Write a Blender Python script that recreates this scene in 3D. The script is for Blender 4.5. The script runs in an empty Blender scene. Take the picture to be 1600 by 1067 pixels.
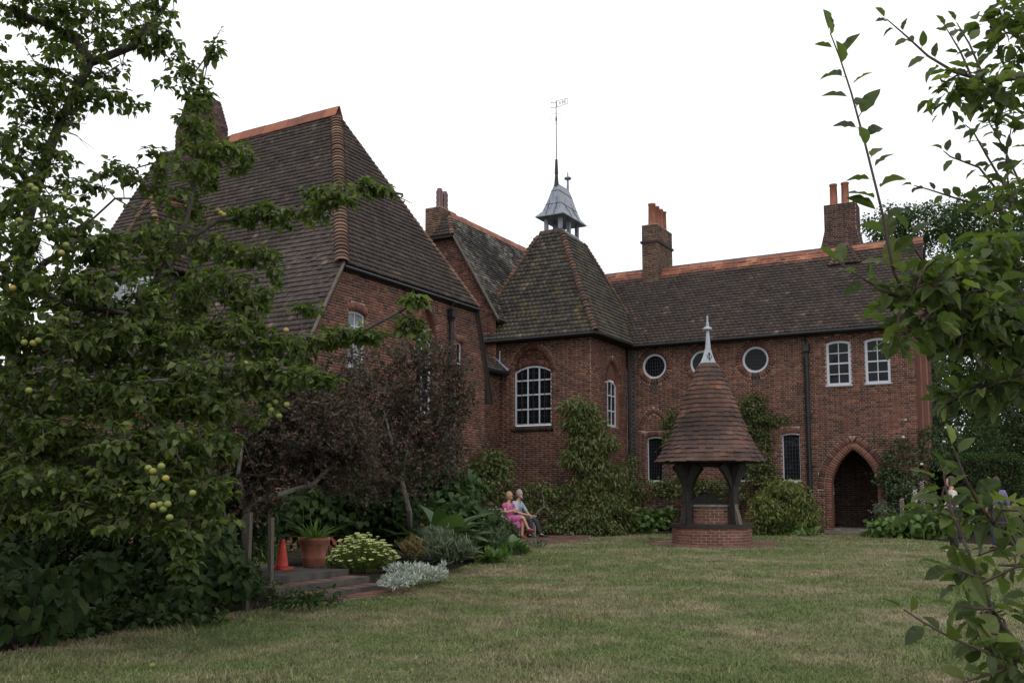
import bpy, bmesh, math, random
import numpy as np
from mathutils import Vector, Matrix
from mathutils.geometry import tessellate_polygon

SC = bpy.context.scene
COL = SC.collection
rng = np.random.default_rng(7)
random.seed(7)
R = math.radians
PI = math.pi

# ---------------------------------------------------------------- camera, sky, sun, exposure
cd = bpy.data.cameras.new('camera')
cam = bpy.data.objects.new('camera', cd); COL.objects.link(cam)
cam.location = (0, 0, 1.5)
cam.rotation_euler = (R(95.5), 0, R(29))
cd.sensor_width = 36; cd.lens = 1450 / 1600 * 36
cd.shift_y = 88.9 / 1600
cd.clip_start = .05; cd.clip_end = 1000
SC.camera = cam
CAM = np.array([0, 0, 1.5]); FH = np.array([-math.sin(R(29)), math.cos(R(29)), 0.]); RT = np.array([math.cos(R(29)), math.sin(R(29)), 0.])

SUN_EL, SUN_AZ = 52, 150          # degrees; azimuth clockwise from +Y
wd = bpy.data.worlds.new('World'); SC.world = wd; wd.use_nodes = True
nt = wd.node_tree; nt.nodes.clear()
out = nt.nodes.new('ShaderNodeOutputWorld'); bg = nt.nodes.new('ShaderNodeBackground')
sky = nt.nodes.new('ShaderNodeTexSky'); sky.sky_type = 'NISHITA'; sky.sun_disc = False
sky.sun_elevation = R(SUN_EL); sky.sun_rotation = R(SUN_AZ)
hs = nt.nodes.new('ShaderNodeHueSaturation'); hs.inputs['Saturation'].default_value = .3
nz = nt.nodes.new('ShaderNodeTexNoise'); nz.inputs['Scale'].default_value = 2.2; nz.inputs['Detail'].default_value = 4
tc = nt.nodes.new('ShaderNodeTexCoord')
cr = nt.nodes.new('ShaderNodeMapRange'); cr.inputs[1].default_value = .3; cr.inputs[2].default_value = .7; cr.inputs[3].default_value = .8; cr.inputs[4].default_value = .97
mx = nt.nodes.new('ShaderNodeMixRGB'); mx.inputs[2].default_value = (11.6, 11.8, 12.2, 1)    # thick cloud cover
bg.inputs['Strength'].default_value = .1
L = nt.links.new
L(tc.outputs['Generated'], nz.inputs['Vector']); L(nz.outputs['Fac'], cr.inputs[0]); L(cr.outputs[0], mx.inputs[0])
L(sky.outputs[0], hs.inputs['Color']); L(hs.outputs[0], mx.inputs[1]); L(mx.outputs[0], bg.inputs[0]); L(bg.outputs[0], out.inputs[0])

sd = bpy.data.lights.new('sun', 'SUN'); sd.energy = .6; sd.angle = R(25); sd.color = (1, .96, .9)
sun = bpy.data.objects.new('sun', sd); COL.objects.link(sun)
sun.rotation_euler = (R(90 - SUN_EL), 0, R(180 - SUN_AZ))
SC.view_settings.view_transform = 'Standard'; SC.view_settings.look = 'None'
SC.view_settings.exposure = .2; SC.view_settings.gamma = 1; SC.view_settings.use_curve_mapping = False
SC.render.engine = 'CYCLES'
SC.cycles.max_bounces = 6; SC.cycles.diffuse_bounces = 3; SC.cycles.transparent_max_bounces = 4
SC.cycles.use_denoising = True

# ---------------------------------------------------------------- helpers
def tag(o, label=None, cat=None, group=None, kind=None):
    if label: o['label'] = label
    if cat: o['category'] = cat
    if group: o['group'] = group
    if kind: o['kind'] = kind
    return o

def empty(name, loc, label, cat, group=None):
    o = bpy.data.objects.new(name, None); COL.objects.link(o); o.location = loc
    o.empty_display_size = .2
    return tag(o, label, cat, group)

def wloc(o):
    v = Vector((0, 0, 0))
    while o is not None:
        v = v + o.location; o = o.parent
    return v

def link(name, me, mat=None, parent=None, kind=None, smooth=False, world=True):
    """one object; with world=True its mesh is in world coordinates and the object is shifted back by its parents"""
    o = bpy.data.objects.new(name, me); COL.objects.link(o)
    if mat is not None and len(me.materials) == 0:
        for m in (mat if isinstance(mat, (list, tuple)) else [mat]): me.materials.append(m)
    if smooth: me.shade_smooth()
    if parent is not None:
        o.parent = parent
        if world: o.location = -wloc(parent)
    if kind: o['kind'] = kind
    return o

class MB:
    """collects geometry for ONE mesh"""
    def __init__(s): s.v = []; s.f = []; s.m = []; s.n = 0
    def add(s, v, f, m=0):
        v = [tuple(map(float, p)) for p in v]
        s.f += [tuple(int(i) + s.n for i in q) for q in f]; s.m += [m] * len(f)
        s.v += v; s.n += len(v); return s
    def box(s, a, b, m=0):
        x0, y0, z0 = a; x1, y1, z1 = b
        return s.add([(x0,y0,z0),(x1,y0,z0),(x1,y1,z0),(x0,y1,z0),(x0,y0,z1),(x1,y0,z1),(x1,y1,z1),(x0,y1,z1)],
                     [(0,3,2,1),(4,5,6,7),(0,1,5,4),(1,2,6,5),(2,3,7,6),(3,0,4,7)], m)
    def tube(s, pts, rad, n=8, m=0, cap=True):
        pts = [np.array(p, float) for p in pts]; k = len(pts)
        rad = [rad] * k if np.isscalar(rad) else rad
        V = []; ref = None
        for i in range(k):
            d = pts[min(i + 1, k - 1)] - pts[max(i - 1, 0)]; d = d / (np.linalg.norm(d) + 1e-9)
            if ref is None:
                ref = np.cross(d, [0, 0, 1.]) if abs(d[2]) < .9 else np.cross(d, [1., 0, 0])
            a = ref - d * (ref @ d); a /= np.linalg.norm(a) + 1e-9; b = np.cross(d, a); ref = a
            for j in range(n):
                t = 2 * PI * j / n; V.append(pts[i] + rad[i] * (math.cos(t) * a + math.sin(t) * b))
        Fs = [(i*n+j, i*n+(j+1) % n, (i+1)*n+(j+1) % n, (i+1)*n+j) for i in range(k-1) for j in range(n)]
        if cap: Fs += [tuple(range(n))[::-1], tuple((k-1)*n + j for j in range(n))]
        return s.add(V, Fs, m)
    def lathe(s, c, prof, n=24, m=0, cap=True, a0=0.):
        V = []; k = len(prof)
        for r, z in prof:
            for j in range(n):
                t = 2*PI*j/n + a0; V.append((c[0]+r*math.cos(t), c[1]+r*math.sin(t), c[2]+z))
        Fs = [(i*n+j, i*n+(j+1) % n, (i+1)*n+(j+1) % n, (i+1)*n+j) for i in range(k-1) for j in range(n)]
        if cap: Fs += [tuple(range(n))[::-1], tuple((k-1)*n+j for j in range(n))]
        return s.add(V, Fs, m)
    def blob(s, c, r, n=10, k=6, m=0):
        r = (r, r, r) if np.isscalar(r) else r
        V = [(c[0], c[1], c[2]-r[2])]
        for i in range(1, k):
            p = -PI/2 + PI*i/k
            for j in range(n):
                t = 2*PI*j/n; V.append((c[0]+r[0]*math.cos(p)*math.cos(t), c[1]+r[1]*math.cos(p)*math.sin(t), c[2]+r[2]*math.sin(p)))
        V.append((c[0], c[1], c[2]+r[2])); e = len(V)-1
        Fs = [(0, 1+(j+1) % n, 1+j) for j in range(n)]
        Fs += [(1+i*n+j, 1+i*n+(j+1) % n, 1+(i+1)*n+(j+1) % n, 1+(i+1)*n+j) for i in range(k-2) for j in range(n)]
        Fs += [(e, 1+(k-2)*n+j, 1+(k-2)*n+(j+1) % n) for j in range(n)]
        return s.add(V, Fs, m)
    def mesh(s, name):
        me = bpy.data.meshes.new(name); me.from_pydata(s.v, [], s.f)
        if any(s.m): me.polygons.foreach_set('material_index', s.m)
        me.update(); return me
    def build(s, name, mat, parent=None, kind=None, smooth=False, world=True):
        return link(name, s.mesh(name), mat, parent, kind, smooth, world)

def np_mesh(name, V, Fq):
    """V (n,3), Fq list of (k,3|4) int arrays"""
    me = bpy.data.meshes.new(name)
    nl = sum(f.size for f in Fq); nf = sum(len(f) for f in Fq)
    me.vertices.add(len(V)); me.vertices.foreach_set('co', np.ascontiguousarray(V, np.float32).ravel())
    me.loops.add(nl); me.polygons.add(nf)
    me.loops.foreach_set('vertex_index', np.concatenate([f.ravel() for f in Fq]).astype(np.int32))
    tot = np.concatenate([np.full(len(f), f.shape[1]) for f in Fq]); st = np.concatenate([[0], np.cumsum(tot)[:-1]])
    me.polygons.foreach_set('loop_start', st.astype(np.int32))
    me.update(calc_edges=True); me.validate(); return me

def unit(v): v = np.asarray(v, float); return v / (np.linalg.norm(v, axis=-1, keepdims=True) + 1e-9)

class Frame:
    """a plane in space: O origin, U along it, V up it, N out of it"""
    def __init__(s, O, U, V):
        s.O = np.array(O, float); s.U = unit(U); s.V = unit(V); s.N = np.cross(s.U, s.V)
    def p(s, a, b, n=0.):
        a = np.asarray(a, float)[..., None]; b = np.asarray(b, float)[..., None]; n = np.asarray(n, float)[..., None]
        return s.O + a * s.U + b * s.V + n * s.N

def prisms(fr, q, nf, nb, bottom=False):
    """q (k,4,2) quads in a frame, nf (k,4) front heights, nb (k,4) back heights -> (V, [F]); no back face unless bottom"""
    k = len(q)
    top = fr.p(q[..., 0], q[..., 1], nf); bot = fr.p(q[..., 0], q[..., 1], nb)
    V = np.concatenate([top, bot], 1).reshape(-1, 3)
    b = np.arange(k)[:, None] * 8
    f = [[0, 1, 2, 3], [0, 4, 5, 1], [1, 5, 6, 2], [2, 6, 7, 3], [3, 7, 4, 0]]
    if bottom: f.append([7, 6, 5, 4])
    return V, [b + np.array(x)[None] for x in f]

def crossings(poly, z):
    xs = []
    for i in range(len(poly)):
        (a, za), (b, zb) = poly[i], poly[(i+1) % len(poly)]
        if (za <= z) != (zb <= z): xs.append(a + (z-za)/(zb-za)*(b-a))
    xs.sort(); return [(xs[i], xs[i+1]) for i in range(0, len(xs)-1, 2)]

def isect(A, B): return [(max(a, c), min(b, d)) for a, b in A for c, d in B if min(b, d) - max(a, c) > .01]
def minus(A, B):
    for c, d in B:
        N_ = []
        for a, b in A:
            if d <= a or c >= b: N_.append((a, b)); continue
            if c - a > .01: N_.append((a, c))
            if b - d > .01: N_.append((d, b))
        A = N_
    return A

def arc(cx, cz, r, a0, a1, n): return [(cx + r*math.cos(R(a0+(a1-a0)*i/n)), cz + r*math.sin(R(a0+(a1-a0)*i/n))) for i in range(n+1)]
def seg_top(s0, s1, z, rise, n=6):
    """points from right to left along a segmental arch"""
    h = (s1-s0)/2; r = (h*h+rise*rise)/(2*rise); c = z+rise-r; a = math.degrees(math.asin(h/r))
    return arc((s0+s1)/2, c, r, 90-a, 90+a, n)
def gothic(cx, h, zs, za, n=8):
    """right to left over a pointed arch: half width h, springing zs, apex za"""
    H = za-zs; r = (h*h+H*H)/(2*h)          # arcs centred on the springing line
    a = math.degrees(math.atan2(H, r-h))
    rt = arc(cx+h-r, zs, r, 0, a, n); lf = arc(cx-h+r, zs, r, 180-a, 180, n)
    return rt + lf[1:]

def offset_poly(poly, d):
    """push a CCW polygon outwards by d"""
    P = np.array(poly); n = len(P); o = []
    for i in range(n):
        a, b, c = P[i-1], P[i], P[(i+1) % n]
        e1 = unit(b-a); e2 = unit(c-b); n1 = np.array([e1[1], -e1[0]]); n2 = np.array([e2[1], -e2[0]])
        m = n1+n2; m = m/max(.35, (m@m)/2)
        o.append(tuple(b + m*d))
    return o

# ---------------------------------------------------------------- materials
def node_mat(name): 
    m = bpy.data.materials.new(name); m.use_nodes = True
    return m, m.node_tree, m.node_tree.nodes['Principled BSDF']

def rand_node(t):
    """a value per separate piece of a mesh and per object"""
    g = t.nodes.new('ShaderNodeNewGeometry'); o = t.nodes.new('ShaderNodeObjectInfo')
    a = t.nodes.new('ShaderNodeMath'); a.operation = 'ADD'; f = t.nodes.new('ShaderNodeMath'); f.operation = 'FRACT'
    t.links.new(g.outputs['Random Per Island'], a.inputs[0]); t.links.new(o.outputs['Random'], a.inputs[1]); t.links.new(a.outputs[0], f.inputs[0])
    return f.outputs[0]

def ramp(t, fac, stops, interp='LINEAR'):
    r = t.nodes.new('ShaderNodeValToRGB'); r.color_ramp.interpolation = interp
    e = r.color_ramp.elements
    while len(e) < len(stops): e.new(.5)
    for i, (p, c) in enumerate(stops): e[i].position = p; e[i].color = (*c, 1)
    t.links.new(fac, r.inputs[0]); return r.outputs[0]

def noise(t, scale, detail=4, vec=None, stretch=None, rough=.55):
    n = t.nodes.new('ShaderNodeTexNoise'); n.inputs['Scale'].default_value = scale; n.inputs['Detail'].default_value = detail; n.inputs['Roughness'].default_value = rough
    if vec is None:
        g = t.nodes.new('ShaderNodeNewGeometry'); vec = g.outputs['Position']
    if stretch:
        m = t.nodes.new('ShaderNodeMapping'); m.inputs['Scale'].default_value = stretch; t.links.new(vec, m.inputs[0]); vec = m.outputs[0]
    t.links.new(vec, n.inputs['Vector']); return n.outputs['Fac']

def mixc(t, fac, a, b, mode='MIX'):
    m = t.nodes.new('ShaderNodeMixRGB'); m.blend_type = mode
    for i, x in ((0, fac), (1, a), (2, b)):
        if isinstance(x, (int, float)): m.inputs[i].default_value = x
        elif isinstance(x, tuple): m.inputs[i].default_value = (*x, 1)
        else: t.links.new(x, m.inputs[i])
    return m.outputs[0]

def mrange(t, x, a, b, c=0., d=1.):
    m = t.nodes.new('ShaderNodeMapRange'); t.links.new(x, m.inputs[0])
    for i, v in enumerate((a, b, c, d)): m.inputs[i+1].default_value = v
    return m.outputs[0]

def bump(t, b, h, dist=.01, strength=.5):
    n = t.nodes.new('ShaderNodeBump'); n.inputs['Distance'].default_value = dist; n.inputs['Strength'].default_value = strength
    t.links.new(h, n.inputs['Height']); t.links.new(n.outputs[0], b.inputs['Normal'])

def pieces_mat(name, stops, rough=.85, stain=(.35, .6), stain_scale=1.3, grain=60, dark=.62, extra=None, interp='LINEAR', spec=.3):
    """bricks and tiles: a colour per piece, soft blotches of weathering over many, fine grain"""
    m, t, b = node_mat(name)
    c = ramp(t, rand_node(t), stops, interp)
    w = mrange(t, noise(t, stain_scale, 5), stain[0], stain[1])
    c = mixc(t, w, c, mixc(t, 1., c, (dark, dark*1.02, dark*1.05), 'MULTIPLY'))
    g = noise(t, grain, 3)
    c = mixc(t, .55, c, ramp(t, g, [(.3, (.62, .6, .6)), (.7, (1.25, 1.22, 1.2))]), 'MULTIPLY')
    if extra: c = extra(t, c)
    t.links.new(c, b.inputs['Base Color']); b.inputs['Roughness'].default_value = rough
    b.inputs['Specular IOR Level'].default_value = spec
    bump(t, b, g, .006, .6)
    return m

def plain(name, c, rough=.7, metal=0., var=.25, scale=8, spec=.4, stretch=None, bmp=0):
    m, t, b = node_mat(name)
    n = noise(t, scale, 5, stretch=stretch)
    lo = tuple(x*(1-var) for x in c); hi = tuple(min(1, x*(1+var)) for x in c)
    t.links.new(ramp(t, n, [(.3, lo), (.7, hi)]), b.inputs['Base Color'])
    b.inputs['Roughness'].default_value = rough; b.inputs['Metallic'].default_value = metal; b.inputs['Specular IOR Level'].default_value = spec
    if bmp: bump(t, b, n, bmp, .6)
    return m

def leaf_mat(name, stops, trans=.3, rough=.5, spec=.35, under=1.25):
    m, t, b = node_mat(name)
    c = ramp(t, rand_node(t), stops)
    g = t.nodes.new('ShaderNodeNewGeometry')
    c = mixc(t, g.outputs['Backfacing'], c, mixc(t, 1., c, (under, under*1.02, under*1.1), 'MULTIPLY'))
    t.links.new(c, b.inputs['Base Color']); b.inputs['Roughness'].default_value = rough; b.inputs['Specular IOR Level'].default_value = spec
    tr = t.nodes.new('ShaderNodeBsdfTranslucent'); t.links.new(mixc(t, 1., c, (1.5, 1.7, .7), 'MULTIPLY'), tr.inputs[0])
    ms = t.nodes.new('ShaderNodeMixShader'); ms.inputs[0].default_value = trans
    o = t.nodes['Material Output']
    t.links.new(b.outputs[0], ms.inputs[1]); t.links.new(tr.outputs[0], ms.inputs[2]); t.links.new(ms.outputs[0], o.inputs[0])
    return m

M = {}
def walls(t, c):
    w = noise(t, .4, 5, rough=.6)
    c = mixc(t, 1., c, ramp(t, w, [(.3, (.74, .74, .77)), (.5, (1, 1, 1)), (.7, (1.16, 1.1, 1.05))]), 'MULTIPLY')
    s = noise(t, 1.1, 4, stretch=(2.2, 2.2, .22))
    c = mixc(t, mrange(t, s, .56, .74, 0, .5), c, mixc(t, 1., c, (.5, .5, .52), 'MULTIPLY'))
    e = noise(t, 2.6, 5)
    return mixc(t, mrange(t, e, .66, .8, 0, .3), c, (.3, .24, .21))
M['brick'] = pieces_mat('brick', [(0, (.06, .036, .034)), (.2, (.108, .047, .038)), (.55, (.158, .064, .045)), (.85, (.19, .08, .056)), (1, (.25, .122, .083))], stain=(.4, .7), dark=.66, extra=walls)
M['brick_soot_shade'] = pieces_mat('brick_soot_shade', [(0, (.05, .032, .032)), (.5, (.095, .05, .045)), (1, (.15, .08, .065))])  # sooty chimney brick; on the porch back wall its darkness is painted-in shade
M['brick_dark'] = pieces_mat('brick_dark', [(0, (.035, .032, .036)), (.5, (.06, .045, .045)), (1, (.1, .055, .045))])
M['brick_red'] = pieces_mat('brick_red', [(0, (.125, .058, .045)), (.5, (.168, .074, .054)), (1, (.22, .1, .07))], stain=(.5, .8))
M['brick_stock'] = pieces_mat('brick_stock', [(0, (.1, .062, .05)), (.5, (.17, .1, .07)), (1, (.24, .15, .1))])
M['mortar'] = plain('mortar', (.36, .285, .225), .95, var=.3, scale=3)
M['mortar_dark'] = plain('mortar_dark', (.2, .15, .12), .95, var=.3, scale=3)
TS = [(0, (.05, .039, .036)), (.4, (.064, .049, .044)), (.8, (.075, .057, .049)), (.97, (.09, .067, .055)), (.99, (.115, .085, .068)), (1, (.18, .135, .105))]
M['tile'] = pieces_mat('tile', TS, stain=(.45, .75), stain_scale=.9, dark=.7, grain=14)
TS2 = [(0, (.05, .044, .042)), (.4, (.075, .066, .058)), (.75, (.098, .086, .072)), (.98, (.115, .098, .08)), (1, (.2, .16, .12))]
M['tile_grey'] = pieces_mat('tile_grey', TS2, stain=(.45, .75), stain_scale=.8, dark=.7, grain=40)
def bands(t, c):
    n = noise(t, 1.6, 3, stretch=(.25, .25, 1.6))
    return mixc(t, 1., c, ramp(t, n, [(.36, (.66, .68, .72)), (.52, (1, .96, .94)), (.66, (1.35, 1.12, 1.02))]), 'MULTIPLY')
def lichen(t, c):
    n = noise(t, 1., 5, stretch=(2.4, 2.4, .42), rough=.65)
    c = mixc(t, mrange(t, n, .53, .68, 0, .75), c, (.17, .125, .035))
    n2 = noise(t, 7., 4)
    return mixc(t, mrange(t, n2, .62, .8, 0, .3), c, (.11, .105, .06))
M['tile_lichen'] = pieces_mat('tile_lichen', TS2, stain=(.45, .75), stain_scale=.9, dark=.7, grain=40, extra=lichen)
M['tile_patchy'] = pieces_mat('tile_patchy', [(0, (.07, .062, .058)), (.4, (.14, .125, .11)), (.8, (.2, .18, .155)), (1, (.4, .38, .34))], stain=(.44, .56), stain_scale=.7, dark=.38)
M['tile_well'] = pieces_mat('tile_well', [(0, (.088, .058, .05)), (.6, (.108, .066, .054)), (.9, (.128, .074, .057)), (1, (.17, .09, .062))], stain=(.42, .58), stain_scale=1.4, dark=.62, extra=bands)
M['deck'] = plain('deck', (.03, .024, .022), .9)
M['terracotta'] = pieces_mat('terracotta', [(0, (.22, .085, .055)), (.5, (.31, .115, .068)), (1, (.4, .16, .09))], stain=(.45, .7), dark=.6, rough=.75)
M['hip_clay'] = pieces_mat('hip_clay', [(0, (.11, .072, .054)), (.5, (.17, .1, .07)), (1, (.24, .145, .1))], stain=(.4, .65), dark=.55)
M['hip_brown'] = pieces_mat('hip_brown', [(0, (.075, .05, .042)), (.5, (.12, .07, .052)), (1, (.17, .1, .07))], stain=(.4, .65), dark=.6)
M['pot_clay'] = plain('pot_clay', (.28, .11, .07), .8, var=.42, scale=7, stretch=(1, 1, .4))
M['pot_dark'] = plain('pot_dark', (.09, .04, .04), .35, var=.3, scale=9)
M['white'] = plain('white', (.5, .52, .58), .55, var=.06, scale=5)
M['iron'] = plain('iron', (.012, .012, .014), .45, var=.3)
M['soffit'] = plain('soffit', (.02, .016, .014), .9)
M['lead'] = plain('lead', (.21, .23, .27), .5, metal=.25, var=.35, scale=4, stretch=(3, 3, .7))
M['lead_pale'] = plain('lead_pale', (.36, .38, .42), .5, metal=.15, var=.15, scale=5)
M['verge'] = plain('verge', (.12, .1, .085), .9, scale=6)
M['oak'] = plain('oak', (.024, .02, .017), .85, var=.5, scale=9, stretch=(4, 4, .6), bmp=.01)
M['oak_pale'] = plain('oak_pale', (.11, .09, .07), .85, var=.3, scale=9, stretch=(4, 4, .6))
M['bench'] = plain('bench', (.36, .33, .29), .85, var=.3, scale=9)
M['stone'] = plain('stone', (.17, .16, .14), .9, var=.4, scale=6, bmp=.01)
M['slab'] = plain('slab', (.07, .062, .055), .9, var=.45, scale=5, bmp=.01)
M['paver'] = pieces_mat('paver', [(0, (.1, .06, .05)), (.5, (.17, .09, .07)), (1, (.24, .14, .1))], stain=(.4, .65), dark=.6)
M['soil'] = plain('soil', (.02, .015, .012), 1, var=.5, scale=14, spec=.1, bmp=.05)
m, t, b = node_mat('lamp_glow'); b.inputs['Emission Color'].default_value = (1, .62, .22, 1); b.inputs['Emission Strength'].default_value = .45; b.inputs['Base Color'].default_value = (.3, .2, .08, 1); M['lamp_glow'] = m
M['stake'] = plain('stake', (.1, .085, .068), .9, var=.35, scale=10, stretch=(5, 5, .6))
M['bark'] = plain('bark', (.06, .052, .043), .95, var=.5, scale=16, stretch=(1, 1, .45), bmp=.03)
M['bark_pale'] = plain('bark_pale', (.15, .135, .12), .95, var=.4, scale=16, bmp=.02)
M['twig'] = plain('twig', (.07, .045, .04), .8, var=.3)
M['cone'] = plain('cone', (.5, .055, .035), .6, var=.3, scale=11)
m, t, b = node_mat('glass'); b.inputs['Base Color'].default_value = (.008, .009, .011, 1); b.inputs['Roughness'].default_value = .08; b.inputs['IOR'].default_value = 1.3; b.inputs['Specular IOR Level'].default_value = .4
gn = noise(t, 3., 2); bump(t, b, gn, .03, .6); M['glass'] = m
m, t, b = node_mat('glass_pale'); b.inputs['Base Color'].default_value = (.2, .21, .22, 1); b.inputs['Roughness'].default_value = .15; M['glass_pale'] = m
m, t, b = node_mat('glass_grey'); b.inputs['Base Color'].default_value = (.012, .015, .017, 1); b.inputs['IOR'].default_value = 1.2; b.inputs['Roughness'].default_value = .1; M['glass_grey'] = m
M['apple_leaf'] = leaf_mat('apple_leaf', [(0, (.034, .05, .015)), (.45, (.058, .082, .023)), (.8, (.094, .122, .036)), (1, (.15, .17, .06))], trans=.38, spec=.25)
M['apple_leaf_near'] = leaf_mat('apple_leaf_near', [(0, (.032, .047, .015)), (.5, (.052, .072, .022)), (.85, (.078, .102, .03)), (1, (.12, .135, .045))], under=1.9, rough=.5, spec=.25)
M['dark_leaf'] = leaf_mat('dark_leaf', [(0, (.018, .034, .012)), (.6, (.032, .055, .017)), (1, (.055, .08, .025))], trans=.2, spec=.12, rough=.6)
M['tree_leaf'] = leaf_mat('tree_leaf', [(0, (.02, .04, .015)), (.6, (.038, .066, .022)), (1, (.06, .09, .032))], trans=.22, spec=.15)
M['purple_leaf'] = leaf_mat('purple_leaf', [(0, (.028, .024, .02)), (.35, (.054, .041, .034)), (.68, (.064, .062, .036)), (.88, (.085, .052, .045)), (1, (.15, .045, .055))], trans=.15, spec=.15)
M['climber_leaf'] = leaf_mat('climber_leaf', [(0, (.04, .058, .016)), (.5, (.075, .098, .026)), (.85, (.12, .135, .038)), (1, (.2, .14, .055))], trans=.22)
M['ivy_leaf'] = leaf_mat('ivy_leaf', [(0, (.036, .058, .016)), (.6, (.075, .1, .028)), (.9, (.12, .13, .042)), (1, (.2, .13, .06))], trans=.2)
M['bamboo_leaf'] = leaf_mat('bamboo_leaf', [(0, (.05, .075, .018)), (.5, (.1, .13, .03)), (1, (.18, .18, .05))], trans=.25)
M['bright_leaf'] = leaf_mat('bright_leaf', [(0, (.045, .085, .02)), (.6, (.08, .14, .03)), (1, (.13, .2, .05))], trans=.25)
M['rose_leaf'] = leaf_mat('rose_leaf', [(0, (.025, .045, .018)), (.6, (.045, .07, .026)), (1, (.08, .1, .045))], trans=.2)
M['hosta_leaf'] = leaf_mat('hosta_leaf', [(0, (.045, .08, .032)), (1, (.1, .155, .06))], trans=.2, rough=.4)
M['grey_leaf'] = leaf_mat('grey_leaf', [(0, (.05, .07, .04)), (.6, (.085, .11, .065)), (1, (.13, .15, .09))], trans=.15)
M['silver_leaf'] = leaf_mat('silver_leaf', [(0, (.17, .2, .17)), (.6, (.32, .35, .31)), (1, (.5, .52, .47))], trans=.1, rough=.9)
M['sedum_leaf'] = leaf_mat('sedum_leaf', [(0, (.15, .2, .055)), (1, (.28, .34, .11))], trans=.15)
M['sedum_flower'] = plain('sedum_flower', (.52, .56, .23), .9, var=.2, scale=40)
M['rust_leaf'] = leaf_mat('rust_leaf', [(0, (.08, .05, .02)), (.6, (.14, .085, .03)), (1, (.1, .12, .035))], trans=.15)
M['petal_white'] = plain('petal_white', (.5, .48, .44), .8, var=.1)
M['petal_pink'] = plain('petal_pink', (.3, .23, .23), .8, var=.2)
M['petal_blue'] = plain('petal_blue', (.16, .15, .5), .8, var=.2)
M['apple'] = pieces_mat('apple', [(0, (.17, .21, .05)), (.7, (.24, .25, .06)), (1, (.38, .27, .07))], stain=(.6, .9), rough=.4, grain=20)
# lawn: tired summer turf, green and straw patches
def turf(name, blades):
    m, t, b = node_mat(name)
    p = noise(t, .5, 6, stretch=(1, 1.15, 1), rough=.64); p2 = noise(t, 2.6, 5)
    worn = noise(t, .17, 5, stretch=(1, 1.3, 1), rough=.7)
    f = mrange(t, p, .43, .63)
    green = ramp(t, p2, [(.3, (.085, .11, .043)), (.7, (.142, .17, .07))])
    dry = ramp(t, p2, [(.3, (.15, .128, .08)), (.7, (.29, .245, .165))])
    c = mixc(t, f, green, dry)
    c = mixc(t, mrange(t, worn, .52, .68, 0, .55), c, mixc(t, 1., c, (.78, .68, .66), 'MULTIPLY'))
    if blades:
        rn = rand_node(t)
        c = mixc(t, 1., c, ramp(t, rn, [(0, (.92, .98, .85)), (.7, (1.25, 1.27, 1.2)), (.93, (1.5, 1.42, 1.32)), (1, (2., 1.85, 1.7))]), 'MULTIPLY')
    else:
        c = mixc(t, .8, c, ramp(t, noise(t, 45, 4), [(.3, (.4, .4, .4)), (.7, (1.2, 1.2, 1.2))]), 'MULTIPLY')
        bump(t, b, noise(t, 50, 4), .03, .8)
    t.links.new(c, b.inputs['Base Color']); b.inputs['Roughness'].default_value = .9; b.inputs['Specular IOR Level'].default_value = .15
    return m
M['turf'] = turf('turf', False); M['blade'] = turf('blade', True)
# ---------------------------------------------------------------- masonry
def rects(L_): return np.array([[(a, c), (b, c), (b, d), (a, d)] for a, b, c, d in L_], float).reshape(-1, 4, 2)

def lay(outer, excl=(), course=.075, sl=.215, hl=.1025, jt=.013, z0=None, z1=None):
    """Flemish bond clipped to a polygon: list of (s0, s1, z0, z1, whole)"""
    zs = [p[1] for p in outer]; z0 = min(zs) if z0 is None else z0; z1 = max(zs) if z1 is None else z1
    res = []; per = sl + hl + 2*jt
    for i in range(int((z1 - z0) / course + .5)):
        a = z0 + i*course + jt/2; b = z0 + (i+1)*course - jt/2
        iv = isect(crossings(outer, a+.004), crossings(outer, b-.004))
        for e in excl:
            for z in (a, (a+b)/2, b): iv = minus(iv, crossings(e, z))
        off = (i % 2) * per/2
        for lo, hi in iv:
            k = math.floor((lo - off)/per) - 1
            while True:
                s = k*per + off
                if s > hi: break
                for c, d in ((s, s+sl), (s+sl+jt, s+sl+jt+hl)):
                    c2, d2 = max(c, lo), min(d, hi)
                    if d2 - c2 > .03: res.append((c2, d2, a, b, d2-c2 > d-c-1e-6))
                k += 1
    return res

def brick_stuff(name, fr, quads, mat, parent, front=(.0, .006), back=-.0055, kind='stuff'):
    q = np.asarray(quads, float)
    if len(q) == 0: return None
    k = len(q); nf = rng.uniform(front[0], front[1], (k, 1)) + rng.uniform(-.0015, .0015, (k, 4))
    V, F_ = prisms(fr, q, nf, np.full((k, 4), back))
    return link(name, np_mesh(name, V, F_), mat, parent, kind)

def voussoirs(line, th, w=.078, gap=.009, start=0.):
    """wedges standing round an opening; line runs counter-clockwise, wedges stand on its right"""
    P = np.array(line, float); seg = np.linalg.norm(np.diff(P, axis=0), axis=1); cum = np.concatenate([[0], np.cumsum(seg)])
    n = max(1, int(round(cum[-1]/w))); out_ = []
    def at(x):
        x = min(max(x, 0), cum[-1]); i = min(int(np.searchsorted(cum, x, 'right'))-1, len(seg)-1)
        f = (x-cum[i])/seg[i]; p = P[i]+(P[i+1]-P[i])*f
        d1 = unit(P[i+1]-P[i]); j = i+1 if f > .5 else i-1
        if 0 <= j < len(seg):
            d2 = unit(P[j+1]-P[j]); wgt = abs(f-.5)
            if d1 @ d2 > .7: d1 = unit(d1*(1-wgt)+d2*wgt)
        return p, np.array([d1[1], -d1[0]])
    for i in range(n):
        a, na = at(cum[-1]*i/n + gap/2); b, nb = at(cum[-1]*(i+1)/n - gap/2)
        out_.append([a+na*start, a+na*th, b+nb*th, b+nb*start])
    return out_

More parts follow.
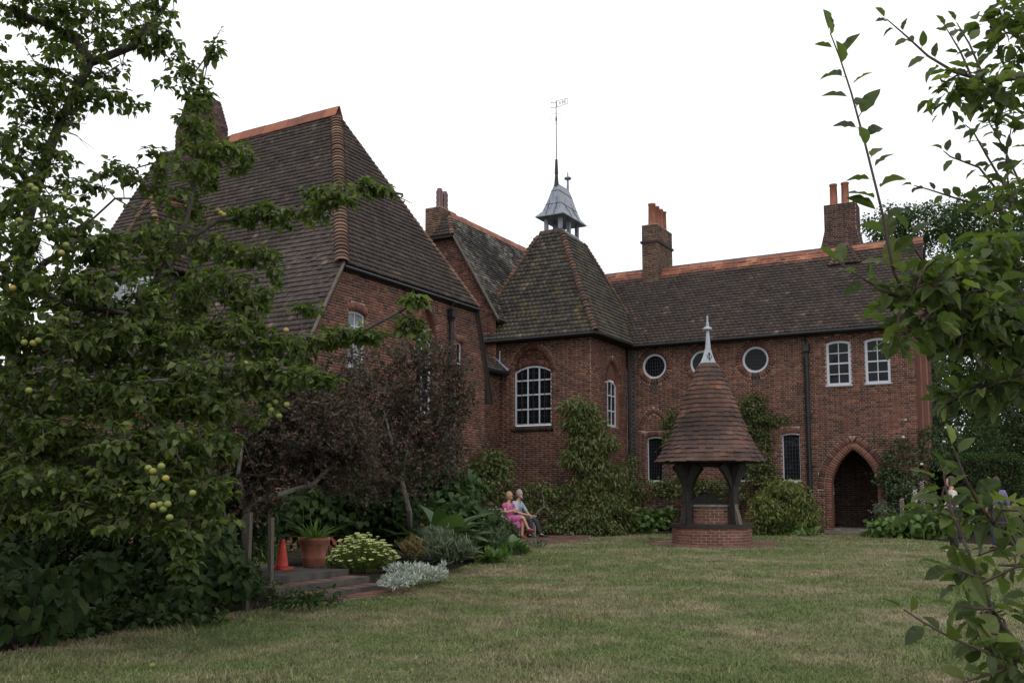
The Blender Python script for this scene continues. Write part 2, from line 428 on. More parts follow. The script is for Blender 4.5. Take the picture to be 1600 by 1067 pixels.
def wall(house, fr, outer, holes=(), brick='brick', mort='mortar', dark=None, single=None, course=.075):
    """mortar sheet with holes and reveals = the wall; its bricks are children"""
    loops = [[Vector((x, y, 0)) for x, y in outer]] + [[Vector((x, y, 0)) for x, y in h['poly']][::-1] for h in holes]
    flat = [p for l in loops for p in l]
    tris = tessellate_polygon(loops)
    mb = MB(); P2 = np.array([(p.x, p.y) for p in flat])
    V = fr.p(P2[:, 0], P2[:, 1], np.full(len(P2), -.006))
    T = []
    for t in tris:
        a, b, c = P2[list(t)]
        T.append(t if np.cross(b-a, c-a) > 0 else t[::-1])
    mb.add(V, T)
    for h in holes:
        q = h['poly']; n = len(q); d = h.get('depth', .11)
        A = np.array(q); f = fr.p(A[:, 0], A[:, 1], np.full(n, -.006)); g = fr.p(A[:, 0], A[:, 1], np.full(n, -d))
        mb.add(np.concatenate([f, g]), [(i, i+n, (i+1) % n + n, (i+1) % n) for i in range(n)], 1)
    w = mb.build('wall', [M[mort], M['brick_red'] if brick == 'brick' else M[brick]], house)
    B = lay(outer, [h.get('excl', h['poly']) for h in holes], course)
    rest, dk, one = [], [], []
    for b in B:
        s, z = (b[0]+b[1])/2, (b[2]+b[3])/2
        if dark and dark(s, z): dk.append(b)
        elif single and b[4] and len(one) < single[0] and single[1](s, z): one.append(b)
        else: rest.append(b)
    brick_stuff('brickwork', fr, rects([b[:4] for b in rest]), M[brick], w)
    if dk: brick_stuff('dark_brickwork', fr, rects([b[:4] for b in dk]), M['brick_dark'], w)
    if one:
        me = {}
        for wd_ in (.215, .1025):
            h = MB(); x = wd_/2
            V_, F_ = prisms(Frame((0,0,0), (1,0,0), (0,1,0)), rects([(-x, x, -.0325, .0325)]), np.full((1,4), .004), np.full((1,4), -.0055))
            h.add(V_, [tuple(f[0]) for f in F_]); me[wd_] = h.mesh('brick'); me[wd_].materials.append(M[brick])
        wl = np.array(wloc(w))
        for b in one:
            o = bpy.data.objects.new('brick', me[.215 if b[1]-b[0] > .15 else .1025]); COL.objects.link(o); o.parent = w
            c = fr.p((b[0]+b[1])/2, (b[2]+b[3])/2, rng.uniform(-.003, .003))
            mw = Matrix([[*map(float, (fr.U[i], fr.V[i], fr.N[i], c[i]-wl[i]))] for i in range(3)] + [[0,0,0,1]])
            o.matrix_local = mw
    for h in holes:
        if 'vous' in h: brick_stuff('arch_brickwork', fr, h['vous'], M['brick_red' if 'vous2' in h or len(h['vous']) < 20 else 'brick'], w, front=(.002, .008))
        if 'vous2' in h: brick_stuff('arch_brickwork', fr, h['vous2'], M['brick'], w, front=(.002, .008))
    return w

def rect_poly(s0, s1, z0, z1, rise=0):
    return [(s0, z0), (s1, z0)] + (seg_top(s0, s1, z1-rise, rise) if rise else [(s1, z1), (s0, z1)])

def win_hole(s0, s1, z0, z1, rise=.05, depth=.12, head=.21):
    """a window opening under an arch of upright bricks"""
    q = rect_poly(s0, s1, z0, z1, rise); top = q[2:]
    ov = [(top[0][0]+.03, top[0][1])] + top[1:-1] + [(top[-1][0]-.03, top[-1][1])]
    v = voussoirs(top, head)
    ex = [(s0, z0), (s1, z0), (s1, z1-rise-.0), (s1+.03, z1+head-rise), ((s0+s1)/2, z1+head), (s0-.03, z1+head-rise), (s0, z1-rise)]
    return dict(poly=q, excl=ex, depth=depth, vous=v)

def window(house, fr, poly, depth, fw=.06, vb=(), hb=(), bw=.028, lead=None, panes=True, glass='glass', label=None, mat='white', sill=None, fd=.05, bars_iron=()):
    inner = offset_poly(poly, -fw); n = len(poly)
    q = np.array([[poly[i], poly[(i+1) % n], inner[(i+1) % n], inner[i]] for i in range(n)])
    V, F_ = prisms(fr, q, np.full((n, 4), -depth+.0), np.full((n, 4), -depth-fd))
    mb = MB(); mb.add(V, [tuple(x) for f in F_ for x in f])
    xs = [p[0] for p in inner]; ys = [p[1] for p in inner]; x0, x1, y0, y1 = min(xs), max(xs), min(ys), max(ys)
    def bar(a, b, c, d, nf, nb, into=mb):
        v, f = prisms(fr, rects([(a, b, c, d)]), np.full((1, 4), nf), np.full((1, 4), nb)); into.add(v, [tuple(g[0]) for g in f])
    for x in vb:
        c = crossings(inner, (y0+y1)/2); top = y1
        for y in np.linspace(y1, (y0+y1)/2, 30):
            cc = crossings(inner, y-1e-4)
            if cc and cc[0][0] <= x <= cc[-1][1]: top = y; break
        bar(x-bw/2, x+bw/2, y0-.01, top+.01, -depth-.008, -depth-fd+.01)
    for y in hb:
        wd_ = bw if not isinstance(y, tuple) else y[1]; y = y if not isinstance(y, tuple) else y[0]
        cc = crossings(inner, y)
        bar(cc[0][0]-.01, cc[0][1]+.01, y-wd_/2, y+wd_/2, -depth-.006, -depth-fd+.008)
    if sill: bar(poly[0][0]-.04, poly[1][0]+.04, poly[0][1]-sill, poly[0][1]-.002, -depth+.1, -depth-fd)
    w = mb.build('window', M[mat], house)
    if label: w['label'] = label
    gx = [x0-.02] + sorted(vb) + [x1+.02]; gy = [y0-.02] + sorted(y[0] if isinstance(y, tuple) else y for y in hb) + [y1+.02]
    if panes:
        for i in range(len(gx)-1):
            for j in range(len(gy)-1):
                a, b, c, d = gx[i]+.003, gx[i+1]-.003, gy[j]+.003, gy[j+1]-.003
                t = rng.uniform(-.009, .009, 4)
                v, f = prisms(fr, rects([(a, b, c, d)]), -depth-.03+t[None], np.full((1, 4), -depth-.045))
                MB().add(v, [tuple(g[0]) for g in f]).build('pane', M[glass], w)
    else:
        mid = offset_poly(poly, -fw*.6); A = np.array(mid)
        MB().add(fr.p(A[:, 0], A[:, 1], np.full(n, -depth-.034)), [tuple(range(n))]).build('pane', M[glass], w)
    if lead:
        lb = MB()
        for x in np.arange(x0+lead[0], x1-.02, lead[0]):
            for (c0, c1) in crossings([(b_, a_) for a_, b_ in inner], x): bar(x-.0045, x+.0045, c0, c1, -depth-.024, -depth-.034, lb)
        for y in np.arange(y0+lead[1], y1-.02, lead[1]):
            for (c0, c1) in crossings(inner, y): bar(c0, c1, y-.0045, y+.0045, -depth-.0245, -depth-.034, lb)
        lb.build('leading', M['lead_dark'], w, 'stuff')
    for x in bars_iron:
        MB().tube([fr.p(x, y0, -depth+.03), fr.p(x, y1-.05, -depth+.03)], .012, 6).build('iron_bar', M['iron'], w)
    return w
M['lead_dark'] = plain('lead_dark', (.05, .05, .055), .7, spec=.15)

# ---------------------------------------------------------------- tiled roofs
def tile_mesh(tw, g, mat):
    V, F_ = prisms(Frame((0,0,0), (1,0,0), (0,1,0)), rects([(.003, tw-.003, 0, g*1.3)]), np.array([[.042,.042,.006,.006]]), np.array([[.014,.014,-.01,-.01]]))
    mb = MB().add(V, [tuple(f[0]) for f in F_]); me = mb.mesh('tile'); me.materials.append(M[mat]); return me

def roof(house, fr, poly, mat, g=.172, tw=.178, single=0, thick=.1, name='roof', lift=0.):
    A = np.array(poly); n = len(poly)
    top = fr.p(A[:, 0], A[:, 1], np.full(n, -.012)); bot = fr.p(A[:, 0], A[:, 1], np.full(n, -.012-thick))
    mb = MB().add(np.concatenate([top, bot]), [tuple(range(n)), tuple(range(2*n-1, n-1, -1))] + [(i, i+n, (i+1) % n+n, (i+1) % n) for i in range(n)])
    r = mb.build(name, M['deck'], house)
    t0, t1 = A[:, 1].min(), A[:, 1].max(); q = []; nf = []; nb = []; cand = []
    for i in range(int((t1-t0)/g)+1):
        a = t0 + i*g; m_ = min(a+g*.5, t1-.01)
        for lo, hi in crossings(poly, m_):
            k = math.floor(lo/tw)-1
            while k*tw < hi+tw:
                s = k*tw + (i % 2)*tw/2 ; c, d = max(s, lo)+.003, min(s+tw, hi)-.003; k += 1
                if d-c < .03: continue
                whole = d-c > tw-.008
                j = rng.normal(0, .0045); dz = rng.normal(0, .004); sk = rng.normal(0, .003)
                q.append([(c, a+dz-sk), (d, a+dz+sk), (d, a+g*1.3), (c, a+g*1.3)])
                nf.append([.052+j, .052+j+sk, .006, .006]); nb.append([.014+j, .014+j+sk, -.01, -.01]); cand.append((whole, (c+d)/2, a))
    q = np.array(q); nf = np.array(nf)+lift; nb = np.array(nb)+lift; keep = np.ones(len(q), bool)
    if single:
        ce = fr.p(q[:, 0, 0]*.5+q[:, 1, 0]*.5, q[:, 0, 1], np.zeros(len(q))); dist = np.linalg.norm(ce-CAM, axis=1)
        dist[[not c[0] for c in cand]] = 1e9
        if callable(single[1]): dist[[not single[1](*p) for p in ce]] = 1e9
        pick = np.argsort(dist)[:single[0]]; pick = pick[dist[pick] < 1e8]; keep[pick] = False; me = tile_mesh(tw, g, mat); rl = np.array(wloc(r))
        for p in pick:
            o = bpy.data.objects.new('tile', me); COL.objects.link(o); o.parent = r
            c = fr.p(q[p, 0, 0]-.003, q[p, 0, 1], nf[p, 0]-.052) - rl
            o.matrix_local = Matrix([[*map(float, (fr.U[i], fr.V[i], fr.N[i], c[i]))] for i in range(3)] + [[0,0,0,1]])
    V, F_ = prisms(fr, q[keep], nf[keep], nb[keep])
    link('tiling', np_mesh('tiling', V, F_), M[mat], r, 'stuff')
    return r

def place(name, me, parent, org, X, Y, Z):
    o = bpy.data.objects.new(name, me); COL.objects.link(o)
    c = np.array(org, float)
    if parent is not None: o.parent = parent; c = c-np.array(wloc(parent))
    o.matrix_local = Matrix([[*map(float, (X[i], Y[i], Z[i], c[i]))] for i in range(3)] + [[0,0,0,1]])
    return o

def hip_tiles(parent, a, b, up, r, step, mat, arch=1., name='hip_tile'):
    """overlapping half-round tiles from a (bottom) to b (top)"""
    a, b = np.array(a, float), np.array(b, float); Y = unit(b-a); up = unit(np.array(up, float)); Z = unit(up-Y*(up@Y)); X = np.cross(Y, Z)
    mb = MB(); n = 8; ln = step*1.45; V = []
    for y, rr, lift in ((0, r, .035), (ln, r*.82, 0)):
        for k in (1, .82):
            for i in range(n+1):
                t = PI*i/n; V.append((rr*k*math.cos(t), y, rr*k*math.sin(t)*arch+lift-.04))
    w = n+1
    Fs = [(i, i+1, 2*w+i+1, 2*w+i)[::-1] for i in range(n)] + [(i, w+i, w+i+1, i+1)[::-1] for i in range(n)] + [(w+i, 3*w+i, 3*w+i+1, w+i+1)[::-1] for i in range(n)]
    me = mb.add(V, Fs).mesh(name); me.materials.append(M[mat])
    for i in range(int(np.linalg.norm(b-a)/step)):
        s = 1+rng.normal(0, .03)
        place(name, me, parent, a+Y*(i*step), X*s, Y, Z*s)

def ridge_tiles(parent, a, b, ang1, ang2, drop, length, mat='terracotta', lift=.05, name='ridge_tile', only=None):
    """angled ridge tiles; ang1/ang2 roof pitch on either side, drop = height of each wing down the slope"""
    a, b = np.array(a, float), np.array(b, float); Y = unit(b-a); Z = np.array([0, 0, 1.]); X = np.cross(Y, Z)
    n = max(1, int(round(np.linalg.norm(b-a)/length))); ln = np.linalg.norm(b-a)/n
    s1, c1, s2, c2 = math.sin(R(ang1)), math.cos(R(ang1)), math.sin(R(ang2)), math.cos(R(ang2))
    prof = [(drop*c1, -drop*s1), (.035, .0), (0, .018), (-.035, 0), (-drop*c2, -drop*s2)]
    inn = [(x*.97, z-.025) for x, z in prof]; V = []
    for y in (.004, ln-.004):
        V += [(x, y, z) for x, z in prof] + [(x, y, z) for x, z in inn]
    k = 5; Fs = [(i, i+1, 2*k+i+1, 2*k+i) for i in range(k-1)] + [(k+i, 3*k+i, 3*k+i+1, k+i+1) for i in range(k-1)]
    Fs += [(i, k+i, k+i+1, i+1) for i in range(k-1)] + [(2*k+i, 2*k+i+1, 3*k+i+1, 3*k+i) for i in range(k-1)]
    Fs += [(0, 2*k, 3*k, k), (k-1, 2*k-1, 4*k-1, 3*k-1)]
    me = MB().add(V, Fs).mesh(name); me.materials.append(M[mat])
    for i in range(n):
        j = rng.normal(0, .006)
        place(name, me, parent, a+Y*ln*i+Z*(lift+j), X, unit(Y+Z*rng.normal(0, .006)), Z)

# ---------------------------------------------------------------- the brick house
house = empty('brick_house', (-13.06, 32.5, 0), 'rambling red brick house with steep dark tiled roofs and orange ridges', 'house')
XM, YM = -13.06, 32.5
fm = Frame((XM, YM, 0), (1, 0, 0), (0, 0, 1)); LM = 10.0

def round_hole(s, z, r):
    c = arc(s, z, r, 0, 360, 28)[:-1]
    ring = arc(s, z, r, -74, 254, 60); low = arc(s, z, r, 254, 286, 6)
    return dict(poly=c, excl=arc(s, z, r+.2, 0, 360, 28)[:-1], depth=.1, vous=voussoirs(ring, .22, .08)), voussoirs(low, .22, .08)

H = []
rounds = [(-11.97-XM, 6.0), (-10.13-XM, 6.0), (-8.22-XM, 6.0)]
darkv = []
for s, z in rounds:
    h, dv = round_hole(s, z, .47); H.append(h); darkv += dv
lows = [(-12.31, -11.71), (-8.93, -8.33), (-7.38, -6.77)]
for a, b in lows: H.append(win_hole(a-XM, b-XM, 1.74, 3.36, .04))
sashes = [(-5.82, -5.02), (-4.58, -3.79)]
for a, b in sashes: H.append(win_hole(a-XM, b-XM, 4.93, 6.46, .07, head=.16))
ac = -5.06-XM; aw = .73
gp = gothic(ac, aw, 1.45, 2.78, 10)
ap = [(ac-aw, .0), (ac+aw, .0)] + gp
vl = [(ac+aw, .02)] + gp + [(ac-aw, .02)]
ring2 = gothic(ac, aw+.235, 1.45, 3.03, 10)
ex = [(ac-aw-.235, 0), (ac+aw+.235, 0)] + gothic(ac, aw+.46, 1.45, 3.26, 10)
H.append(dict(poly=ap, excl=[(ac-aw-.225, 0), (ac+aw+.225, 0), (ac+aw+.225, 1.46)] + gothic(ac, aw+.45, 1.47, 3.23, 10) + [(ac-aw-.225, 1.46)], depth=.42, vous=voussoirs(vl, .22), vous2=voussoirs(ring2, .215)))
# the blind arch over the first low window
blind = gothic(-12.01-XM, .42, 3.62, 4.25, 8)
H[3]['vous'] = H[3]['vous'] + voussoirs(blind, .2)
H[3]['excl'] = H[3]['excl'][:3] + [( -12.01-XM+.36, 3.57), (-12.01-XM+.62, 3.62)] + gothic(-12.01-XM, .62, 3.62, 4.45, 8) + [(-12.01-XM-.62, 3.62), (-12.01-XM-.36, 3.57), H[3]['excl'][-1]]
tymp = [p for p in lay([(-12.01-XM-.42, 3.6), (-12.01-XM+.42, 3.6)] + blind)]
w_main = wall(house, fm, [(0, 0), (LM, 0), (LM, 6.78), (0, 6.78)], H,
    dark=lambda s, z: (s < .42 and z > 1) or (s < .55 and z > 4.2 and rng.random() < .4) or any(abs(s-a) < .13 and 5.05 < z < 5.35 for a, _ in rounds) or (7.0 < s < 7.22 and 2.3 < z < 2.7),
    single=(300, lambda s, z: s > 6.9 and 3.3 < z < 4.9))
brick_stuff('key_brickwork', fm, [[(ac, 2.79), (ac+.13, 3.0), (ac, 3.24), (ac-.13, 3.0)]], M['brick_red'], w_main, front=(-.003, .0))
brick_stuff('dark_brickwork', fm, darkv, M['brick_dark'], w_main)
brick_stuff('brickwork', fm, rects([b[:4] for b in tymp]), M['brick_red'], w_main)
for (s, z), lb in zip(rounds, (None, 'round window with a warm lamp glow behind the glass', None)):
    w = window(house, fm, arc(s, z, .465, 0, 360, 28)[:-1], .05, .075, panes=False, lead=(.1, .13), fd=.07, glass='glass_grey' if s > 4 else 'glass', label=lb)
    if lb:
        v_, f_ = prisms(fm, rects([(s+.0, s+.11, z+.06, z+.13), (s-.04, s+.15, z+.14, z+.16)]), np.full((2, 4), -.079), np.full((2, 4), -.082)); MB().add(v_, [tuple(x) for g in f_ for x in g]).build('lamp', M['lamp_glow'], w)
for a, b in lows: window(house, fm, rect_poly(a-XM+.002, b-XM-.002, 1.745, 3.355, .04), .1, .035, hb=(), panes=False, lead=(.097, .13), sill=.07)
for a, b in sashes:
    s0, s1 = a-XM+.002, b-XM-.002; c = (s0+s1)/2
    window(house, fm, rect_poly(s0, s1, 4.932, 6.458, .07), .045, .085, vb=(c,), hb=(5.32, (5.68, .05), 6.03), sill=.03)
# porch behind the pointed arch, deepened, with shade put into its back brick colour
fp = Frame((XM, YM+2.6, 0), (1, 0, 0), (0, 0, 1))
pw = wall(house, fp, [(ac-1.1, 0), (ac+1.1, 0), (ac+1.1, 3.0), (ac-1.1, 3.0)], brick='brick_soot_shade', mort='mortar_dark')
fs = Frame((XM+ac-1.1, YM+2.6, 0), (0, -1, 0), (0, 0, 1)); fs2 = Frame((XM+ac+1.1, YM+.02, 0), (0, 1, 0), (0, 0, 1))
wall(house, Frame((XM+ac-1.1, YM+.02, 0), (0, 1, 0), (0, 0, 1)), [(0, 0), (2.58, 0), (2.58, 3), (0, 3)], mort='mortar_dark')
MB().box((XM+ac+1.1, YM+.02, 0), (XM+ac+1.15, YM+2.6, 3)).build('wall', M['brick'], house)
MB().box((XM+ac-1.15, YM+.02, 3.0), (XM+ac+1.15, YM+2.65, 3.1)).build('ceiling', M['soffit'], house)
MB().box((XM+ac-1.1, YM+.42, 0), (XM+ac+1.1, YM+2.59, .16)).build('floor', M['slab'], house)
st = MB().box((XM+ac-.95, YM-.32, 0), (XM+ac+1.0, YM+.42, .1)); st.box((XM+ac-aw, YM+.05, .1), (XM+ac+aw, YM+.42, .155)); st.build('doorstep', M['stone'], house)
# right-hand flank with its corner pilaster
wall(house, Frame((XM+LM, YM, 0), (0, 1, 0), (0, 0, 1)), [(0, 0), (6.2, 0), (6.2, 6.78), (3.1, 10.1), (0, 6.78)])
MB().box((XM+LM, YM+.5, 0), (XM+LM+.12, YM+.95, 6.3)).build('pilaster', M['brick_red'], house)
MB().box((XM+LM+.003, YM+2.2, 0), (XM+LM+.16, YM+2.7, 6.4)).build('pilaster', M['brick_red'], house)

# main roof
ez, ry, rz = 6.8, 35.45, 10.32
frm = Frame((-16.2, 32.15, ez), (1, 0, 0), (0, ry-32.15, rz-ez)); tl = math.hypot(ry-32.15, rz-ez)
r_main = roof(house, frm, [(0, 0), (13.32, 0), (13.32, tl), (0, tl)], 'tile')
MB().add([(-16.2, ry, rz-.1), (-2.9, ry, rz-.1), (-2.9, 38.8, ez), (-16.2, 38.8, ez)], [(0, 1, 2, 3)]).build('roof', M['tile'], house)
ridge_tiles(r_main, (-16., ry, rz), (-2.88, ry, rz), 47, 47, .3, .45)
ridge_tiles(r_main, (-15.8, ry-.2, rz-.215), (-5.9, ry-.2, rz-.215), 47, 47, .29, .45, lift=.035)
# small hipped gablet on the right of the ridge
roof(house, Frame((-6.0, 34.6, rz-.76), (1, 0, 0), (0, .66, .93)), [(0, 0), (1.1, 0), (.55, 1.12)], 'tile', thick=.05, name='gablet')
hip_tiles(r_main, (-6.0, 34.58, rz-.78), (-5.46, 35.24, rz+.14), (-.3, -.5, 1), .075, .13, 'hip_clay')
hip_tiles(r_main, (-4.9, 34.58, rz-.78), (-5.44, 35.24, rz+.14), (.3, -.5, 1), .075, .13, 'hip_brown')

def gutter(a, b, r=.06):
    return MB().tube([a, b], r, 8).build('gutter', M['iron'], house)
gutter((-12.7, 32.1, ez-.06), (-2.9, 32.1, ez-.06))
MB().box((XM, 32.12, ez-.12), (-2.9, 32.49, ez-.06)).build('soffit', M['soffit'], house)

def downpipe(x, y, z0, z1, off, hop=True, r=.055):
    """off: direction away from the wall"""
    mb = MB(); ox, oy = off; px, py = x+ox*.1, y+oy*.1
    mb.tube([(px, py, z0), (px, py, z1)], r, 10)
    for z in np.arange(z0+.4, z1-.3, 1.75): mb.tube([(px, py, z), (px, py, z+.1)], r*1.4, 10)
    if hop:
        mb.lathe((px, py, z1-.02), [(r*1.1, 0), (.1, .1), (.14, .16), (.14, .36), (.155, .37), (.155, .41), (.1, .41)], 4, a0=PI/4)
        mb.tube([(px, py, z1+.4), (px+ox*.02, py+oy*.02, z1+.5), (px+ox*.15, py+oy*.15, z1+.62)], .045, 8)
    return mb.build('downpipe', M['iron'], house)
downpipe(-6.45, YM, 0, 6.0, (0, -1), r=.085)
downpipe(XM+.12, YM, 0, 6.7, (0, -1), hop=False, r=.05)

# stair tower with its pyramid roof
YT = 29.2
ft = Frame((-16.69, YT, 0), (1, 0, 0), (0, 0, 1)); LT = 16.69-13.06; tx = lambda x: x+16.69
tg = gothic(tx(-15.36), .75, 5.55, 6.5, 8); tw_ = (-16.11, -14.61)
tpoly = [(tx(-16.11), 3.7), (tx(-14.61), 3.7)] + tg
wt = wall(house, ft, [(0, 0), (LT, 0), (LT, 6.85), (0, 6.85)], [dict(poly=tpoly, excl=tpoly[:2] + [(tpoly[1][0], 5.56)] + gothic(tx(-15.36), .955, 5.57, 6.7, 8) + [(tpoly[0][0], 5.56)], depth=.16, vous=voussoirs(tg, .205))])
wq = rect_poly(tx(-16.11)+.002, tx(-14.61)-.002, 3.72, 5.86, .2)
tq = [(wq[-1][0], wq[-1][1]), *wq[2:-1][::-1], (wq[2][0], wq[2][1])][::-1]
ty_out = tg
ftt = Frame(ft.p(0, 0, -.085), ft.U, ft.V)
ty = [*tg] + list(wq[2:])[::-1]
A = np.array(ty); tri = tessellate_polygon([[Vector((x, y, 0)) for x, y in ty]])
MB().add(ftt.p(A[:, 0], A[:, 1], np.full(len(A), -.012)), [t if np.cross(A[t[1]]-A[t[0]], A[t[2]]-A[t[0]]) > 0 else t[::-1] for t in tri]).build('tympanum', M['brick_red'], house)
brick_stuff('arch_brickwork', ftt, voussoirs(wq[2:], .2), M['brick'], wt)
brick_stuff('brickwork', ftt, rects([b[:4] for b in lay(tg, [rect_poly(tx(-16.4), tx(-14.3), 3.7, 6.06, .2)])]), M['brick'], wt)
xs = [tx(-16.11)+.06+(1.38)*k/3 for k in (1, 2)]
window(house, ft, wq, .1, .06, vb=xs, hb=[3.78+.52*k for k in (1, 2, 3)], bw=.05, lead=(.24, .26), label='tall white window with iron bars on the stair tower', bars_iron=[tx(-16.11)+.06+.46*k+.23 for k in range(3)])
brick_stuff('sill_brickwork', Frame(ft.p(0, 0, .05), ft.U, ft.V), rects([(tx(-16.2)+.085*k, tx(-16.2)+.085*k+.075, 3.5, 3.695) for k in range(20)]), M['brick_dark'], wt, back=-.055)
wall(house, Frame((-18.2, YT, 5.2), (1, 0, 0), (0, 0, 1)), [(0, 0), (1.5, 0), (1.5, 1.6), (0, 1.6)])
ftr = Frame((XM, YT, 0), (0, 1, 0), (0, 0, 1)); c_ = 31.12-YT
rg = gothic(c_, .55, 5.3, 6.1, 8); rp = [(c_-.55, 3.7), (c_+.55, 3.7)] + rg
wr = wall(house, ftr, [(0, 0), (3.3, 0), (3.3, 6.85), (0, 6.85)], [dict(poly=rp, excl=rp[:2] + [(rp[1][0], 5.31)] + gothic(c_, .755, 5.32, 6.31, 8) + [(rp[0][0], 5.31)], depth=.2, vous=voussoirs(rg, .205))])
rq = rect_poly(c_-.548, c_+.548, 3.72, 5.4, .14)
MB().add(ftr.p(np.array([p[0] for p in rg+list(rq[2:])[::-1]]), np.array([p[1] for p in rg+list(rq[2:])[::-1]]), np.full(len(rg)+len(rq)-2, -.1)), [tuple(range(len(rg)+len(rq)-2))]).build('tympanum', M['brick_red'], house)
window(house, ftr, rq, .12, .07, vb=(c_-.17, c_+.17), hb=[4.28, 4.84], bw=.05, lead=(.17, .28))

def pyramid(house, rings, mats, hip, hr, step):
    """stacked rectangles (x0, x1, y0, y1, z): tiled faces to the front and right, plain faces behind"""
    parts = []
    for (a, b) in zip(rings[:-1], rings[1:]):
        ax0, ax1, ay0, ay1, az = a; bx0, bx1, by0, by1, bz = b
        f1 = Frame((ax0, ay0, az), (1, 0, 0), (0, by0-ay0, bz-az)); l1 = math.hypot(by0-ay0, bz-az)
        parts.append(roof(house, f1, [(0, 0), (ax1-ax0, 0), (bx1-ax0, l1), (bx0-ax0, l1)], mats, thick=.08))
        f2 = Frame((ax1, ay0, az), (0, 1, 0), (bx1-ax1, 0, bz-az)); l2 = math.hypot(bx1-ax1, bz-az)
        parts.append(roof(house, f2, [(0, 0), (ay1-ay0, 0), (by1-ay0, l2), (by0-ay0, l2)], mats, thick=.08))
        MB().add([(ax0, ay0, az), (ax0, ay1, az), (bx0, by1, bz), (bx0, by0, bz), (ax1, ay1, az), (bx1, by1, bz)], [(0, 3, 2, 1), (1, 2, 5, 4)]).build('roof', M[mats], house)
        hip_tiles(parts[0], (ax1, ay0, az+.02), (bx1, by0, bz+.02), (.7, -.7, .6), hr, step, hip)
        hip_tiles(parts[0], (ax0, ay0, az+.02), (bx0, by0, bz+.02), (-.7, -.7, .6), hr*.9, step, hip)
        hip_tiles(parts[0], (ax1, ay1, az+.02), (bx1, by1, bz+.02), (.7, .7, .6), hr*.9, step, hip)
    return parts
pyramid(house, [(-17.9, -12.71, 28.84, 34.05, 6.84), (-17.45, -13.22, 29.26, 33.75, 7.75), (-15.74, -14.78, 30.52, 32.38, 11.0)], 'tile_lichen', 'hip_brown', .13, .15)
gutter((-17.8, 28.8, 6.78), (-12.7, 28.8, 6.78)); gutter((-12.67, 28.8, 6.78), (-12.67, 32.1, 6.78))
MB().box((-17.5, 28.85, 6.72), (-12.75, 29.19, 6.77)).box((-13.05, 29.19, 6.72), (-12.75, 32.1, 6.77)).build('soffit', M['soffit'], house)

# open lead cupola and weathervane
cx0, cx1, cy0, cy1 = -15.6, -14.88, 30.65, 32.24
cup = MB()
cup.add([(cx0-.1, cy0-.1, 10.95), (cx1+.1, cy0-.1, 10.95), (cx1+.1, cy1+.1, 10.95), (cx0-.1, cy1+.1, 10.95), (cx0+.02, cy0+.02, 11.2), (cx1-.02, cy0+.02, 11.2), (cx1-.02, cy1-.02, 11.2), (cx0+.02, cy1-.02, 11.2)],
        [(0, 1, 5, 4), (1, 2, 6, 5), (2, 3, 7, 6), (3, 0, 4, 7), (4, 5, 6, 7)])
prof = [(.24, 11.66), (.245, 11.69), (.05, 11.92), (-.05, 12.2), (-.2, 12.75), (-.3, 13.06)]
V, Fq = [], []
for o_, z in prof: V += [(cx0-o_, cy0-o_*1.1, z), (cx1+o_, cy0-o_*1.1, z), (cx1+o_, cy1+o_*.9, z), (cx0-o_, cy1+o_*.9, z)]
for i in range(len(prof)-1): Fq += [(i*4+j, i*4+(j+1) % 4, i*4+4+(j+1) % 4, i*4+4+j) for j in range(4)]
Fq += [(0, 3, 2, 1), (20, 21, 22, 23)]
cup.add(V, Fq); cup_o = cup.build('cupola', M['lead'], house)
for i in range(2):
    for j in range(3):
        x = (cx0, cx1-.13)[i]; y = cy0+(cy1-cy0-.13)*j/2
        MB().box((x, y, 11.15), (x+.13, y+.13, 11.68)).build('post', M['lead'], cup_o)
sm = MB()
for z, o_ in ((12.2, -.045), (12.75, -.195)):
    sm.tube([(cx0-o_, cy0-o_*1.1, z), (cx1+o_, cy0-o_*1.1, z), (cx1+o_, cy1+o_*.9, z)], .012, 5)
for y in (31.1, 31.75): sm.tube([(cx1+.24, y, 11.7), (cx1-.05, y, 12.2), (cx1-.3, y, 13.0)], .012, 5)
for x in (-15.42, -15.08): sm.tube([(x, cy0-.255, 11.7), (x, cy0+.055, 12.2), (x*.5-15.24*.5, cy0+.33, 13.0)], .012, 5)
sm.build('seam', M['lead_dark'], cup_o)
MB().tube([(-15.24, 32.0, 13.0), (-15.24, 32.0, 13.5)], [.06, .04], 8).lathe((-15.24, 32.0, 13.5), [(.03, 0), (.13, .02), (.15, .06), (.1, .11), (.03, .13), (.02, .3)], 12).build('finial', M['lead'], cup_o)
wv = MB().tube([(-15.24, 31.0, 12.95), (-15.24, 31.0, 13.4), (-15.24, 31.0, 13.45), (-15.24, 31.0, 14.0)], [.1, .06, .075, .05], 8).tube([(-15.24, 31.0, 14.0), (-15.24, 31.0, 16.35)], [.02, .014], 6).tube([(-15.24, 31, 15.45), (-15.24, 31, 15.6), (-15.24, 31, 15.75)], [.015, .035, .015], 6)
wvo = wv.build('weathervane', M['lead_dark'], house)
rtv = np.array([.875, .485, 0])
pc = np.array([-15.24, 31, 0]); vz = lambda a, z: tuple(pc+rtv*a+np.array([0, 0, z]))
MB().tube([vz(.22*math.cos(t), 15.62+.22*math.sin(t)) for t in np.linspace(0, 2*PI, 25)], .006, 4).build('ring', M['lead_dark'], wvo)
fl = MB()
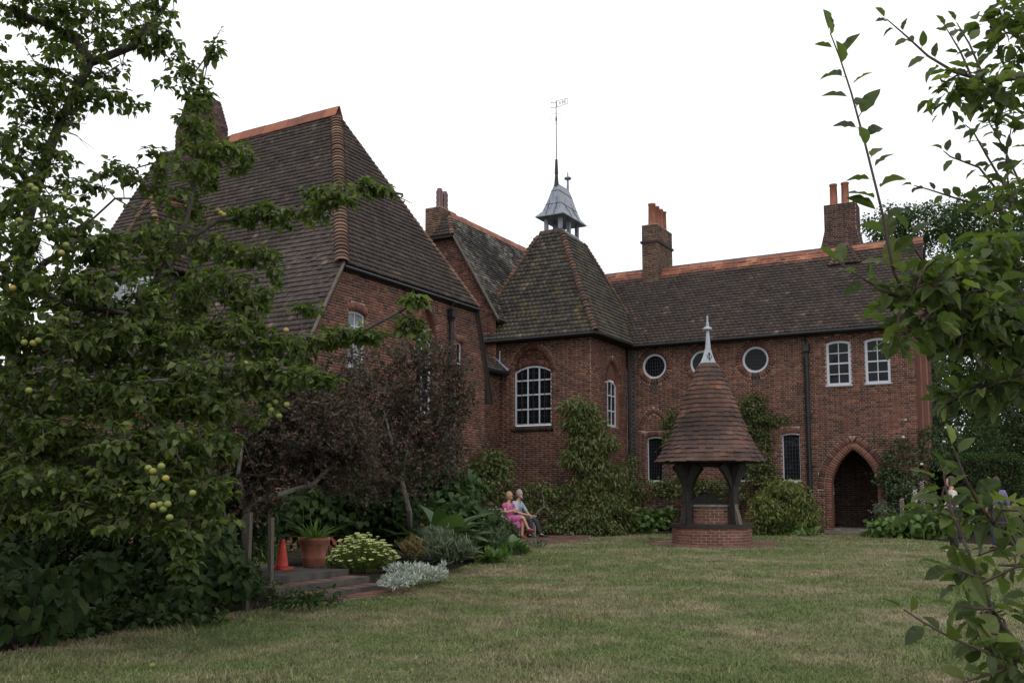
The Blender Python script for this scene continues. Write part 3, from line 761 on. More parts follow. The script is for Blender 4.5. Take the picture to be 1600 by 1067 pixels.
for a, b in (((.02, 16.08), (.44, 16.22)), ((.02, 16.32), (.44, 16.44)), ((.03, 16.08), (.03, 16.33)), ((.43, 16.22), (.43, 16.44)),
             ((.1, 16.14), (.12, 16.3)), ((.12, 16.3), (.16, 16.2)), ((.16, 16.2), (.2, 16.33)), ((.24, 16.2), (.24, 16.35)), ((.24, 16.35), (.28, 16.25)), ((.28, 16.25), (.32, 16.38)), ((.32, 16.38), (.32, 16.22)), ((.37, 16.22), (.37, 16.4)),
             ((-.02, 16.26), (-.2, 16.25)), ((-.02, 16.06), (-.2, 16.04)), ((-.2, 16.25), (-.14, 16.3)), ((-.2, 16.04), (-.14, 16.08))):
    fl.tube([vz(*a), vz(*b)], .012, 5)
fl.build('flag', M['lead_pale'], wvo)

# garden wing: gable end facing the lawn
XG = -15.5
fg = Frame((XG, 17.3, 0), (0, 1, 0), (0, 0, 1)); gy = lambda y: y-17.3
gh = [win_hole(gy(19.05), gy(19.83), 4.66, 6.22, .07),
      win_hole(gy(24.4), gy(24.76), 4.75, 6.08, .03), win_hole(gy(24.4), gy(24.76), 1.5, 2.76, .03)]
na = gothic(gy(22.75), .56, 5.6, 6.9, 8); nq = [(gy(22.19), 3.6), (gy(23.31), 3.6)] + na
gh.append(dict(poly=nq, excl=nq[:2]+[(nq[1][0], 5.61)]+gothic(gy(22.75), .76, 5.62, 7.1, 8)+[(nq[0][0], 5.61)], depth=.16, vous=voussoirs(na, .205)))
wg = wall(house, fg, [(0, 0), (8.82, 0), (8.82, 5.3), (gy(25.42), 7.42), (gy(18.78), 7.42), (0, 5.0)], gh)
window(house, fg, rect_poly(gy(19.05)+.002, gy(19.83)-.002, 4.662, 6.218, .07), .1, .07, vb=(gy(19.44),), hb=(5.05, (5.42, .05), 5.8), glass='glass_pale')
for z0, z1 in ((4.752, 6.078), (1.502, 2.758)): window(house, fg, rect_poly(gy(24.4)+.002, gy(24.76)-.002, z0, z1, .03), .1, .05, hb=((z0+z1)/2,), bw=.03)
ip = rect_poly(gy(22.3), gy(23.2), 3.7, 5.95, .1)
fgn = Frame(fg.p(0, 0, -.15), fg.U, fg.V)
wall(house, fgn, [(gy(22.15), 3.55), (gy(23.35), 3.55), (gy(23.35), 6.92), (gy(22.15), 6.92)], [dict(poly=ip, depth=.1, vous=voussoirs(ip[2:], .2))])
window(house, fgn, rect_poly(gy(22.3)+.002, gy(23.2)-.002, 3.702, 5.948, .1), .05, .07, vb=(gy(22.75),), hb=(4.4, 5.1), bw=.035)
wall(house, Frame((-26.8, 17.3, 0), (1, 0, 0), (0, 0, 1)), [(0, 0), (11.3, 0), (11.3, 4.9), (0, 4.9)])
MB().add([(-26.8, 17.3, 0), (-26.8, 26.1, 0), (-26.8, 26.1, 5.2), (-26.8, 22.15, 13.2), (-26.8, 17.3, 4.9), (-15.52, 26.1, 0), (-15.52, 26.1, 5.2)], [(0, 4, 3, 2, 1), (1, 2, 6, 5)]).build('wall', M['brick'], house)
# garden wing roofs
yr, zr, xa = 22.15, 13.32, -18.62
k_ = (zr-7.4)/(yr-18.7); ye = 16.95; zl = zr-(yr-ye)*k_
fl_ = Frame((-26.8, ye, zl), (1, 0, 0), (0, yr-ye, zr-zl)); TL = math.hypot(yr-ye, zr-zl); th = TL*(7.4-zl)/(zr-zl); XV = -15.4
r_left = roof(house, fl_, [(0, 0), (26.8+XV, 0), (26.8+XV, th), (26.8+xa, TL), (0, TL)], 'tile', g=.172, single=(300, lambda x, y, z: x > -20.5 and z > 6.2))
fh_ = Frame((XV, 18.6, 7.36), (0, 1, 0), (xa-XV, 0, zr-7.36)); HL = math.hypot(xa-XV, zr-7.36)
r_hip = roof(house, fh_, [(0, 0), (6.95, 0), (yr-18.6, HL)], 'tile', g=.172)
MB().add([(-26.8, yr, zr), (xa, yr, zr), (XV, 25.5, 7.36), (XV, 26.44, 4.3), (-26.8, 26.44, 4.3), (-26.8, 25.5, 7.36),
          (xa, yr, zr-.15), (XV, 25.44, 7.28), (XV, 26.38, 4.24), (-26.8, 26.38, 4.24), (-26.8, 25.44, 7.28)],
         [(0, 1, 2, 5)[::-1], (5, 2, 3, 4)[::-1], (2, 7, 8, 3), (3, 8, 9, 4), (6, 7, 10), (7, 8, 9, 10)]).build('roof', M['tile'], house)
hip_tiles(r_hip, (XV, 18.64, 7.34), (xa, yr, zr-.15), (.6, -.6, .5), .21, .155, 'hip_clay', arch=.75)
hip_tiles(r_hip, (XV, 25.5, 7.36), (xa, yr, zr-.1), (.6, .6, .5), .1, .17, 'hip_clay')
ridge_tiles(r_left, (-23.2, yr, zr), (xa+.1, yr, zr+.06), 60, 60, .38, .5, lift=.14)
ve = MB()   # the mortared verge of the long slope, then of the far slope
ve.add([(XV+.0, ye, zl-.13), (XV+.0, ye, zl-.02), (XV, 18.72, 7.38), (XV, 18.72, 7.27), (XV-.3, ye, zl-.13), (XV-.3, 18.72, 7.27)], [(0, 3, 2, 1), (0, 4, 5, 3)])
ve.tube([(XV+.02, ye, zl-.04), (XV+.02, 18.7, 7.36)], .045, 6); ve.build('verge', M['verge'], house)
MB().tube([(XV+.02, 25.47, 7.3), (XV+.02, 26.42, 4.26)], .035, 6).build('verge', M['soffit'], house)
gutter((XV+.03, 18.7, 7.26), (XV+.03, 25.5, 7.26), .05)
MB().box((-15.48, 18.75, 7.18), (XV-.02, 25.5, 7.24)).build('soffit', M['soffit'], house)
gutter((-26.8, ye-.03, zl-.06), (XV, ye-.03, zl-.06))
downpipe(XG, 23.92, 0, 6.62, (1, 0), r=.07)

# dormer on the long slope
dmx0, dmx1, dy, dz = -23.95, -21.25, 18.05, 7.75; dr = -22.6
dorm = MB().box((dmx0+.25, dy, 6.0), (dmx1-.25, dy+2.0, dz)).build('dormer', M['deck'], house)
fd_ = Frame((dmx0+.25, dy-.012, 0), (1, 0, 0), (0, 0, 1))
window(house, fd_, rect_poly(.1, 1.1, 6.3, 7.6), -.03, .09, vb=(.6,), hb=(6.95,), glass='glass_pale', label='white casement window in the tall dormer')
window(house, fd_, rect_poly(1.14, 2.1, 6.3, 7.6), -.03, .09, vb=(1.62,), hb=(6.95,), glass='glass_pale')
yb = yr-(zr-dz)/k_; yt = yr-(zr-10.2)/k_
for sg, x0 in ((-1, dmx0), (1, dmx1)):
    U = (0, 1, 0) if sg > 0 else (0, -1, 0); ol = math.hypot(dr-x0, 10.2-dz)
    o_ = (x0, dy-.15, dz) if sg > 0 else (x0, 21.0, dz)
    f_ = Frame(o_, U, (dr-x0, 0, 10.2-dz))
    pl = [(0, 0), (21-dy+.15, 0), (21-dy+.15, ol), (.55, ol)] if sg > 0 else [(0, 0), (21-dy+.15, 0), (21-dy-.4, ol), (0, ol)]
    roof(house, f_, pl, 'tile', g=.172, thick=.06)
f_ = Frame((dmx0, dy-.15, dz), (1, 0, 0), (0, .55, 10.2-dz)); roof(house, f_, [(0, 0), (dmx1-dmx0, 0), (dr-dmx0, math.hypot(.55, 10.2-dz))], 'tile', g=.172, thick=.06)
ridge_tiles(dorm, (dr, dy+.38, 10.2), (dr, yt+.2, 10.2), 61, 61, .25, .45, lift=.06)
hip_tiles(dorm, (dmx1, dy-.15, dz), (dr, dy+.4, 10.2), (.4, -.7, .5), .1, .16, 'hip_clay'); hip_tiles(dorm, (dmx0, dy-.15, dz), (dr, dy+.4, 10.2), (-.4, -.7, .5), .1, .16, 'hip_clay')

# link between garden wing and tower, with its lean-to
wall(house, Frame((-16.69, 25.9, 0), (0, 1, 0), (0, 0, 1)), [(0, 0), (3.4, 0), (3.4, 5.7), (0, 5.7)])
fk = Frame((-16.34, 25.0, 5.66), (0, 1, 0), (-1.15, 0, 1.0)); r_l = roof(house, fk, [(0, 0), (4.18, 0), (4.18, 1.5), (0, 1.5)], 'tile_grey', thick=.06)
MB().tube([(-16.3, 29.14, 5.72), (-17.4, 29.14, 6.68)], .05, 6).build('flashing', M['lead'], house)
gutter((-16.3, 25.5, 5.6), (-16.3, 29.1, 5.6))

# rear gable behind the tower
x3, z3 = -18.95, 11.95; y3 = 28.9
f3 = Frame((-20.9, y3, 5.5), (1, 0, 0), (0, 0, 1)); s3 = lambda x: x+20.9
wall(house, f3, [(0, 0), (s3(-16.7), 0), (s3(-16.7), 2.35), (s3(-18.55), 5.45), (s3(-19.35), 5.45), (0, 2.6)], mort='mortar_dark')
ol = math.hypot(x3+16.4, z3-7.5)
f3r = Frame((-16.4, y3-.2, 7.5), (0, 1, 0), (x3+16.4, 0, z3-7.5))
r3 = roof(house, f3r, [(0, 0), (7.2, 0), (7.2, ol), (.55, ol), (0, ol*.8)], 'tile_patchy', g=.135)
MB().add([(-21.5, y3-.2, 7.5), (-21.5, y3+7, 7.5), (x3, y3+7, z3), (x3, y3+.3, z3)], [(0, 1, 2, 3)]).build('roof', M['tile'], house)
f3h = Frame((-19.5, y3-.22, 10.98), (1, 0, 0), (0, .52, .95)); roof(house, f3h, [(0, 0), (1.05, 0), (.55, 1.07)], 'tile', g=.15, thick=.05)
hip_tiles(r3, (-18.45, y3-.22, 10.95), (x3, y3+.3, 11.9), (.6, -.6, .5), .1, .15, 'hip_clay')
ridge_tiles(r3, (x3, y3+.3, z3), (x3, 36.0, z3), 60, 60, .28, .42, lift=.08)
MB().tube([(-18.42, y3-.2, 10.9), (-16.45, y3-.2, 7.55)], .05, 6).build('verge', M['verge'], house)
MB().box((-19.6, y3-.25, 10.86), (-18.4, y3-.01, 10.95)).build('soffit', M['soffit'], house)

def chimney(x0, x1, y0, y1, z0, z1, mat='brick', mort='mortar_dark', top=None, bands=(), label=None):
    """top = (x0, x1) at z1 and the height where the taper starts"""
    tx0, tx1, zt = top if top else (x0, x1, z1)
    pf = [(x0, z0), (x1, z0)] + ([(x1, zt)] if z0 < zt < z1 else []) + [(tx1, z1), (tx0, z1)] + ([(x0, zt)] if z0 < zt < z1 else [])
    n = len(pf); mb = MB()
    mb.add([(x, y0, z) for x, z in pf] + [(x, y1, z) for x, z in pf], [tuple(range(n)), tuple(range(2*n-1, n-1, -1))] + [(i, i+n, (i+1) % n+n, (i+1) % n) for i in range(n)])
    for z, p, h in bands: mb.box((tx0-p, y0-p, z), (tx1+p, y1+p, z+h), 1)
    c = mb.build('chimney', [M[mort], M['brick_dark']], house)
    if label: c['label'] = label
    f = Frame((0, y0-.01, 0), (1, 0, 0), (0, 0, 1)); brick_stuff('brickwork', f, rects([b[:4] for b in lay(pf)]), M[mat], c)
    hh = zt-z0
    f = Frame((x1+.01, y0, z0), (0, 1, 0), (0, 0, 1))
    if hh > .1: brick_stuff('brickwork', f, rects([b[:4] for b in lay([(0, 0), (y1-y0, 0), (y1-y0, hh), (0, hh)])]), M[mat], c)
    if top and z1-zt > .1:
        f = Frame((x1+.01, y0, max(zt, z0)), (0, 1, 0), (tx1-x1, 0, z1-max(zt, z0))); h2 = math.hypot(tx1-x1, z1-max(zt, z0))
        brick_stuff('brickwork', f, rects([b[:4] for b in lay([(0, 0), (y1-y0, 0), (y1-y0, h2), (0, h2)])]), M[mat], c)
    return c
def pots(c, spots, prof, mat):
    me = MB().lathe((0, 0, 0), prof, 16).mesh('chimney_pot'); me.materials.append(M[mat]); me.shade_smooth()
    for x, y, z, s in spots: place('chimney_pot', me, c, (x, y, z), np.array([s, 0, 0]), np.array([0, s, 0]), np.array([0, 0, s]))
tall = [(.165, 0), (.155, .1), (.14, .86), (.16, .87), (.16, .93), (.12, .93), (.11, .8)]
c1 = chimney(-13.28, -12.62, 34.85, 36.6, 9.4, 12.12, 'brick_stock', 'mortar', bands=((11.36, .06, .09), (12.0, .0, .02)), label='tall narrow chimney with four orange pots')
pots(c1, [(-12.93, y, 12.1, 1.0) for y in (35.1, 35.55, 36.0, 36.4)], tall, 'pot_clay')
c2a = chimney(-6.55, -4.9, 35.6, 36.5, 10.0, 11.12, 'brick_soot_shade', 'mortar', top=(-6.28, -5.14, 10.0), label='broad chimney flaring at its foot with two orange pots')
c2 = chimney(-6.28, -5.14, 35.6, 36.5, 11.12, 12.1, 'brick_soot_shade', 'mortar')
pots(c2, [(-5.97, 35.95, 12.08, .95), (-5.55, 35.95, 12.08, .95)], tall, 'pot_clay')
c3 = chimney(-19.86, -19.2, 28.95, 30.1, 9.5, 12.22, 'brick_stock', 'mortar', label='chimney with two dark glazed pots on the rear gable')
ribs = [(.14, 0), (.15, .12), (.12, .15), (.14, .3), (.12, .33), (.14, .48), (.12, .51), (.14, .66), (.12, .7), (.09, .8), (.04, .82)]
pots(c3, [(-19.45, 29.3, 12.2, 1.05), (-19.42, 29.62, 12.2, 1.0)], ribs, 'pot_dark')
c4 = chimney(-25.55, -23.75, 21.8, 22.5, 11.5, 14.95, 'brick_soot_shade', 'mortar_dark', top=(-25.1, -24.15, 13.9), bands=(), label='massive chimney with tapering shoulders')
# ---------------------------------------------------------------- ground
LAWN_EDGE = [(-8.2, 1.0), (-8.28, 5.3), (-8.42, 6.2), (-8.5, 8.5), (-8.45, 9.6), (-8.1, 9.8), (-8.1, 11.3), (-8.5, 11.5), (-8.85, 12.8), (-9.25, 14.3), (-10.0, 16.6), (-10.8, 18.7), (-11.45, 21.4)]
bed = LAWN_EDGE + [(-12.4, 24.2), (-11.6, 26.4), (-11.2, 28.4), (-10.2, 29.3), (-9.0, 31.2), (-6.4, 31.7), (-6.2, 32.4), (-13, 32.4), (-13.1, 29.1), (-16.6, 29.1), (-16.6, 26.2), (-15.4, 26.1), (-15.4, 17.2), (-40, 17.2), (-40, 1)]
def sheet(name, poly, z, mat, kind='structure', jitter=0):
    P = [(x, y) for x, y in poly]
    tri = tessellate_polygon([[Vector((x, y, 0)) for x, y in P]])
    A = np.array(P); T = [t if np.cross(A[t[1]]-A[t[0]], A[t[2]]-A[t[0]]) > 0 else t[::-1] for t in tri]
    return tag(MB().add([(x, y, z) for x, y in P], T).build(name, M[mat]), kind=kind)
tag(MB().add([(-220, -220, 0), (220, -220, 0), (220, 220, 0), (-220, 220, 0)], [(0, 1, 2, 3)]).build('lawn', M['turf']), kind='structure')
sheet('flower_bed', bed, .006, 'soil')
sheet('border_soil', [(-4.3, 31.6), (-2.6, 29.2), (-1.6, 28.2), (2, 26.5), (14, 24), (30, 60), (-2.9, 60), (-2.9, 32.4), (-4.3, 32.4)], .006, 'soil')

def inside(poly, x, y):
    r = np.zeros(len(x), bool); n = len(poly)
    for i in range(n):
        (a, b), (c, d) = poly[i], poly[(i+1) % n]
        k = (b > y) != (d > y); r ^= k & (x < (c-a)*(y-b)/(d-b+1e-12)+a)
    return r

# brick path by the bench
path = [(-11.45, 21.4), (-11.15, 23.4), (-11.4, 25.4), (-12.4, 27.6), (-14.6, 27.6), (-14.6, 22.6)]
pth = sheet('path', path, .012, 'mortar_dark')
q = [(x+.005+(j % 2)*.11, x+.215+(j % 2)*.11, 21.3+j*.11+.005, 21.3+j*.11+.105) for j in range(60) for x in np.arange(-14.9, -11, .22)]
q = [b for b in q if inside(path, np.array([b[0], b[1]]), np.array([b[2], b[3]])).all()]
brick_stuff('paving', Frame((0, 0, .02), (1, 0, 0), (0, 1, 0)), rects(q), M['paver'], pth, front=(-.002, .004), back=-.006)
dp = sheet('paving', [(-6.1, 31.3), (-4.1, 31.2), (-4.1, 32.2), (-6.1, 32.2)], .01, 'mortar_dark')
q = [(x+.005, x+.215, 31.35+j*.11+.005, 31.35+j*.11+.105) for j in range(7) for x in np.arange(-6.05, -4.3, .22)]
brick_stuff('paving_bricks', Frame((0, 0, .018), (1, 0, 0), (0, 1, 0)), rects(q), M['paver'], dp, front=(-.002, .004), back=-.006)

# turf blades over the part of the lawn in view
def blades():
    N = 420000
    d = 5.2*np.exp(rng.uniform(0, math.log(34/5.2), N)); lat = rng.uniform(-.62, .66, N)*d
    P = FH[None, :2]*d[:, None]+RT[None, :2]*lat[:, None]
    x, y = P[:, 0], P[:, 1]
    ok = ~inside(bed, x, y) & ~inside(path, x, y) & (y < 32.1) & ~((np.hypot(x+7.55, y-24.75) < 1.78)) & ~((x > -6.1) & (x < -4.1) & (y > 31.3)) & ~((x < -8.05) & (y > 9.7) & (y < 11.4))
    ok &= ~inside([(-4.3, 31.6), (-2.6, 29.2), (-1.6, 28.2), (2, 26.5), (14, 24), (30, 60), (-2.9, 60)], x, y)
    x, y, d = x[ok], y[ok], d[ok]; n = len(x)
    tuft = np.sin(x*2.1+np.sin(y*1.7)*1.6)*np.sin(y*1.3+np.sin(x*1.1)*2)
    h = rng.uniform(.012, .026, n)*(1+.55*np.clip(tuft, 0, 1))*np.where(rng.random(n) < .015+.05*np.clip(tuft, 0, 1), 2.6, 1)*(1+d/60)
    w = .0022*(1+d/8)*rng.uniform(.7, 1.3, n)
    a = rng.uniform(0, 2*PI, n); ln = rng.uniform(.2, 1.1, n)*h; b = rng.uniform(0, 2*PI, n)
    px, py = np.cos(a)*w, np.sin(a)*w; lx, ly = np.cos(b)*ln, np.sin(b)*ln
    V = np.empty((n, 5, 3))
    V[:, 0] = np.stack([x-px, y-py, np.zeros(n)], 1); V[:, 1] = np.stack([x+px, y+py, np.zeros(n)], 1)
    V[:, 2] = np.stack([x+px*.7+lx*.4, y+py*.7+ly*.4, h*.62], 1); V[:, 3] = np.stack([x-px*.7+lx*.4, y-py*.7+ly*.4, h*.62], 1)
    V[:, 4] = np.stack([x+lx, y+ly, h], 1)
    i = np.arange(n)[:, None]*5
    tag(link('grass', np_mesh('grass', V.reshape(-1, 3), [i+np.array([[0, 1, 2, 3]]), i+np.array([[3, 2, 4]])]), M['blade']), kind='stuff')
blades()

# ---------------------------------------------------------------- the well
WX, WY = -7.55, 24.75
well = empty('well_house', (WX, WY, 0), 'round brick garden well under a tall conical tiled roof on oak posts', 'well')
def drum(r, z0, n_course, name, seg):
    core = MB().lathe((WX, WY, z0), [(r+.001, 0), (r+.001, n_course*.075)], 40).build(name, M['mortar'], well)
    nb = int(round(2*PI*r/.2275)); w_ = 2*PI*r/nb-.02
    V, F_ = prisms(Frame((0,0,0), (1,0,0), (0,1,0)), rects([(-w_/2, w_/2, -.0305, .0305)]), np.full((1,4), .006), np.full((1,4), -.03))
    me = MB().add(V, [tuple(f[0]) for f in F_]).mesh('brick'); me.materials.append(M['brick_red'])
    for k in range(n_course):
        for j in range(nb):
            t = 2*PI*(j+.5*(k % 2))/nb; rr = r+rng.uniform(-.003, .004)
            Nn = np.array([math.cos(t), math.sin(t), 0]); U = np.array([-math.sin(t), math.cos(t), 0])
            if Nn @ FH > .35: continue          # far side of the drum, never seen
            place('brick', me, core, (WX+Nn[0]*rr, WY+Nn[1]*rr, z0+.0375+k*.075), U, np.array([0, 0, 1.]), Nn)
    return core
drum(1.05, 0, 6, 'base', 40)
MB().lathe((WX, WY, .45), [(1.0, 0), (1.1, .005), (1.1, .09), (.62, .1)], 40).build('oak_ring', M['oak'], well)
drum(.68, .55, 6, 'shaft', 30)
MB().lathe((WX, WY, 1.0), [(.66, 0), (.73, .005), (.73, .055), (.55, .06)], 32).build('coping', M['stone'], well)
cov = MB()
pf = [(-.62, 0), (.62, 0), (.6, .06), (.38, .08), (.28, .2), (.12, .27), (-.1, .27), (-.28, .2), (-.38, .08), (-.6, .06)]
for k in (-1, 1):
    pass
fw_ = np.array([.875, .485, 0]); fn_ = np.array([-.485, .875, 0]); cc = np.array([WX, WY, 1.06])-fn_*.25
V = [cc+fw_*(a-.2)+np.array([0, 0, b])+fn_*s_ for s_ in (-.06, .06) for a, b in pf]; n = len(pf)
cov.add(V, [tuple(range(n)), tuple(range(2*n-1, n-1, -1))]+[(i, i+n, (i+1) % n+n, (i+1) % n) for i in range(n)]).build('end_board', M['oak'], well)
MB().tube([cc-fw_*.1+np.array([0, 0, .2])-fn_*.0, cc-fw_*.1+np.array([0, 0, .2])+fn_*.9], .13, 10).build('windlass', M['oak'], well)
for k, (la, fo) in enumerate(((.44, -.73), (-.73, -.44), (.73, .44), (-.44, .73))):
    d = unit(np.array([RT[0]*la+FH[0]*fo, RT[1]*la+FH[1]*fo, 0])); tn = np.array([-d[1], d[0], 0])
    p0 = np.array([WX, WY, 0])+d*.855
    mb = MB()
    for zz, ww in (((.55, 2.16), .085),):
        a_, b_ = p0-d*ww-tn*ww, p0+d*ww+tn*ww
        Q = [p0+d*i*ww+tn*j*ww for i, j in ((-1, -1), (1, -1), (1, 1), (-1, 1))]
        mb.add([(x[0], x[1], zz[0]) for x in Q]+[(x[0], x[1], zz[1]) for x in Q], [(0,3,2,1),(4,5,6,7),(0,1,5,4),(1,2,6,5),(2,3,7,6),(3,0,4,7)])
    po = mb.build('post', M['oak'], well)
    def brace(pts, wd_, dirn, side, mat='oak', nm='brace'):
        b_ = MB(); S = side*.055; V = []
        for (u, z) in pts:
            for sg in (-1, 1):
                V += [p0+dirn*u+S*sg+np.array([0, 0, z]), ]
        # a curved board: front edge pts and back edge shifted by wd_
        V = []
        for (u, z, u2, z2) in wd_:
            for sg in (-1, 1): V.append(p0+dirn*u+S*sg+np.array([0, 0, z]))
            for sg in (-1, 1): V.append(p0+dirn*u2+S*sg+np.array([0, 0, z2]))
        k_ = len(wd_); Fs = []
        for i in range(k_-1):
            a = i*4; Fs += [(a, a+1, a+5, a+4), (a+2, a+6, a+7, a+3), (a, a+4, a+6, a+2), (a+1, a+3, a+7, a+5)]
        Fs += [(0, 2, 3, 1), (4*k_-4, 4*k_-3, 4*k_-1, 4*k_-2)]
        b_.add(V, Fs).build(nm, M[mat], po)
    up = [(.05, 1.3, .05, 1.52), (.12, 1.5, .1, 1.72), (.22, 1.7, .16, 1.9), (.36, 1.9, .25, 2.05), (.52, 2.04, .36, 2.16)]
    brace([], up, tn, d); brace([], up, -tn, d)
    brace([], [(.05, 1.4, .05, 1.62), (.11, 1.62, .08, 1.85), (.2, 1.85, .12, 2.05), (.36, 2.1, .2, 2.19)], d, tn)
    if k in (0, 1, 2): brace([], [(.24, .55, .12, .55), (.2, .72, .09, .72), (.11, .95, .04, 1.0), (.07, 1.15, .0, 1.25)], d, tn, 'oak_pale' if k == 0 else 'oak', 'strut')
    hd = d*.85
for k in range(4):
    an = math.atan2(FH[1], FH[0])
pl = MB()
Qp = [np.array([WX+RT[0]*la+FH[0]*fo, WY+RT[1]*la+FH[1]*fo, 2.14]) for la, fo in ((.44, -.73), (.73, .44), (-.44, .73), (-.73, -.44))]
for i in range(4):
    MB().tube([Qp[i], Qp[(i+1) % 4]], .08, 6).build('wall_plate', M['oak'], well)
MB().lathe((WX, WY, 2.17), [(1.42, 0), (1.4, .03), (.1, .6)], 40, cap=True).build('soffit', M['deck'], well)
MB().box((WX-.02, WY-.02, 1.1), (WX+.02, WY+.02, 1.5)).build('iron_hook', M['iron'], well)
# iron railing hoops between the posts
ir = MB()
for i in (0, 1, 3):
    a, b = Qp[i].copy(), Qp[(i+1) % 4].copy()
    for z in (1.45, .9): ir.tube([(a[0], a[1], z), (b[0], b[1], z)], .009, 5)
    for t in np.linspace(.12, .88, 7): ir.tube([tuple((a+(b-a)*t)[:2])+(.55,), tuple((a+(b-a)*t)[:2])+(1.45,)], .006, 4)
ir.build('railing', M['iron'], well)
prof = [(1.47, 2.2), (1.2, 2.6), (.97, 3.05), (.78, 3.58), (.57, 4.12), (.375, 4.58), (.24, 4.9)]
pr_, pz_ = np.array(prof).T
wroof = MB().lathe((WX, WY, 0), [(r-.03, z) for r, z in prof], 40).build('roof', M['deck'], well)
ds = np.concatenate([[0], np.cumsum(np.hypot(np.diff(pr_), np.diff(pz_)))]); rows = 22; allt = []
for k in range(rows):
    s0, s1 = ds[-1]*k/rows, ds[-1]*min((k+1.28)/rows, 1.)
    r0, z0, r1, z1 = np.interp(s0, ds, pr_), np.interp(s0, ds, pz_), np.interp(s1, ds, pr_), np.interp(s1, ds, pz_)
    nn = max(9, int(round(2*PI*r0/.178)))
    for j in range(nn):
        t0 = 2*PI*(j+.5*(k % 2))/nn; t1 = t0+2*PI/nn*.985; jt = rng.normal(0, .006); dz = rng.normal(0, .008); dz2 = dz+rng.normal(0, .006)
        def pt(r, t, z, o): return (WX+(r+o)*math.cos(t), WY+(r+o)*math.sin(t), z)
        v = [pt(r0, t0, z0+dz, .046+jt), pt(r0, t1, z0+dz2, .046+jt), pt(r1, t1, z1, .006), pt(r1, t0, z1, .006), pt(r0, t0, z0+dz-.005, .008+jt), pt(r0, t1, z0+dz2-.005, .008+jt)]
        face = -math.cos((t0+t1)/2-math.atan2(FH[1], FH[0]))
        allt.append((face, v))
allt.sort(key=lambda a: -a[0])
TF = [(0, 1, 2, 3), (4, 5, 1, 0), (4, 0, 3), (1, 5, 2)]
for f_, v in allt[:300]: MB().add(v, TF).build('tile', M['tile_well'], wroof)
mb = MB()
for f_, v in allt[300:]: mb.add(v, TF)
mb.build('tiling', M['tile_well'], wroof, 'stuff')
fin = MB().lathe((WX, WY, 4.86), [(.28, 0), (.23, .05), (.15, .22), (.1, .4), (.1, .42), (.085, .44)], 4, a0=PI/4+R(29)-R(45)+R(8)).lathe((WX, WY, 5.3), [(.08, 0), (.042, .5), (.035, .52)], 6)
fin.lathe((WX, WY, 5.8), [(.035, 0), (.12, .03), (.13, .06), (.1, .1), (.05, .12), (.04, .14), (.045, .2), (.03, .24), (.022, .42), (.0, .44)], 14)
fo = fin.build('finial', M['lead_pale'], well)
em = MB(); e0 = np.array([WX, WY, 0])-FH*.21
for pts in ([(0, 4.95), (.0, 5.18)], [(0, 5.0), (-.06, 5.05), (-.06, 5.12)], [(0, 5.0), (.06, 5.05), (.06, 5.1)], [(0, 5.1), (.035, 5.14), (.0, 5.19), (-.03, 5.14), (0, 5.1)]):
    em.tube([e0+RT*a+np.array([0, 0, z])+FH*(z-4.95)*.32 for a, z in pts], .011, 5)
em.build('sprig_emblem', M['lead_dark'], fo)
# the ring of paving round it
wp = tag(MB().lathe((WX, WY, .008), [(1.0, 0), (1.78, 0)], 40, cap=False).build('well_paving', M['mortar_dark']), kind='structure')
for k, r in enumerate((1.08, 1.31, 1.54)):
    nn = int(2*PI*(r+.1)/.115)
    for j in range(nn):
        t = 2*PI*j/nn; d = np.array([math.cos(t), math.sin(t), 0])
        if d @ FH > .5: continue
        t2 = t+2*PI/nn*.92
        if k == 0 and j % 1 == 0 or k: 
            v = [(WX+rr*math.cos(tt), WY+rr*math.sin(tt), .008+zz) for zz in (.012+rng.uniform(0, .006), -.002) for rr, tt in ((r, t), (r+.215, t), (r+.215, t2), (r, t2))]
            MB().add(v, [(0,1,2,3),(0,4,5,1),(1,5,6,2),(2,6,7,3),(3,7,4,0)]).build('paver', M['paver'], wp)

# ---------------------------------------------------------------- steps, cone, pots, stakes
steps = empty('garden_steps', (-9.0, 10.2, 0), 'low brick steps rising from the lawn to the cone and pot', 'steps')
for x0, x1, z in ((-13.2, -9.12, .27), (-9.12, -8.72, .18), (-8.72, -8.36, .09)):
    s = MB().box((x0, 9.35, 0), (x1-.06, 11.3, z-.012)).build('step', M['slab'], steps)
    MB().box((x1-.09, 9.33, z-.09), (x1, 11.32, z)).build('edging', M['slab'], s)
    if x0 > -13: 
        for j in range(17): MB().box((x0+.012, 9.37+j*.114, z-.03), (x1-.1, 9.37+j*.114+.104, z+rng.uniform(-.004, .003))).build('brick', M['paver'], s)
s = MB().box((-8.4, 9.9, 0), (-8.06, 11.4, .012)).build('step', M['mortar_dark'], steps)
for j in range(13): MB().box((-8.37, 9.92+j*.114, .005), (-8.09, 9.92+j*.114+.104, .02+rng.uniform(0, .006))).build('brick', M['brick_red'], s)
sl = MB()
for k in range(9):
    for j in range(4):
        MB().box((-13.1+k*.44, 9.4+j*.475, .25), (-13.1+k*.44+.43, 9.4+j*.475+.465, .268+rng.uniform(0, .006))).build('slab', M['slab'], steps)

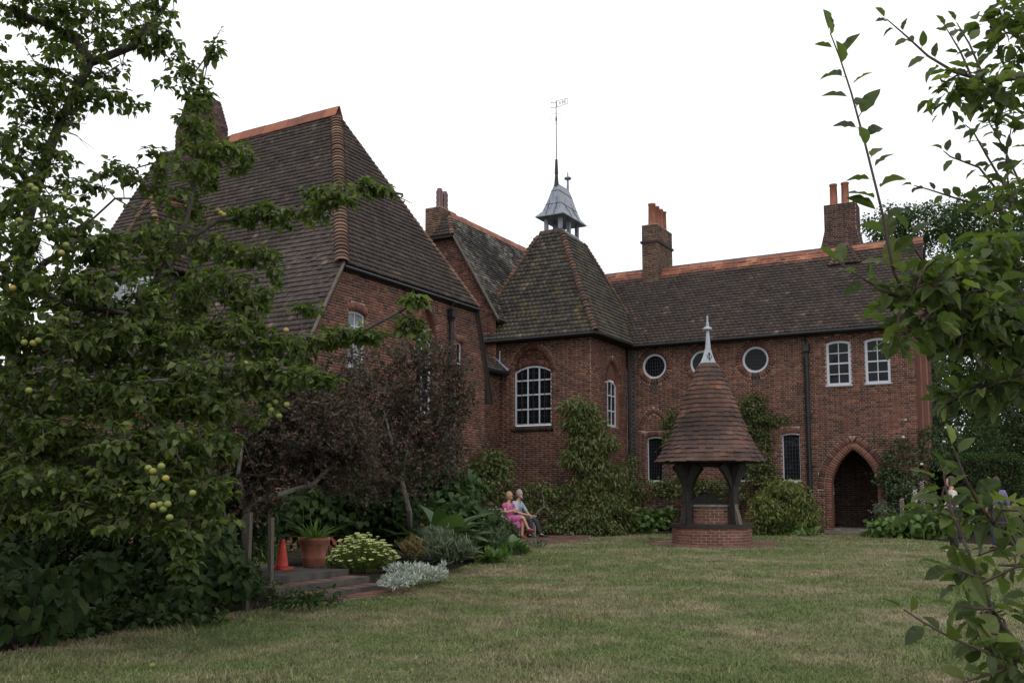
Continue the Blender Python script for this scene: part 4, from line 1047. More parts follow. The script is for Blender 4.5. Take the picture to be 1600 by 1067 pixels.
CX, CY, CZ = (-9.953, 10.76, 0.275)
cone = empty('traffic_cone', (CX, CY, CZ), 'plain red plastic traffic cone on the top step', 'cone')
MB().add([(CX+s1*.135, CY+s2*.135, CZ+z) for z in (0, .03) for s1, s2 in ((-1, -.8), (-.8, -1), (.8, -1), (1, -.8), (1, .8), (.8, 1), (-.8, 1), (-1, .8))],
         [tuple(range(8))[::-1], tuple(range(8, 16))]+[(i, (i+1) % 8, (i+1) % 8+8, i+8) for i in range(8)]).build('foot', M['cone'], cone)
MB().lathe((CX, CY, CZ+.03), [(.105, 0), (.098, .03), (.088, .1), (.04, .415), (.034, .425), (.026, .425), (.02, .3)], 20).build('body', M['cone'], cone, smooth=True)

def flowerpot(x, y, z, s, label, group=None):
    p = empty('plant_pot', (x, y, z), label, 'plant pot', group)
    MB().lathe((x, y, z), [(.13*s, 0), (.15*s, .0), (.165*s, .12*s), (.17*s, .125*s), (.168*s, .14*s), (.195*s, .3*s), (.2*s, .305*s), (.199*s, .32*s), (.2*s, .325*s)], 28).build('body', M['pot_clay'], p, smooth=True)
    MB().lathe((x, y, z+.32*s), [(.205*s, 0), (.225*s, .01*s), (.222*s, .05*s), (.232*s, .055*s), (.23*s, .1*s), (.2*s, .1*s), (.19*s, .05*s), (0.01, .04*s)], 28).build('rim', M['pot_clay'], p, smooth=True)
    return p
PX, PY, PZ = (-9.838, 11.349, 0.275)
flowerpot(PX, PY, PZ, 1.08, 'large ribbed terracotta pot of strappy leaves on the top step')
P2X, P2Y, _z = (-14.3, 17.342, 0)
flowerpot(P2X, P2Y, 0.02, 1.3, 'second terracotta pot half hidden behind the yellow sedum')

def stake(x, y, h, w, label):
    mb = MB(); lean = rng.uniform(-.02, .02)
    mb.add([(x+lean*z/h+a*w, y+b*w, z) for z in (0, h) for a, b in ((-1, -1), (1, -1), (1, 1), (-1, 1))], [(0,3,2,1),(4,5,6,7),(0,1,5,4),(1,2,6,5),(2,3,7,6),(3,0,4,7)])
    return tag(mb.build('wooden_stake', M['stake']), label, 'stake', 'stakes propping the purple bush')
stake(-8.47, 8.55, 1.2, .027, 'weathered wooden stake at the lawn edge, taller and nearer')
stake(*(-9.051, 9.574, 0)[:2], 1.1, .029, 'weathered wooden stake just left of the traffic cone')

# ---------------------------------------------------------------- bench
BXc = -13.62
bench = empty('garden_bench', (BXc, 24.3, 0), 'pale weathered wooden bench with two people sitting on it', 'bench')
for k in range(4): MB().box((BXc-.24+k*.13, 23.2, .41), (BXc-.24+k*.13+.11, 25.5, .44)).build('seat_slat', M['bench'], bench)
for z in (.56, .68, .80): MB().box((BXc-.3-(z-.5)*.15, 23.2, z), (BXc-.27-(z-.5)*.15, 25.5, z+.09)).build('back_slat', M['bench'], bench)
for y in (23.16, 25.45):
    for x in (BXc-.3, BXc+.24): MB().box((x, y, 0), (x+.07, y+.07, .62 if x > BXc else .93)).build('leg', M['bench'], bench)
    MB().box((BXc-.3, y-.01, .62), (BXc+.34, y+.08, .66)).build('armrest', M['bench'], bench)

# ---------------------------------------------------------------- people
M['skin'] = plain('skin', (.5, .28, .2), .6, var=.08, scale=20)
M['pink'] = plain('pink', (.42, .1, .25), .85, var=.15, scale=18)
M['hair_dark'] = plain('hair_dark', (.05, .035, .025), .8, var=.3, scale=60)
M['hair_fair'] = plain('hair_fair', (.36, .25, .14), .8, var=.3, scale=60)
M['hair_grey'] = plain('hair_grey', (.3, .29, .28), .8, var=.3, scale=60)
M['shirt'] = plain('shirt', (.34, .41, .5), .85, var=.1)
M['waistcoat'] = plain('waistcoat', (.13, .17, .2), .9, var=.2)
M['trousers'] = plain('trousers', (.035, .037, .055), .9, var=.2)
M['shoe'] = plain('shoe', (.015, .013, .013), .5)
M['shoe_pale'] = plain('shoe_pale', (.45, .42, .4), .6)
M['sandal'] = plain('sandal', (.3, .05, .06), .6)
M['cream_top'] = plain('cream_top', (.5, .47, .43), .9, var=.15)
M['lilac'] = plain('lilac', (.15, .12, .25), .9, var=.12)
M['paper'] = plain('paper', (.75, .76, .8), .7, var=.04)

def skin_me(J, E, rad, sub=2):
    """one continuous surface grown over a skeleton"""
    names = list(J); ix = {n: i for i, n in enumerate(names)}
    used = sorted({n for e in E for n in e}, key=names.index); ix = {n: i for i, n in enumerate(used)}
    me = bpy.data.meshes.new('sk'); me.from_pydata([J[n] for n in used], [(ix[a], ix[b]) for a, b in E], [])
    o = bpy.data.objects.new('sk', me); COL.objects.link(o)
    o.modifiers.new('s', 'SKIN'); m_ = o.modifiers.new('u', 'SUBSURF'); m_.levels = sub; m_.render_levels = sub
    if not me.skin_vertices: 
        bpy.context.view_layer.objects.active = o; bpy.ops.mesh.customdata_skin_add()
    for n, i in ix.items():
        r = rad[n]; me.skin_vertices[0].data[i].radius = (r, r) if np.isscalar(r) else r
    me.skin_vertices[0].data[0].use_root = True
    dg = bpy.context.evaluated_depsgraph_get(); dg.update()
    res = bpy.data.meshes.new_from_object(o.evaluated_get(dg)); bpy.data.objects.remove(o); bpy.data.meshes.remove(me)
    V = np.array([v.co[:] for v in res.vertices]); Fs = [tuple(p.vertices) for p in res.polygons]; bpy.data.meshes.remove(res)
    return V, Fs

def person(org, rot, J, label, group, wear, hair, glasses=None, beard=None, shoes='shoe', headdir=(1, 0, 0)):
    """J: joints in metres, forward = x, left = y; wear: list of (name, bones, extra radius, material)"""
    p = empty('person', org, label, 'person', group); p.rotation_euler.z = rot
    rad = dict(pelvis=(.13, .1), belly=(.13, .1), chest=(.15, .1), neckb=.06, neck=.05, head0=.06)
    for s in 'lr': rad.update({s+'hip': .085, s+'knee': .058, s+'ank': .04, s+'toe': .032, s+'sho': .052, s+'elb': .04, s+'wri': .028, s+'heel': .038})
    J = dict(J); J['head0'] = tuple(np.array(J['neck'])+np.array([.01, 0, .06]))
    base = [('pelvis', 'belly'), ('belly', 'chest'), ('chest', 'neckb'), ('neckb', 'neck'), ('neck', 'head0')]
    for s in 'lr':
        J[s+'hip'] = tuple(np.array(J['pelvis'])+np.array([.02, .09 if s == 'l' else -.09, -.02]))
        J[s+'sho'] = tuple(np.array(J['chest'])+np.array([0, .175 if s == 'l' else -.175, .07]))
        base += [('pelvis', s+'hip'), (s+'hip', s+'knee'), (s+'knee', s+'ank'), (s+'ank', s+'toe'), ('chest', s+'sho'), (s+'sho', s+'elb'), (s+'elb', s+'wri')]
    V, Fs = skin_me(J, base, rad)
    body = MB().add(V, Fs)
    hd = unit(np.array(headdir, float)); hl = np.cross([0, 0, 1.], hd); H = np.array(J['neck'])+np.array([0, 0, .135])+hd*.02
    def hp(a, b_, c): return H+hd*a+hl*b_+np.array([0, 0, c])
    hb = MB().blob((0, 0, 0), 1, 14, 9); hv = []
    for v in np.array(hb.v):
        k = 1-.22*max(0, -v[2])
        hv.append(hp(v[0]*.098*k+(.012 if v[2] < -.3 else 0), v[1]*.074*k, v[2]*.122))
    body.add(hv, hb.f)
    body.add([hp(.085, .016, -.012), hp(.085, -.016, -.012), hp(.092, 0, .03), hp(.125, 0, -.012), hp(.1, 0, -.03)], [(0, 3, 2), (1, 2, 3), (0, 4, 3), (1, 3, 4)])
    for s in (-1, 1):
        body.tube([hp(-.005, s*.076, -.025), hp(-.012, s*.088, .0), hp(-.005, s*.078, .025)], .011, 6)
        body.tube([hp(.089, s*.03, .018), hp(.093, s*.03, .018)], .012, 6, m=1)
    body.tube([hp(.098, -.022, -.055), hp(.104, 0, -.056), hp(.098, .022, -.055)], .005, 5, m=2)
    for s in 'lr':           # palm, four fingers and a thumb
        w, e = np.array(J[s+'wri']), np.array(J[s+'elb']); d = unit(w-e); sd = unit(np.cross(d, [0, 0, 1.])+1e-6)*(1 if s == 'l' else -1); dn = np.cross(d, sd); dn *= -1 if dn[2] > 0 else 1
        body.tube([w, w+d*.04, w+d*.085], [.026, .036, .03], 8)
        for k, ln in enumerate((.062, .072, .068, .054)):
            b0 = w+d*.08+sd*(k-1.5)*.019
            body.tube([b0, b0+d*ln*.5+dn*.008, b0+d*ln*.8+dn*.035], [.01, .009, .007], 6)
        body.tube([w+d*.03-sd*.03, w+d*.06-sd*.052, w+d*.09-sd*.05+dn*.015], [.012, .011, .008], 6)
    bo = body.build('body', [M['skin'], M['shoe'], M['sandal']], p, smooth=True, world=False)
    for nm, bones, ex, mt in wear:
        E = [b for b in base if b in bones]; nd = {n for b in E for n in b}
        r2 = {n: (tuple(x+ex for x in rad[n]) if not np.isscalar(rad[n]) else rad[n]+ex) for n in nd}
        v, f = skin_me({n: J[n] for n in J if n in nd}, E, r2)
        MB().add(v, f).build(nm, M[mt], p, smooth=True, world=False)
    for s in 'lr':
        a, t_ = np.array(J[s+'ank']), np.array(J[s+'toe']); d = unit((t_-a)*np.array([1, 1, .3])); pts = [a-d*.05+np.array([0, 0, -.035]), a+d*.04+np.array([0, 0, -.025]), t_+np.array([0, 0, -.0]), t_+d*.05]
        MB().tube(pts, [.035, .046, .042, .026], 8).build('shoe', M[shoes], p, smooth=True, world=False)
    hm = MB(); hb = MB().blob((0, 0, 0), 1, 14, 9)
    hv = [hp(v[0]*.112-.02, v[1]*.09, v[2]*.128+.022 if v[2] > -.2 else -.2*.128+v[2]*.08) for v in np.array(hb.v)]
    hv = [v-hd*max(0, (v-H) @ hd-.05)*.6 for v in hv]
    hm.add(hv, hb.f); hm.build('hair', M[hair], p, smooth=True, world=False)
    if beard: b_ = MB().blob((0, 0, 0), 1, 10, 6).build('beard', M[beard], p, smooth=True, world=False)
    if beard:
        for v in b_.data.vertices: v.co = Vector(hp(.06+v.co.x*.05, v.co.y*.062, -.085+v.co.z*.05))
    if glasses:
        g = MB()
        for s in (-1, 1):
            g.tube([hp(.1, s*.032, .018), hp(.106, s*.032, .018)], .026, 10)
            g.tube([hp(.1, s*.055, .022), hp(-.01, s*.08, .022)], .004, 5)
        g.build('sunglasses', M['shoe'], p, world=False)
    return p
TR = [('pelvis', 'belly'), ('belly', 'chest'), ('chest', 'neckb')]; SL = [('chest', 'lsho'), ('chest', 'rsho')]; UA = [('lsho', 'lelb'), ('rsho', 'relb')]; FA = [('lelb', 'lwri'), ('relb', 'rwri')]
LG = [('pelvis', 'lhip'), ('pelvis', 'rhip'), ('lhip', 'lknee'), ('rhip', 'rknee'), ('lknee', 'lank'), ('rknee', 'rank')]
JW = dict(pelvis=(-.02, 0, .55), belly=(-.06, 0, .73), chest=(-.08, 0, .93), neckb=(-.06, 0, 1.06), neck=(-.03, 0, 1.12),
    lknee=(.43, .06, .54), lank=(.4, .05, .1), ltoe=(.52, .05, .03), rknee=(.46, .02, .64), rank=(.58, .1, .3), rtoe=(.7, .13, .26),
    lelb=(.02, .28, .78), lwri=(.2, .0, .8), relb=(.02, -.27, .78), rwri=(.2, -.02, .84))
w_ = person((BXc, 24.45, 0), R(-6), JW, 'seated woman in a bright pink dress with crossed legs and dark glasses', None,
    [('dress', TR+SL, .022, 'pink')], 'hair_fair', glasses=True, shoes='sandal', headdir=(.95, .25, -.05))
sk = MB()
for y in (-.1, .1): sk.tube([(-.12, y*.9, .54), (.08, y, .56), (.26, y*.75, .585), (.41, y*.45+.01, .6)], [.14, .135, .115, .095], 12)
sk.add([(.0, -.2, .52), (.0, .2, .52), (.4, .14, .56), (.4, -.12, .56), (.06, -.2, .34), (.06, .2, .36), (.38, .13, .36), (.4, -.13, .33)], [(0, 1, 2, 3), (0, 3, 7, 4), (3, 2, 6, 7), (2, 1, 5, 6), (0, 4, 5, 1)])
sk.build('skirt', M['pink'], w_, smooth=True, world=False)
for s in (-1, 1): MB().tube([(-.08, s*.14, 1.01), (-.07, s*.2, .98), (-.05, s*.235, .9)], [.07, .075, .062], 10).build('sleeve', M['pink'], w_, smooth=True, world=False)
JM = dict(pelvis=(-.02, 0, .55), belly=(-.06, 0, .75), chest=(-.07, 0, .98), neckb=(-.05, 0, 1.12), neck=(-.01, 0, 1.18),
    lknee=(.46, .16, .55), lank=(.62, .22, .1), ltoe=(.78, .25, .04), rknee=(.46, -.1, .56), rank=(.42, -.12, .09), rtoe=(.57, -.14, .03),
    lelb=(.08, .29, .76), lwri=(.34, .07, .66), relb=(.1, -.27, .76), rwri=(.35, .0, .67))
person((BXc, 25.05, 0), R(-4), JM, 'seated bearded man in a grey waistcoat and dark trousers', None,
    [('shirt', SL+UA+[('belly', 'chest'), ('chest', 'neckb')], .014, 'shirt'), ('waistcoat', [('pelvis', 'belly'), ('belly', 'chest')], .026, 'waistcoat'), ('trousers', LG, .024, 'trousers')], 'hair_grey', beard='hair_grey', headdir=(.9, -.1, -.08))
def standing(arms):
    J = dict(pelvis=(0, 0, .93), belly=(0, 0, 1.1), chest=(0, 0, 1.32), neckb=(0, 0, 1.45), neck=(.015, 0, 1.5), lknee=(.03, .1, .5), lank=(-.02, .11, .08), ltoe=(.11, .13, .03), rknee=(.04, -.1, .5), rank=(.0, -.11, .08), rtoe=(.13, -.13, .03))
    J.update(arms); return J
ar = dict(lelb=(.08, .25, 1.08), lwri=(.3, .1, 1.05), relb=(.08, -.25, 1.08), rwri=(.3, -.1, 1.05))
SX, SY, _z = (-1.592, 24.386, 0)
sp = person((SX, SY, 0), R(195), standing(ar), 'standing person in black trousers reading a white leaflet behind the apple twigs', None,
    [('top', TR+SL+UA+FA, .018, 'cream_top'), ('trousers', LG, .03, 'shoe')], 'hair_dark', shoes='shoe_pale')
lf = MB(); lf.add([(.33, -.16, .98), (.33, 0, .96), (.33, .16, .98), (.42, -.16, 1.2), (.4, 0, 1.18), (.42, .16, 1.2)], [(0, 1, 4, 3), (1, 2, 5, 4)])
lfo = lf.build('leaflet', M['paper'], world=False); lfo.location = sp.location; lfo.rotation_euler = sp.rotation_euler
sm_ = lfo.modifiers.new('thickness', 'SOLIDIFY'); sm_.thickness = .003
tag(lfo, 'white folded leaflet held by the standing person', 'leaflet')
SX, SY, _z = (-0.694, 25.93, 0)
person((SX, SY, 0), R(120), standing(dict(lelb=(.0, .27, 1.05), lwri=(.12, .22, .85), relb=(.0, -.27, 1.05), rwri=(.12, -.22, .85))), 'person in a lilac top standing further right behind leaves', None,
    [('top', TR+SL+UA, .02, 'lilac'), ('trousers', LG, .03, 'trousers')], 'hair_dark')
# ---------------------------------------------------------------- leaves
def leaf_tmpl(w, n=4, fold=.12, curl=.15, stalk=.0, wave=0., tip=.6):
    """a folded, curling blade from (0,0,0) along +Y, length 1"""
    V = [(0, 0, 0)]; Fs = []
    ts = [(i+1)/(n+1) for i in range(n)]
    for i, t in enumerate(ts):
        x = w/2*math.sin(PI*t**tip)**.8; z = -curl*t*t; up = fold*x*2+wave*math.sin(i*2.3)*x
        V += [(-x, t, z+up), (0, t, z), (x, t, z+up)]
    V.append((0, 1, -curl)); e = len(V)-1
    Fs += [(0, 2, 1), (0, 3, 2)]
    for i in range(n-1):
        a = 1+i*3; b = a+3; Fs += [(a, a+1, b+1, b), (a+1, a+2, b+2, b+1)]
    a = 1+(n-1)*3; Fs += [(a, a+1, e), (a+1, a+2, e)]
    V = np.array(V, float)
    if stalk:
        V[:, 1] = stalk+V[:, 1]*(1-stalk); k = len(V); s = .018
        V = np.concatenate([V, [(-s, 0, 0), (s, 0, 0), (s, stalk*1.1, 0), (-s, stalk*1.1, 0)]]); Fs.append((k, k+1, k+2, k+3))
    return V, Fs
T_APPLE = [leaf_tmpl(.58, 4, .2, c, .16, .12, .75) for c in (.12, .3, .5)]
T_NEAR = [leaf_tmpl(w, 6, f, c, .17, .14, .85) for w, f, c in ((.46, .22, .12), (.42, .35, .35), (.5, .12, .25), (.44, .45, -.08))]
T_OVAL = [leaf_tmpl(.6, 2, .15, c) for c in (.1, .35)]
T_TINY = [leaf_tmpl(.7, 1, .1, .2)]
T_LEAFLET = [leaf_tmpl(.34, 2, .2, c) for c in (.2, .5)]
T_LANCE = [leaf_tmpl(.15, 3, .2, c) for c in (.3, .7)]
T_BIG = [leaf_tmpl(.75, 5, .15, c, .0, .1, .8) for c in (.25, .55)]
T_HOSTA = [leaf_tmpl(.42, 5, .14, c, .55, .42, .0, .8) if False else leaf_tmpl(.4, 6, .14, c, .42) for c in (.35, .6)]
T_STRAP = [leaf_tmpl(.055, 6, .3, c, tip=.8) for c in (.35, .75, 1.1)]

def orient(D, U):
    Y = unit(D); X = unit(np.cross(Y, unit(U))); Z = np.cross(X, Y); return X, Y, Z

def scatter(name, tmpls, P, D, U, S, mat, parent, kind='stuff', W=None):
    """many leaves in one mesh"""
    n = len(P); pick = rng.integers(0, len(tmpls), n); VV = []; F3 = []; F4 = []; off = 0
    X, Y, Z = orient(D, U); W = np.ones(n) if W is None else W
    for k, (tv, tf) in enumerate(tmpls):
        i = np.where(pick == k)[0]
        if len(i) == 0: continue
        s = S[i][:, None, None]
        v = P[i][:, None] + s*(tv[None, :, 0:1]*X[i][:, None]*W[i][:, None, None]+tv[None, :, 1:2]*Y[i][:, None]+tv[None, :, 2:3]*Z[i][:, None])
        VV.append(v.reshape(-1, 3)); b = off+np.arange(len(i))[:, None]*len(tv)
        t3 = [f for f in tf if len(f) == 3]; t4 = [f for f in tf if len(f) == 4]
        if t3: F3.append((b[:, None]+np.array(t3)[None]).reshape(-1, 3))
        if t4: F4.append((b[:, None]+np.array(t4)[None]).reshape(-1, 4))
        off += len(i)*len(tv)
    Fq = ([np.concatenate(F3)] if F3 else [])+([np.concatenate(F4)] if F4 else [])
    return link(name, np_mesh(name, np.concatenate(VV), Fq), mat, parent, kind)

_tm = {}
def tmpl_mesh(t, mat, nm):
    k = (id(t), mat.name, nm)
    if k not in _tm:
        me = MB().add(t[0], t[1]).mesh(nm); me.materials.append(mat); _tm[k] = me
    return _tm[k]

def in_view(P):
    v = P-CAM; f = v @ FH; x = v @ RT / np.maximum(f, .1); z = v[:, 2]/np.maximum(f, .1)
    return (f > .3) & (abs(x) < .552) & (z < .53) & (z > -.215)

def leaves(tmpls, P, D, U, S, mat, parent, single=300):
    """the leaves that show largest one by one, the rest as one part"""
    P, D, U, S = map(np.asarray, (P, D, U, S))
    sz = S/np.linalg.norm(P-CAM, axis=1); sz = np.where(in_view(P), sz, 0); o = np.argsort(-sz); one, rest = o[:single], o[single:]
    X, Y, Z = orient(D, U)
    for i in one:
        t = tmpls[rng.integers(len(tmpls))]; s = S[i]
        place('leaf', tmpl_mesh(t, mat, 'leaf'), parent, P[i], X[i]*s, Y[i]*s, Z[i]*s)
    if len(rest): scatter('leaves', tmpls, P[rest], D[rest], U[rest], S[rest], mat, parent)

def rsph(n): return unit(rng.normal(size=(n, 3)))
def in_blob(b, n, shell=.45):
    """points through an ellipsoid, denser towards its outside; axes across the view, up, and away"""
    d = rsph(n); r = rng.uniform(shell, 1, n)**.6
    q = d*r[:, None]
    return np.array(b[:3])+q[:, :1]*b[3]*RT+q[:, 2:]*b[4]*np.array([0, 0, 1.])+q[:, 1:2]*b[5]*FH, d

def foliage(parent, blobs, tmpls, size, mat, droop=.3, shell=.35, name='foliage', up=.8, W=None, clump=0, cs=.95):
    P, D = [], []
    for b in blobs:
        k = clump if clump else 1
        p, d = in_blob(b, max(3, int(b[6]/k)), shell); dd = d[:, :1]*RT+d[:, 1:2]*FH+d[:, 2:]*np.array([0, 0, 1.])
        if clump:
            o = rng.normal(size=(len(p)*k, 3))*np.array([1, 1, .55])*size*cs; p = np.repeat(p, k, 0)+o; dd = np.repeat(dd, k, 0)*.35+unit(o)*.9
        P.append(p); D.append(dd)
    P, D = np.concatenate(P), np.concatenate(D); n = len(P)
    keep = P[:, 2] > .02; P, D = P[keep], D[keep]; n = len(P)
    dr = unit(D*.6+rng.normal(size=(n, 3))*.7-np.array([0, 0, droop])); U = D*.5+rng.normal(size=(n, 3))*.45+np.array([0, 0, up])
    return scatter(name, tmpls, P, dr, U, rng.uniform(size*.6, size*1.25, n), M[mat], parent)

def stems(parent, base, blobs, r, mat='bark', n=2, name='stem', thin=.35):
    for b in blobs:
        for _ in range(n):
            d = rsph(1)[0]*.6; e = np.array(b[:3])+RT*d[0]*b[3]+np.array([0, 0, d[2]*b[4]])+FH*d[1]*b[5]
            s = np.array(base)+rng.normal(size=3)*np.array([.08, .08, 0])
            m_ = (s+e)/2+rng.normal(size=3)*.12*np.linalg.norm(e-s)*np.array([1, 1, .4])
            pts = [(1-t)**2*s+2*t*(1-t)*m_+t*t*e for t in np.linspace(0, 1, 8)]
            MB().tube(pts, list(np.linspace(r, r*thin, 8)), 6).build(name, M[mat], parent, smooth=True)

def plant(name, label, cat, blobs, tmpls, size, mat, base=None, stem=.02, nst=1, group=None, droop=.3, shell=.35, stem_mat='bark', up=.8, clump=14):
    base = base or (blobs[0][0], blobs[0][1], 0)
    p = empty(name, base, label, cat, group)
    if stem: stems(p, base, blobs, stem, stem_mat, nst)
    foliage(p, blobs, tmpls, size, mat, droop, shell, up=up, clump=clump)
    return p

# ---------------------------------------------------------------- trees beyond the house
def tree(label, base, blobs, size, mat, r, group='trees beyond the house'):
    t = empty('tree', base, label, 'tree', group)
    top = np.mean([b[:3] for b in blobs], 0); pts = [np.array(base)+(top-np.array(base))*f+rng.normal(size=3)*.15*np.array([1, 1, 0])*(f > 0) for f in np.linspace(0, 1, 6)]
    MB().tube(pts, list(np.linspace(r, r*.3, 6)), 8).build('trunk', M['bark'], t, smooth=True)
    for b in blobs:
        s = pts[rng.integers(2, 5)]; e = np.array(b[:3]); MB().tube([s, (s+e)/2+np.array([0, 0, .3]), e], [r*.4, r*.25, r*.1], 6).build('branch', M['bark'], t, smooth=True)
    P, D = [], []
    for b in blobs:           # clumps, then leaves about each clump
        k = max(6, int(b[6]/26)); p, d = in_blob(b, k, .25)
        for q in p:
            m_ = 26; o = rng.normal(size=(m_, 3))*np.array([.42, .42, .26])*size*3.2; P.append(q+o); D.append(unit(q-np.array(b[:3])+1e-6)[None]*.5+unit(o))
    P, D = np.concatenate(P), np.concatenate(D); n = len(P)
    scatter('crown', T_TINY if size < .2 else T_OVAL, P, unit(D+rng.normal(size=(n, 3))*.6-np.array([0, 0, .25])), D*.4+rng.normal(size=(n, 3))*.4+np.array([0, 0, .9]), rng.uniform(size*.6, size*1.25, n), M[mat], t)
    return t
tree('tree whose loose top shows over the ridge beside the right chimney', (-3.5, 48, 0), [(-5.883, 53.907, 15.897, 1.655, 0.897, 2.2, 2600), (-4.183, 54.849, 15.969, 2.069, 1.172, 2.5, 3400), (-5.789, 53.959, 14.171, 2.069, 1.724, 2.5, 2600), (-3.357, 55.307, 13.454, 2.069, 2.069, 2.5, 2600)], .17, 'tree_leaf', .3)
tree('tall dark tree right of the house with the highest crown', (6, 47, 0), [(-2.185, 52.526, 15.271, 1.783, 1.297, 2.4, 3400), (-0.437, 53.496, 15.441, 1.945, 1.783, 2.4, 3800), (-1.393, 51.822, 12.498, 2.538, 2.221, 2.6, 4200), (0.899, 53.093, 13.157, 2.221, 3.172, 2.6, 3400), (-3.165, 50.84, 10.532, 1.586, 1.903, 2.2, 2600)], .18, 'tree_leaf', .35)
tree('broad dark tree filling the shade beside the right house corner', (1.5, 41, 0), [(-2.969, 45.232, 8.97, 1.272, 1.697, 1.8, 3000), (-1.641, 45.968, 7.812, 1.979, 1.979, 2, 4200), (0.135, 46.952, 8.39, 1.979, 2.545, 2.2, 3600), (-2.709, 45.376, 6.088, 1.272, 1.697, 1.8, 3000), (-1.017, 46.314, 4.946, 1.979, 1.979, 2, 3800)], .15, 'dark_leaf', .3)
tree('low dark evergreen standing over the clipped hedge', (4.5, 37, 0), [(-0.47, 42.044, 4.61, 1.531, 1.531, 1.6, 3000), (0.924, 42.816, 5.64, 1.531, 2.297, 1.6, 2400), (-1.654, 41.387, 3.074, 1.276, 1.276, 1.5, 2600), (0.106, 42.363, 2.565, 1.786, 1.531, 1.6, 2600)], .14, 'dark_leaf', .25)
tree('distant dark tree closing the gap low down beyond the others', (6, 56, 0), [(-3.362, 61.021, 6.123, 2.276, 4.172, 3, 7200), (-0.331, 62.701, 6.888, 3.034, 5.31, 3, 9200), (-1.766, 61.906, 12.299, 2.655, 3.034, 3, 6000), (2.298, 64.158, 6.123, 3.034, 5.31, 3, 6400), (-4.101, 59.468, 2.314, 1.862, 2.234, 3, 4000), (0.38, 57.378, 1.569, 3.103, 2.759, 3, 8000), (-1.467, 56.355, 0.546, 4.138, 1.379, 2, 8000), (-3.265, 55.358, 0.546, 2.069, 1.034, 2, 4000), (3.456, 64.8, 9.195, 3.414, 5.69, 3, 6000)], .22, 'dark_leaf', .35)
tree('dark tree at the far right edge behind the hedge', (11, 40, 0), [(2.328, 47.025, 8.222, 2.207, 3.034, 2.4, 3000), (2.852, 47.315, 4.307, 2.483, 3.034, 2.4, 2600), (2.401, 49.352, 12.746, 2.028, 2.028, 2.2, 2200)], .17, 'dark_leaf', .35)
plant('shrub', 'tall greyish shrub climbing beside the right house corner', 'shrub', [(-2.986, 38.934, 4.484, 0.588, 0.979, 0.9, 1700), (-2.831, 38.448, 2.989, 0.821, 1.086, 1, 2200), (-2.638, 37.983, 1.548, 1.071, 1.071, 1, 2600), (-2.971, 39.514, 6.032, 0.397, 0.894, 0.7, 1000)], T_OVAL, .12, 'rose_leaf', nst=2, stem=.04)
plant('shrub', 'dusky dark shrub below the evergreen beside the hedge', 'shrub', [(-1.731, 36.771, 1.546, 0.91, 1.024, 1, 2600), (-1.418, 38.088, 2.947, 0.844, 0.938, 1, 2000)], T_OVAL, .1, 'dark_leaf', nst=2, stem=.03)
# clipped hedge
hx = empty('hedge', (-1.122, 34.411, 0), 'tall clipped dark hedge with a straight edge at the right', 'hedge')
n = 16000; ax, ay, az = (rng.uniform(0, 1, n) for _ in range(3)); hs_ = rng.integers(0, 4, n)
lx_, ly_, lz_ = 2.05, 3.2, 2.5
q = np.stack([ax*lx_, ay*ly_, az*lz_], 1); nrm = np.zeros((n, 3))
for k, (c, v, nn) in enumerate(((0, 0., (-1, 0, 0)), (1, 0., (0, -1, 0)), (0, lx_, (1, 0, 0)), (2, lz_, (0, 0, 1)))):
    w = hs_ == k; q[w, c] = v+rng.normal(0, .05, w.sum()); nrm[w] = nn
hU, hV = np.array([.875, .485, 0]), np.array([-.485, .875, 0]); org = np.array((-1.931, 33.02, 0))
Pq = org+q[:, :1]*hU+q[:, 1:2]*hV+q[:, 2:]*np.array([0, 0, 1.]); Nq = nrm[:, :1]*hU+nrm[:, 1:2]*hV+nrm[:, 2:]*np.array([0, 0, 1.])
scatter('foliage', T_TINY, Pq, unit(Nq+rng.normal(size=(n, 3))*.8), Nq+rng.normal(size=(n, 3))*.5, rng.uniform(.05, .1, n), M['dark_leaf'], hx)
c8 = [org+hU*a+hV*b+np.array([0, 0, c]) for c in (0, lz_-.12) for a, b in ((.1, .1), (lx_, .1), (lx_, ly_), (.1, ly_))]
MB().add(c8, [(0,3,2,1),(4,5,6,7),(0,1,5,4),(1,2,6,5),(2,3,7,6),(3,0,4,7)]).build('core', M['soil'], hx)

# ---------------------------------------------------------------- climbers and shrubs along the walls
WB = lambda L_: [(*b[:6], b[6]*2.6) for b in L_]
wist = plant('climber', 'tall bushy climber covering the stair tower corner', 'climber',
    WB([(-12.975, 28.023, 4.089, 0.552, 0.34, 0.35, 500), (-12.806, 28.003, 3.548, 0.72, 0.339, 0.4, 700), (-12.528, 28.042, 2.971, 0.802, 0.338, 0.45, 800), (-12.674, 27.847, 2.462, 0.715, 0.294, 0.45, 700), (-12.31, 28.049, 2.064, 0.757, 0.337, 0.45, 800), (-12.511, 27.823, 1.542, 0.839, 0.335, 0.45, 800), (-12.288, 27.718, 1.026, 0.875, 0.333, 0.5, 900), (-12.479, 27.383, 0.56, 0.828, 0.29, 0.5, 800), (-12.172, 27.439, 0.198, 0.866, 0.206, 0.5, 600), (-12.209, 29.248, 1.328, 0.261, 1.086, 0.3, 600), (-12.103, 29.764, 0.674, 0.22, 0.748, 0.3, 350)]),
    T_LEAFLET, .15, 'climber_leaf', base=(-13.3, 28.9, 0), stem=.035, nst=1, droop=.8, clump=18)
plant('climber', 'dark green climber on the wall behind the bench', 'climber', [(-14.974, 25.543, 2.251, 0.694, 0.449, 0.4, 900), (-15.35, 24.992, 1.941, 0.445, 0.404, 0.3, 400), (-14.695, 25.469, 1.541, 0.568, 0.568, 0.4, 800), (-14.914, 26.262, 2.059, 0.417, 0.542, 0.4, 500)], T_OVAL, .12, 'ivy_leaf', base=(-14.4, 26.6, 0), stem=.025, droop=.6)
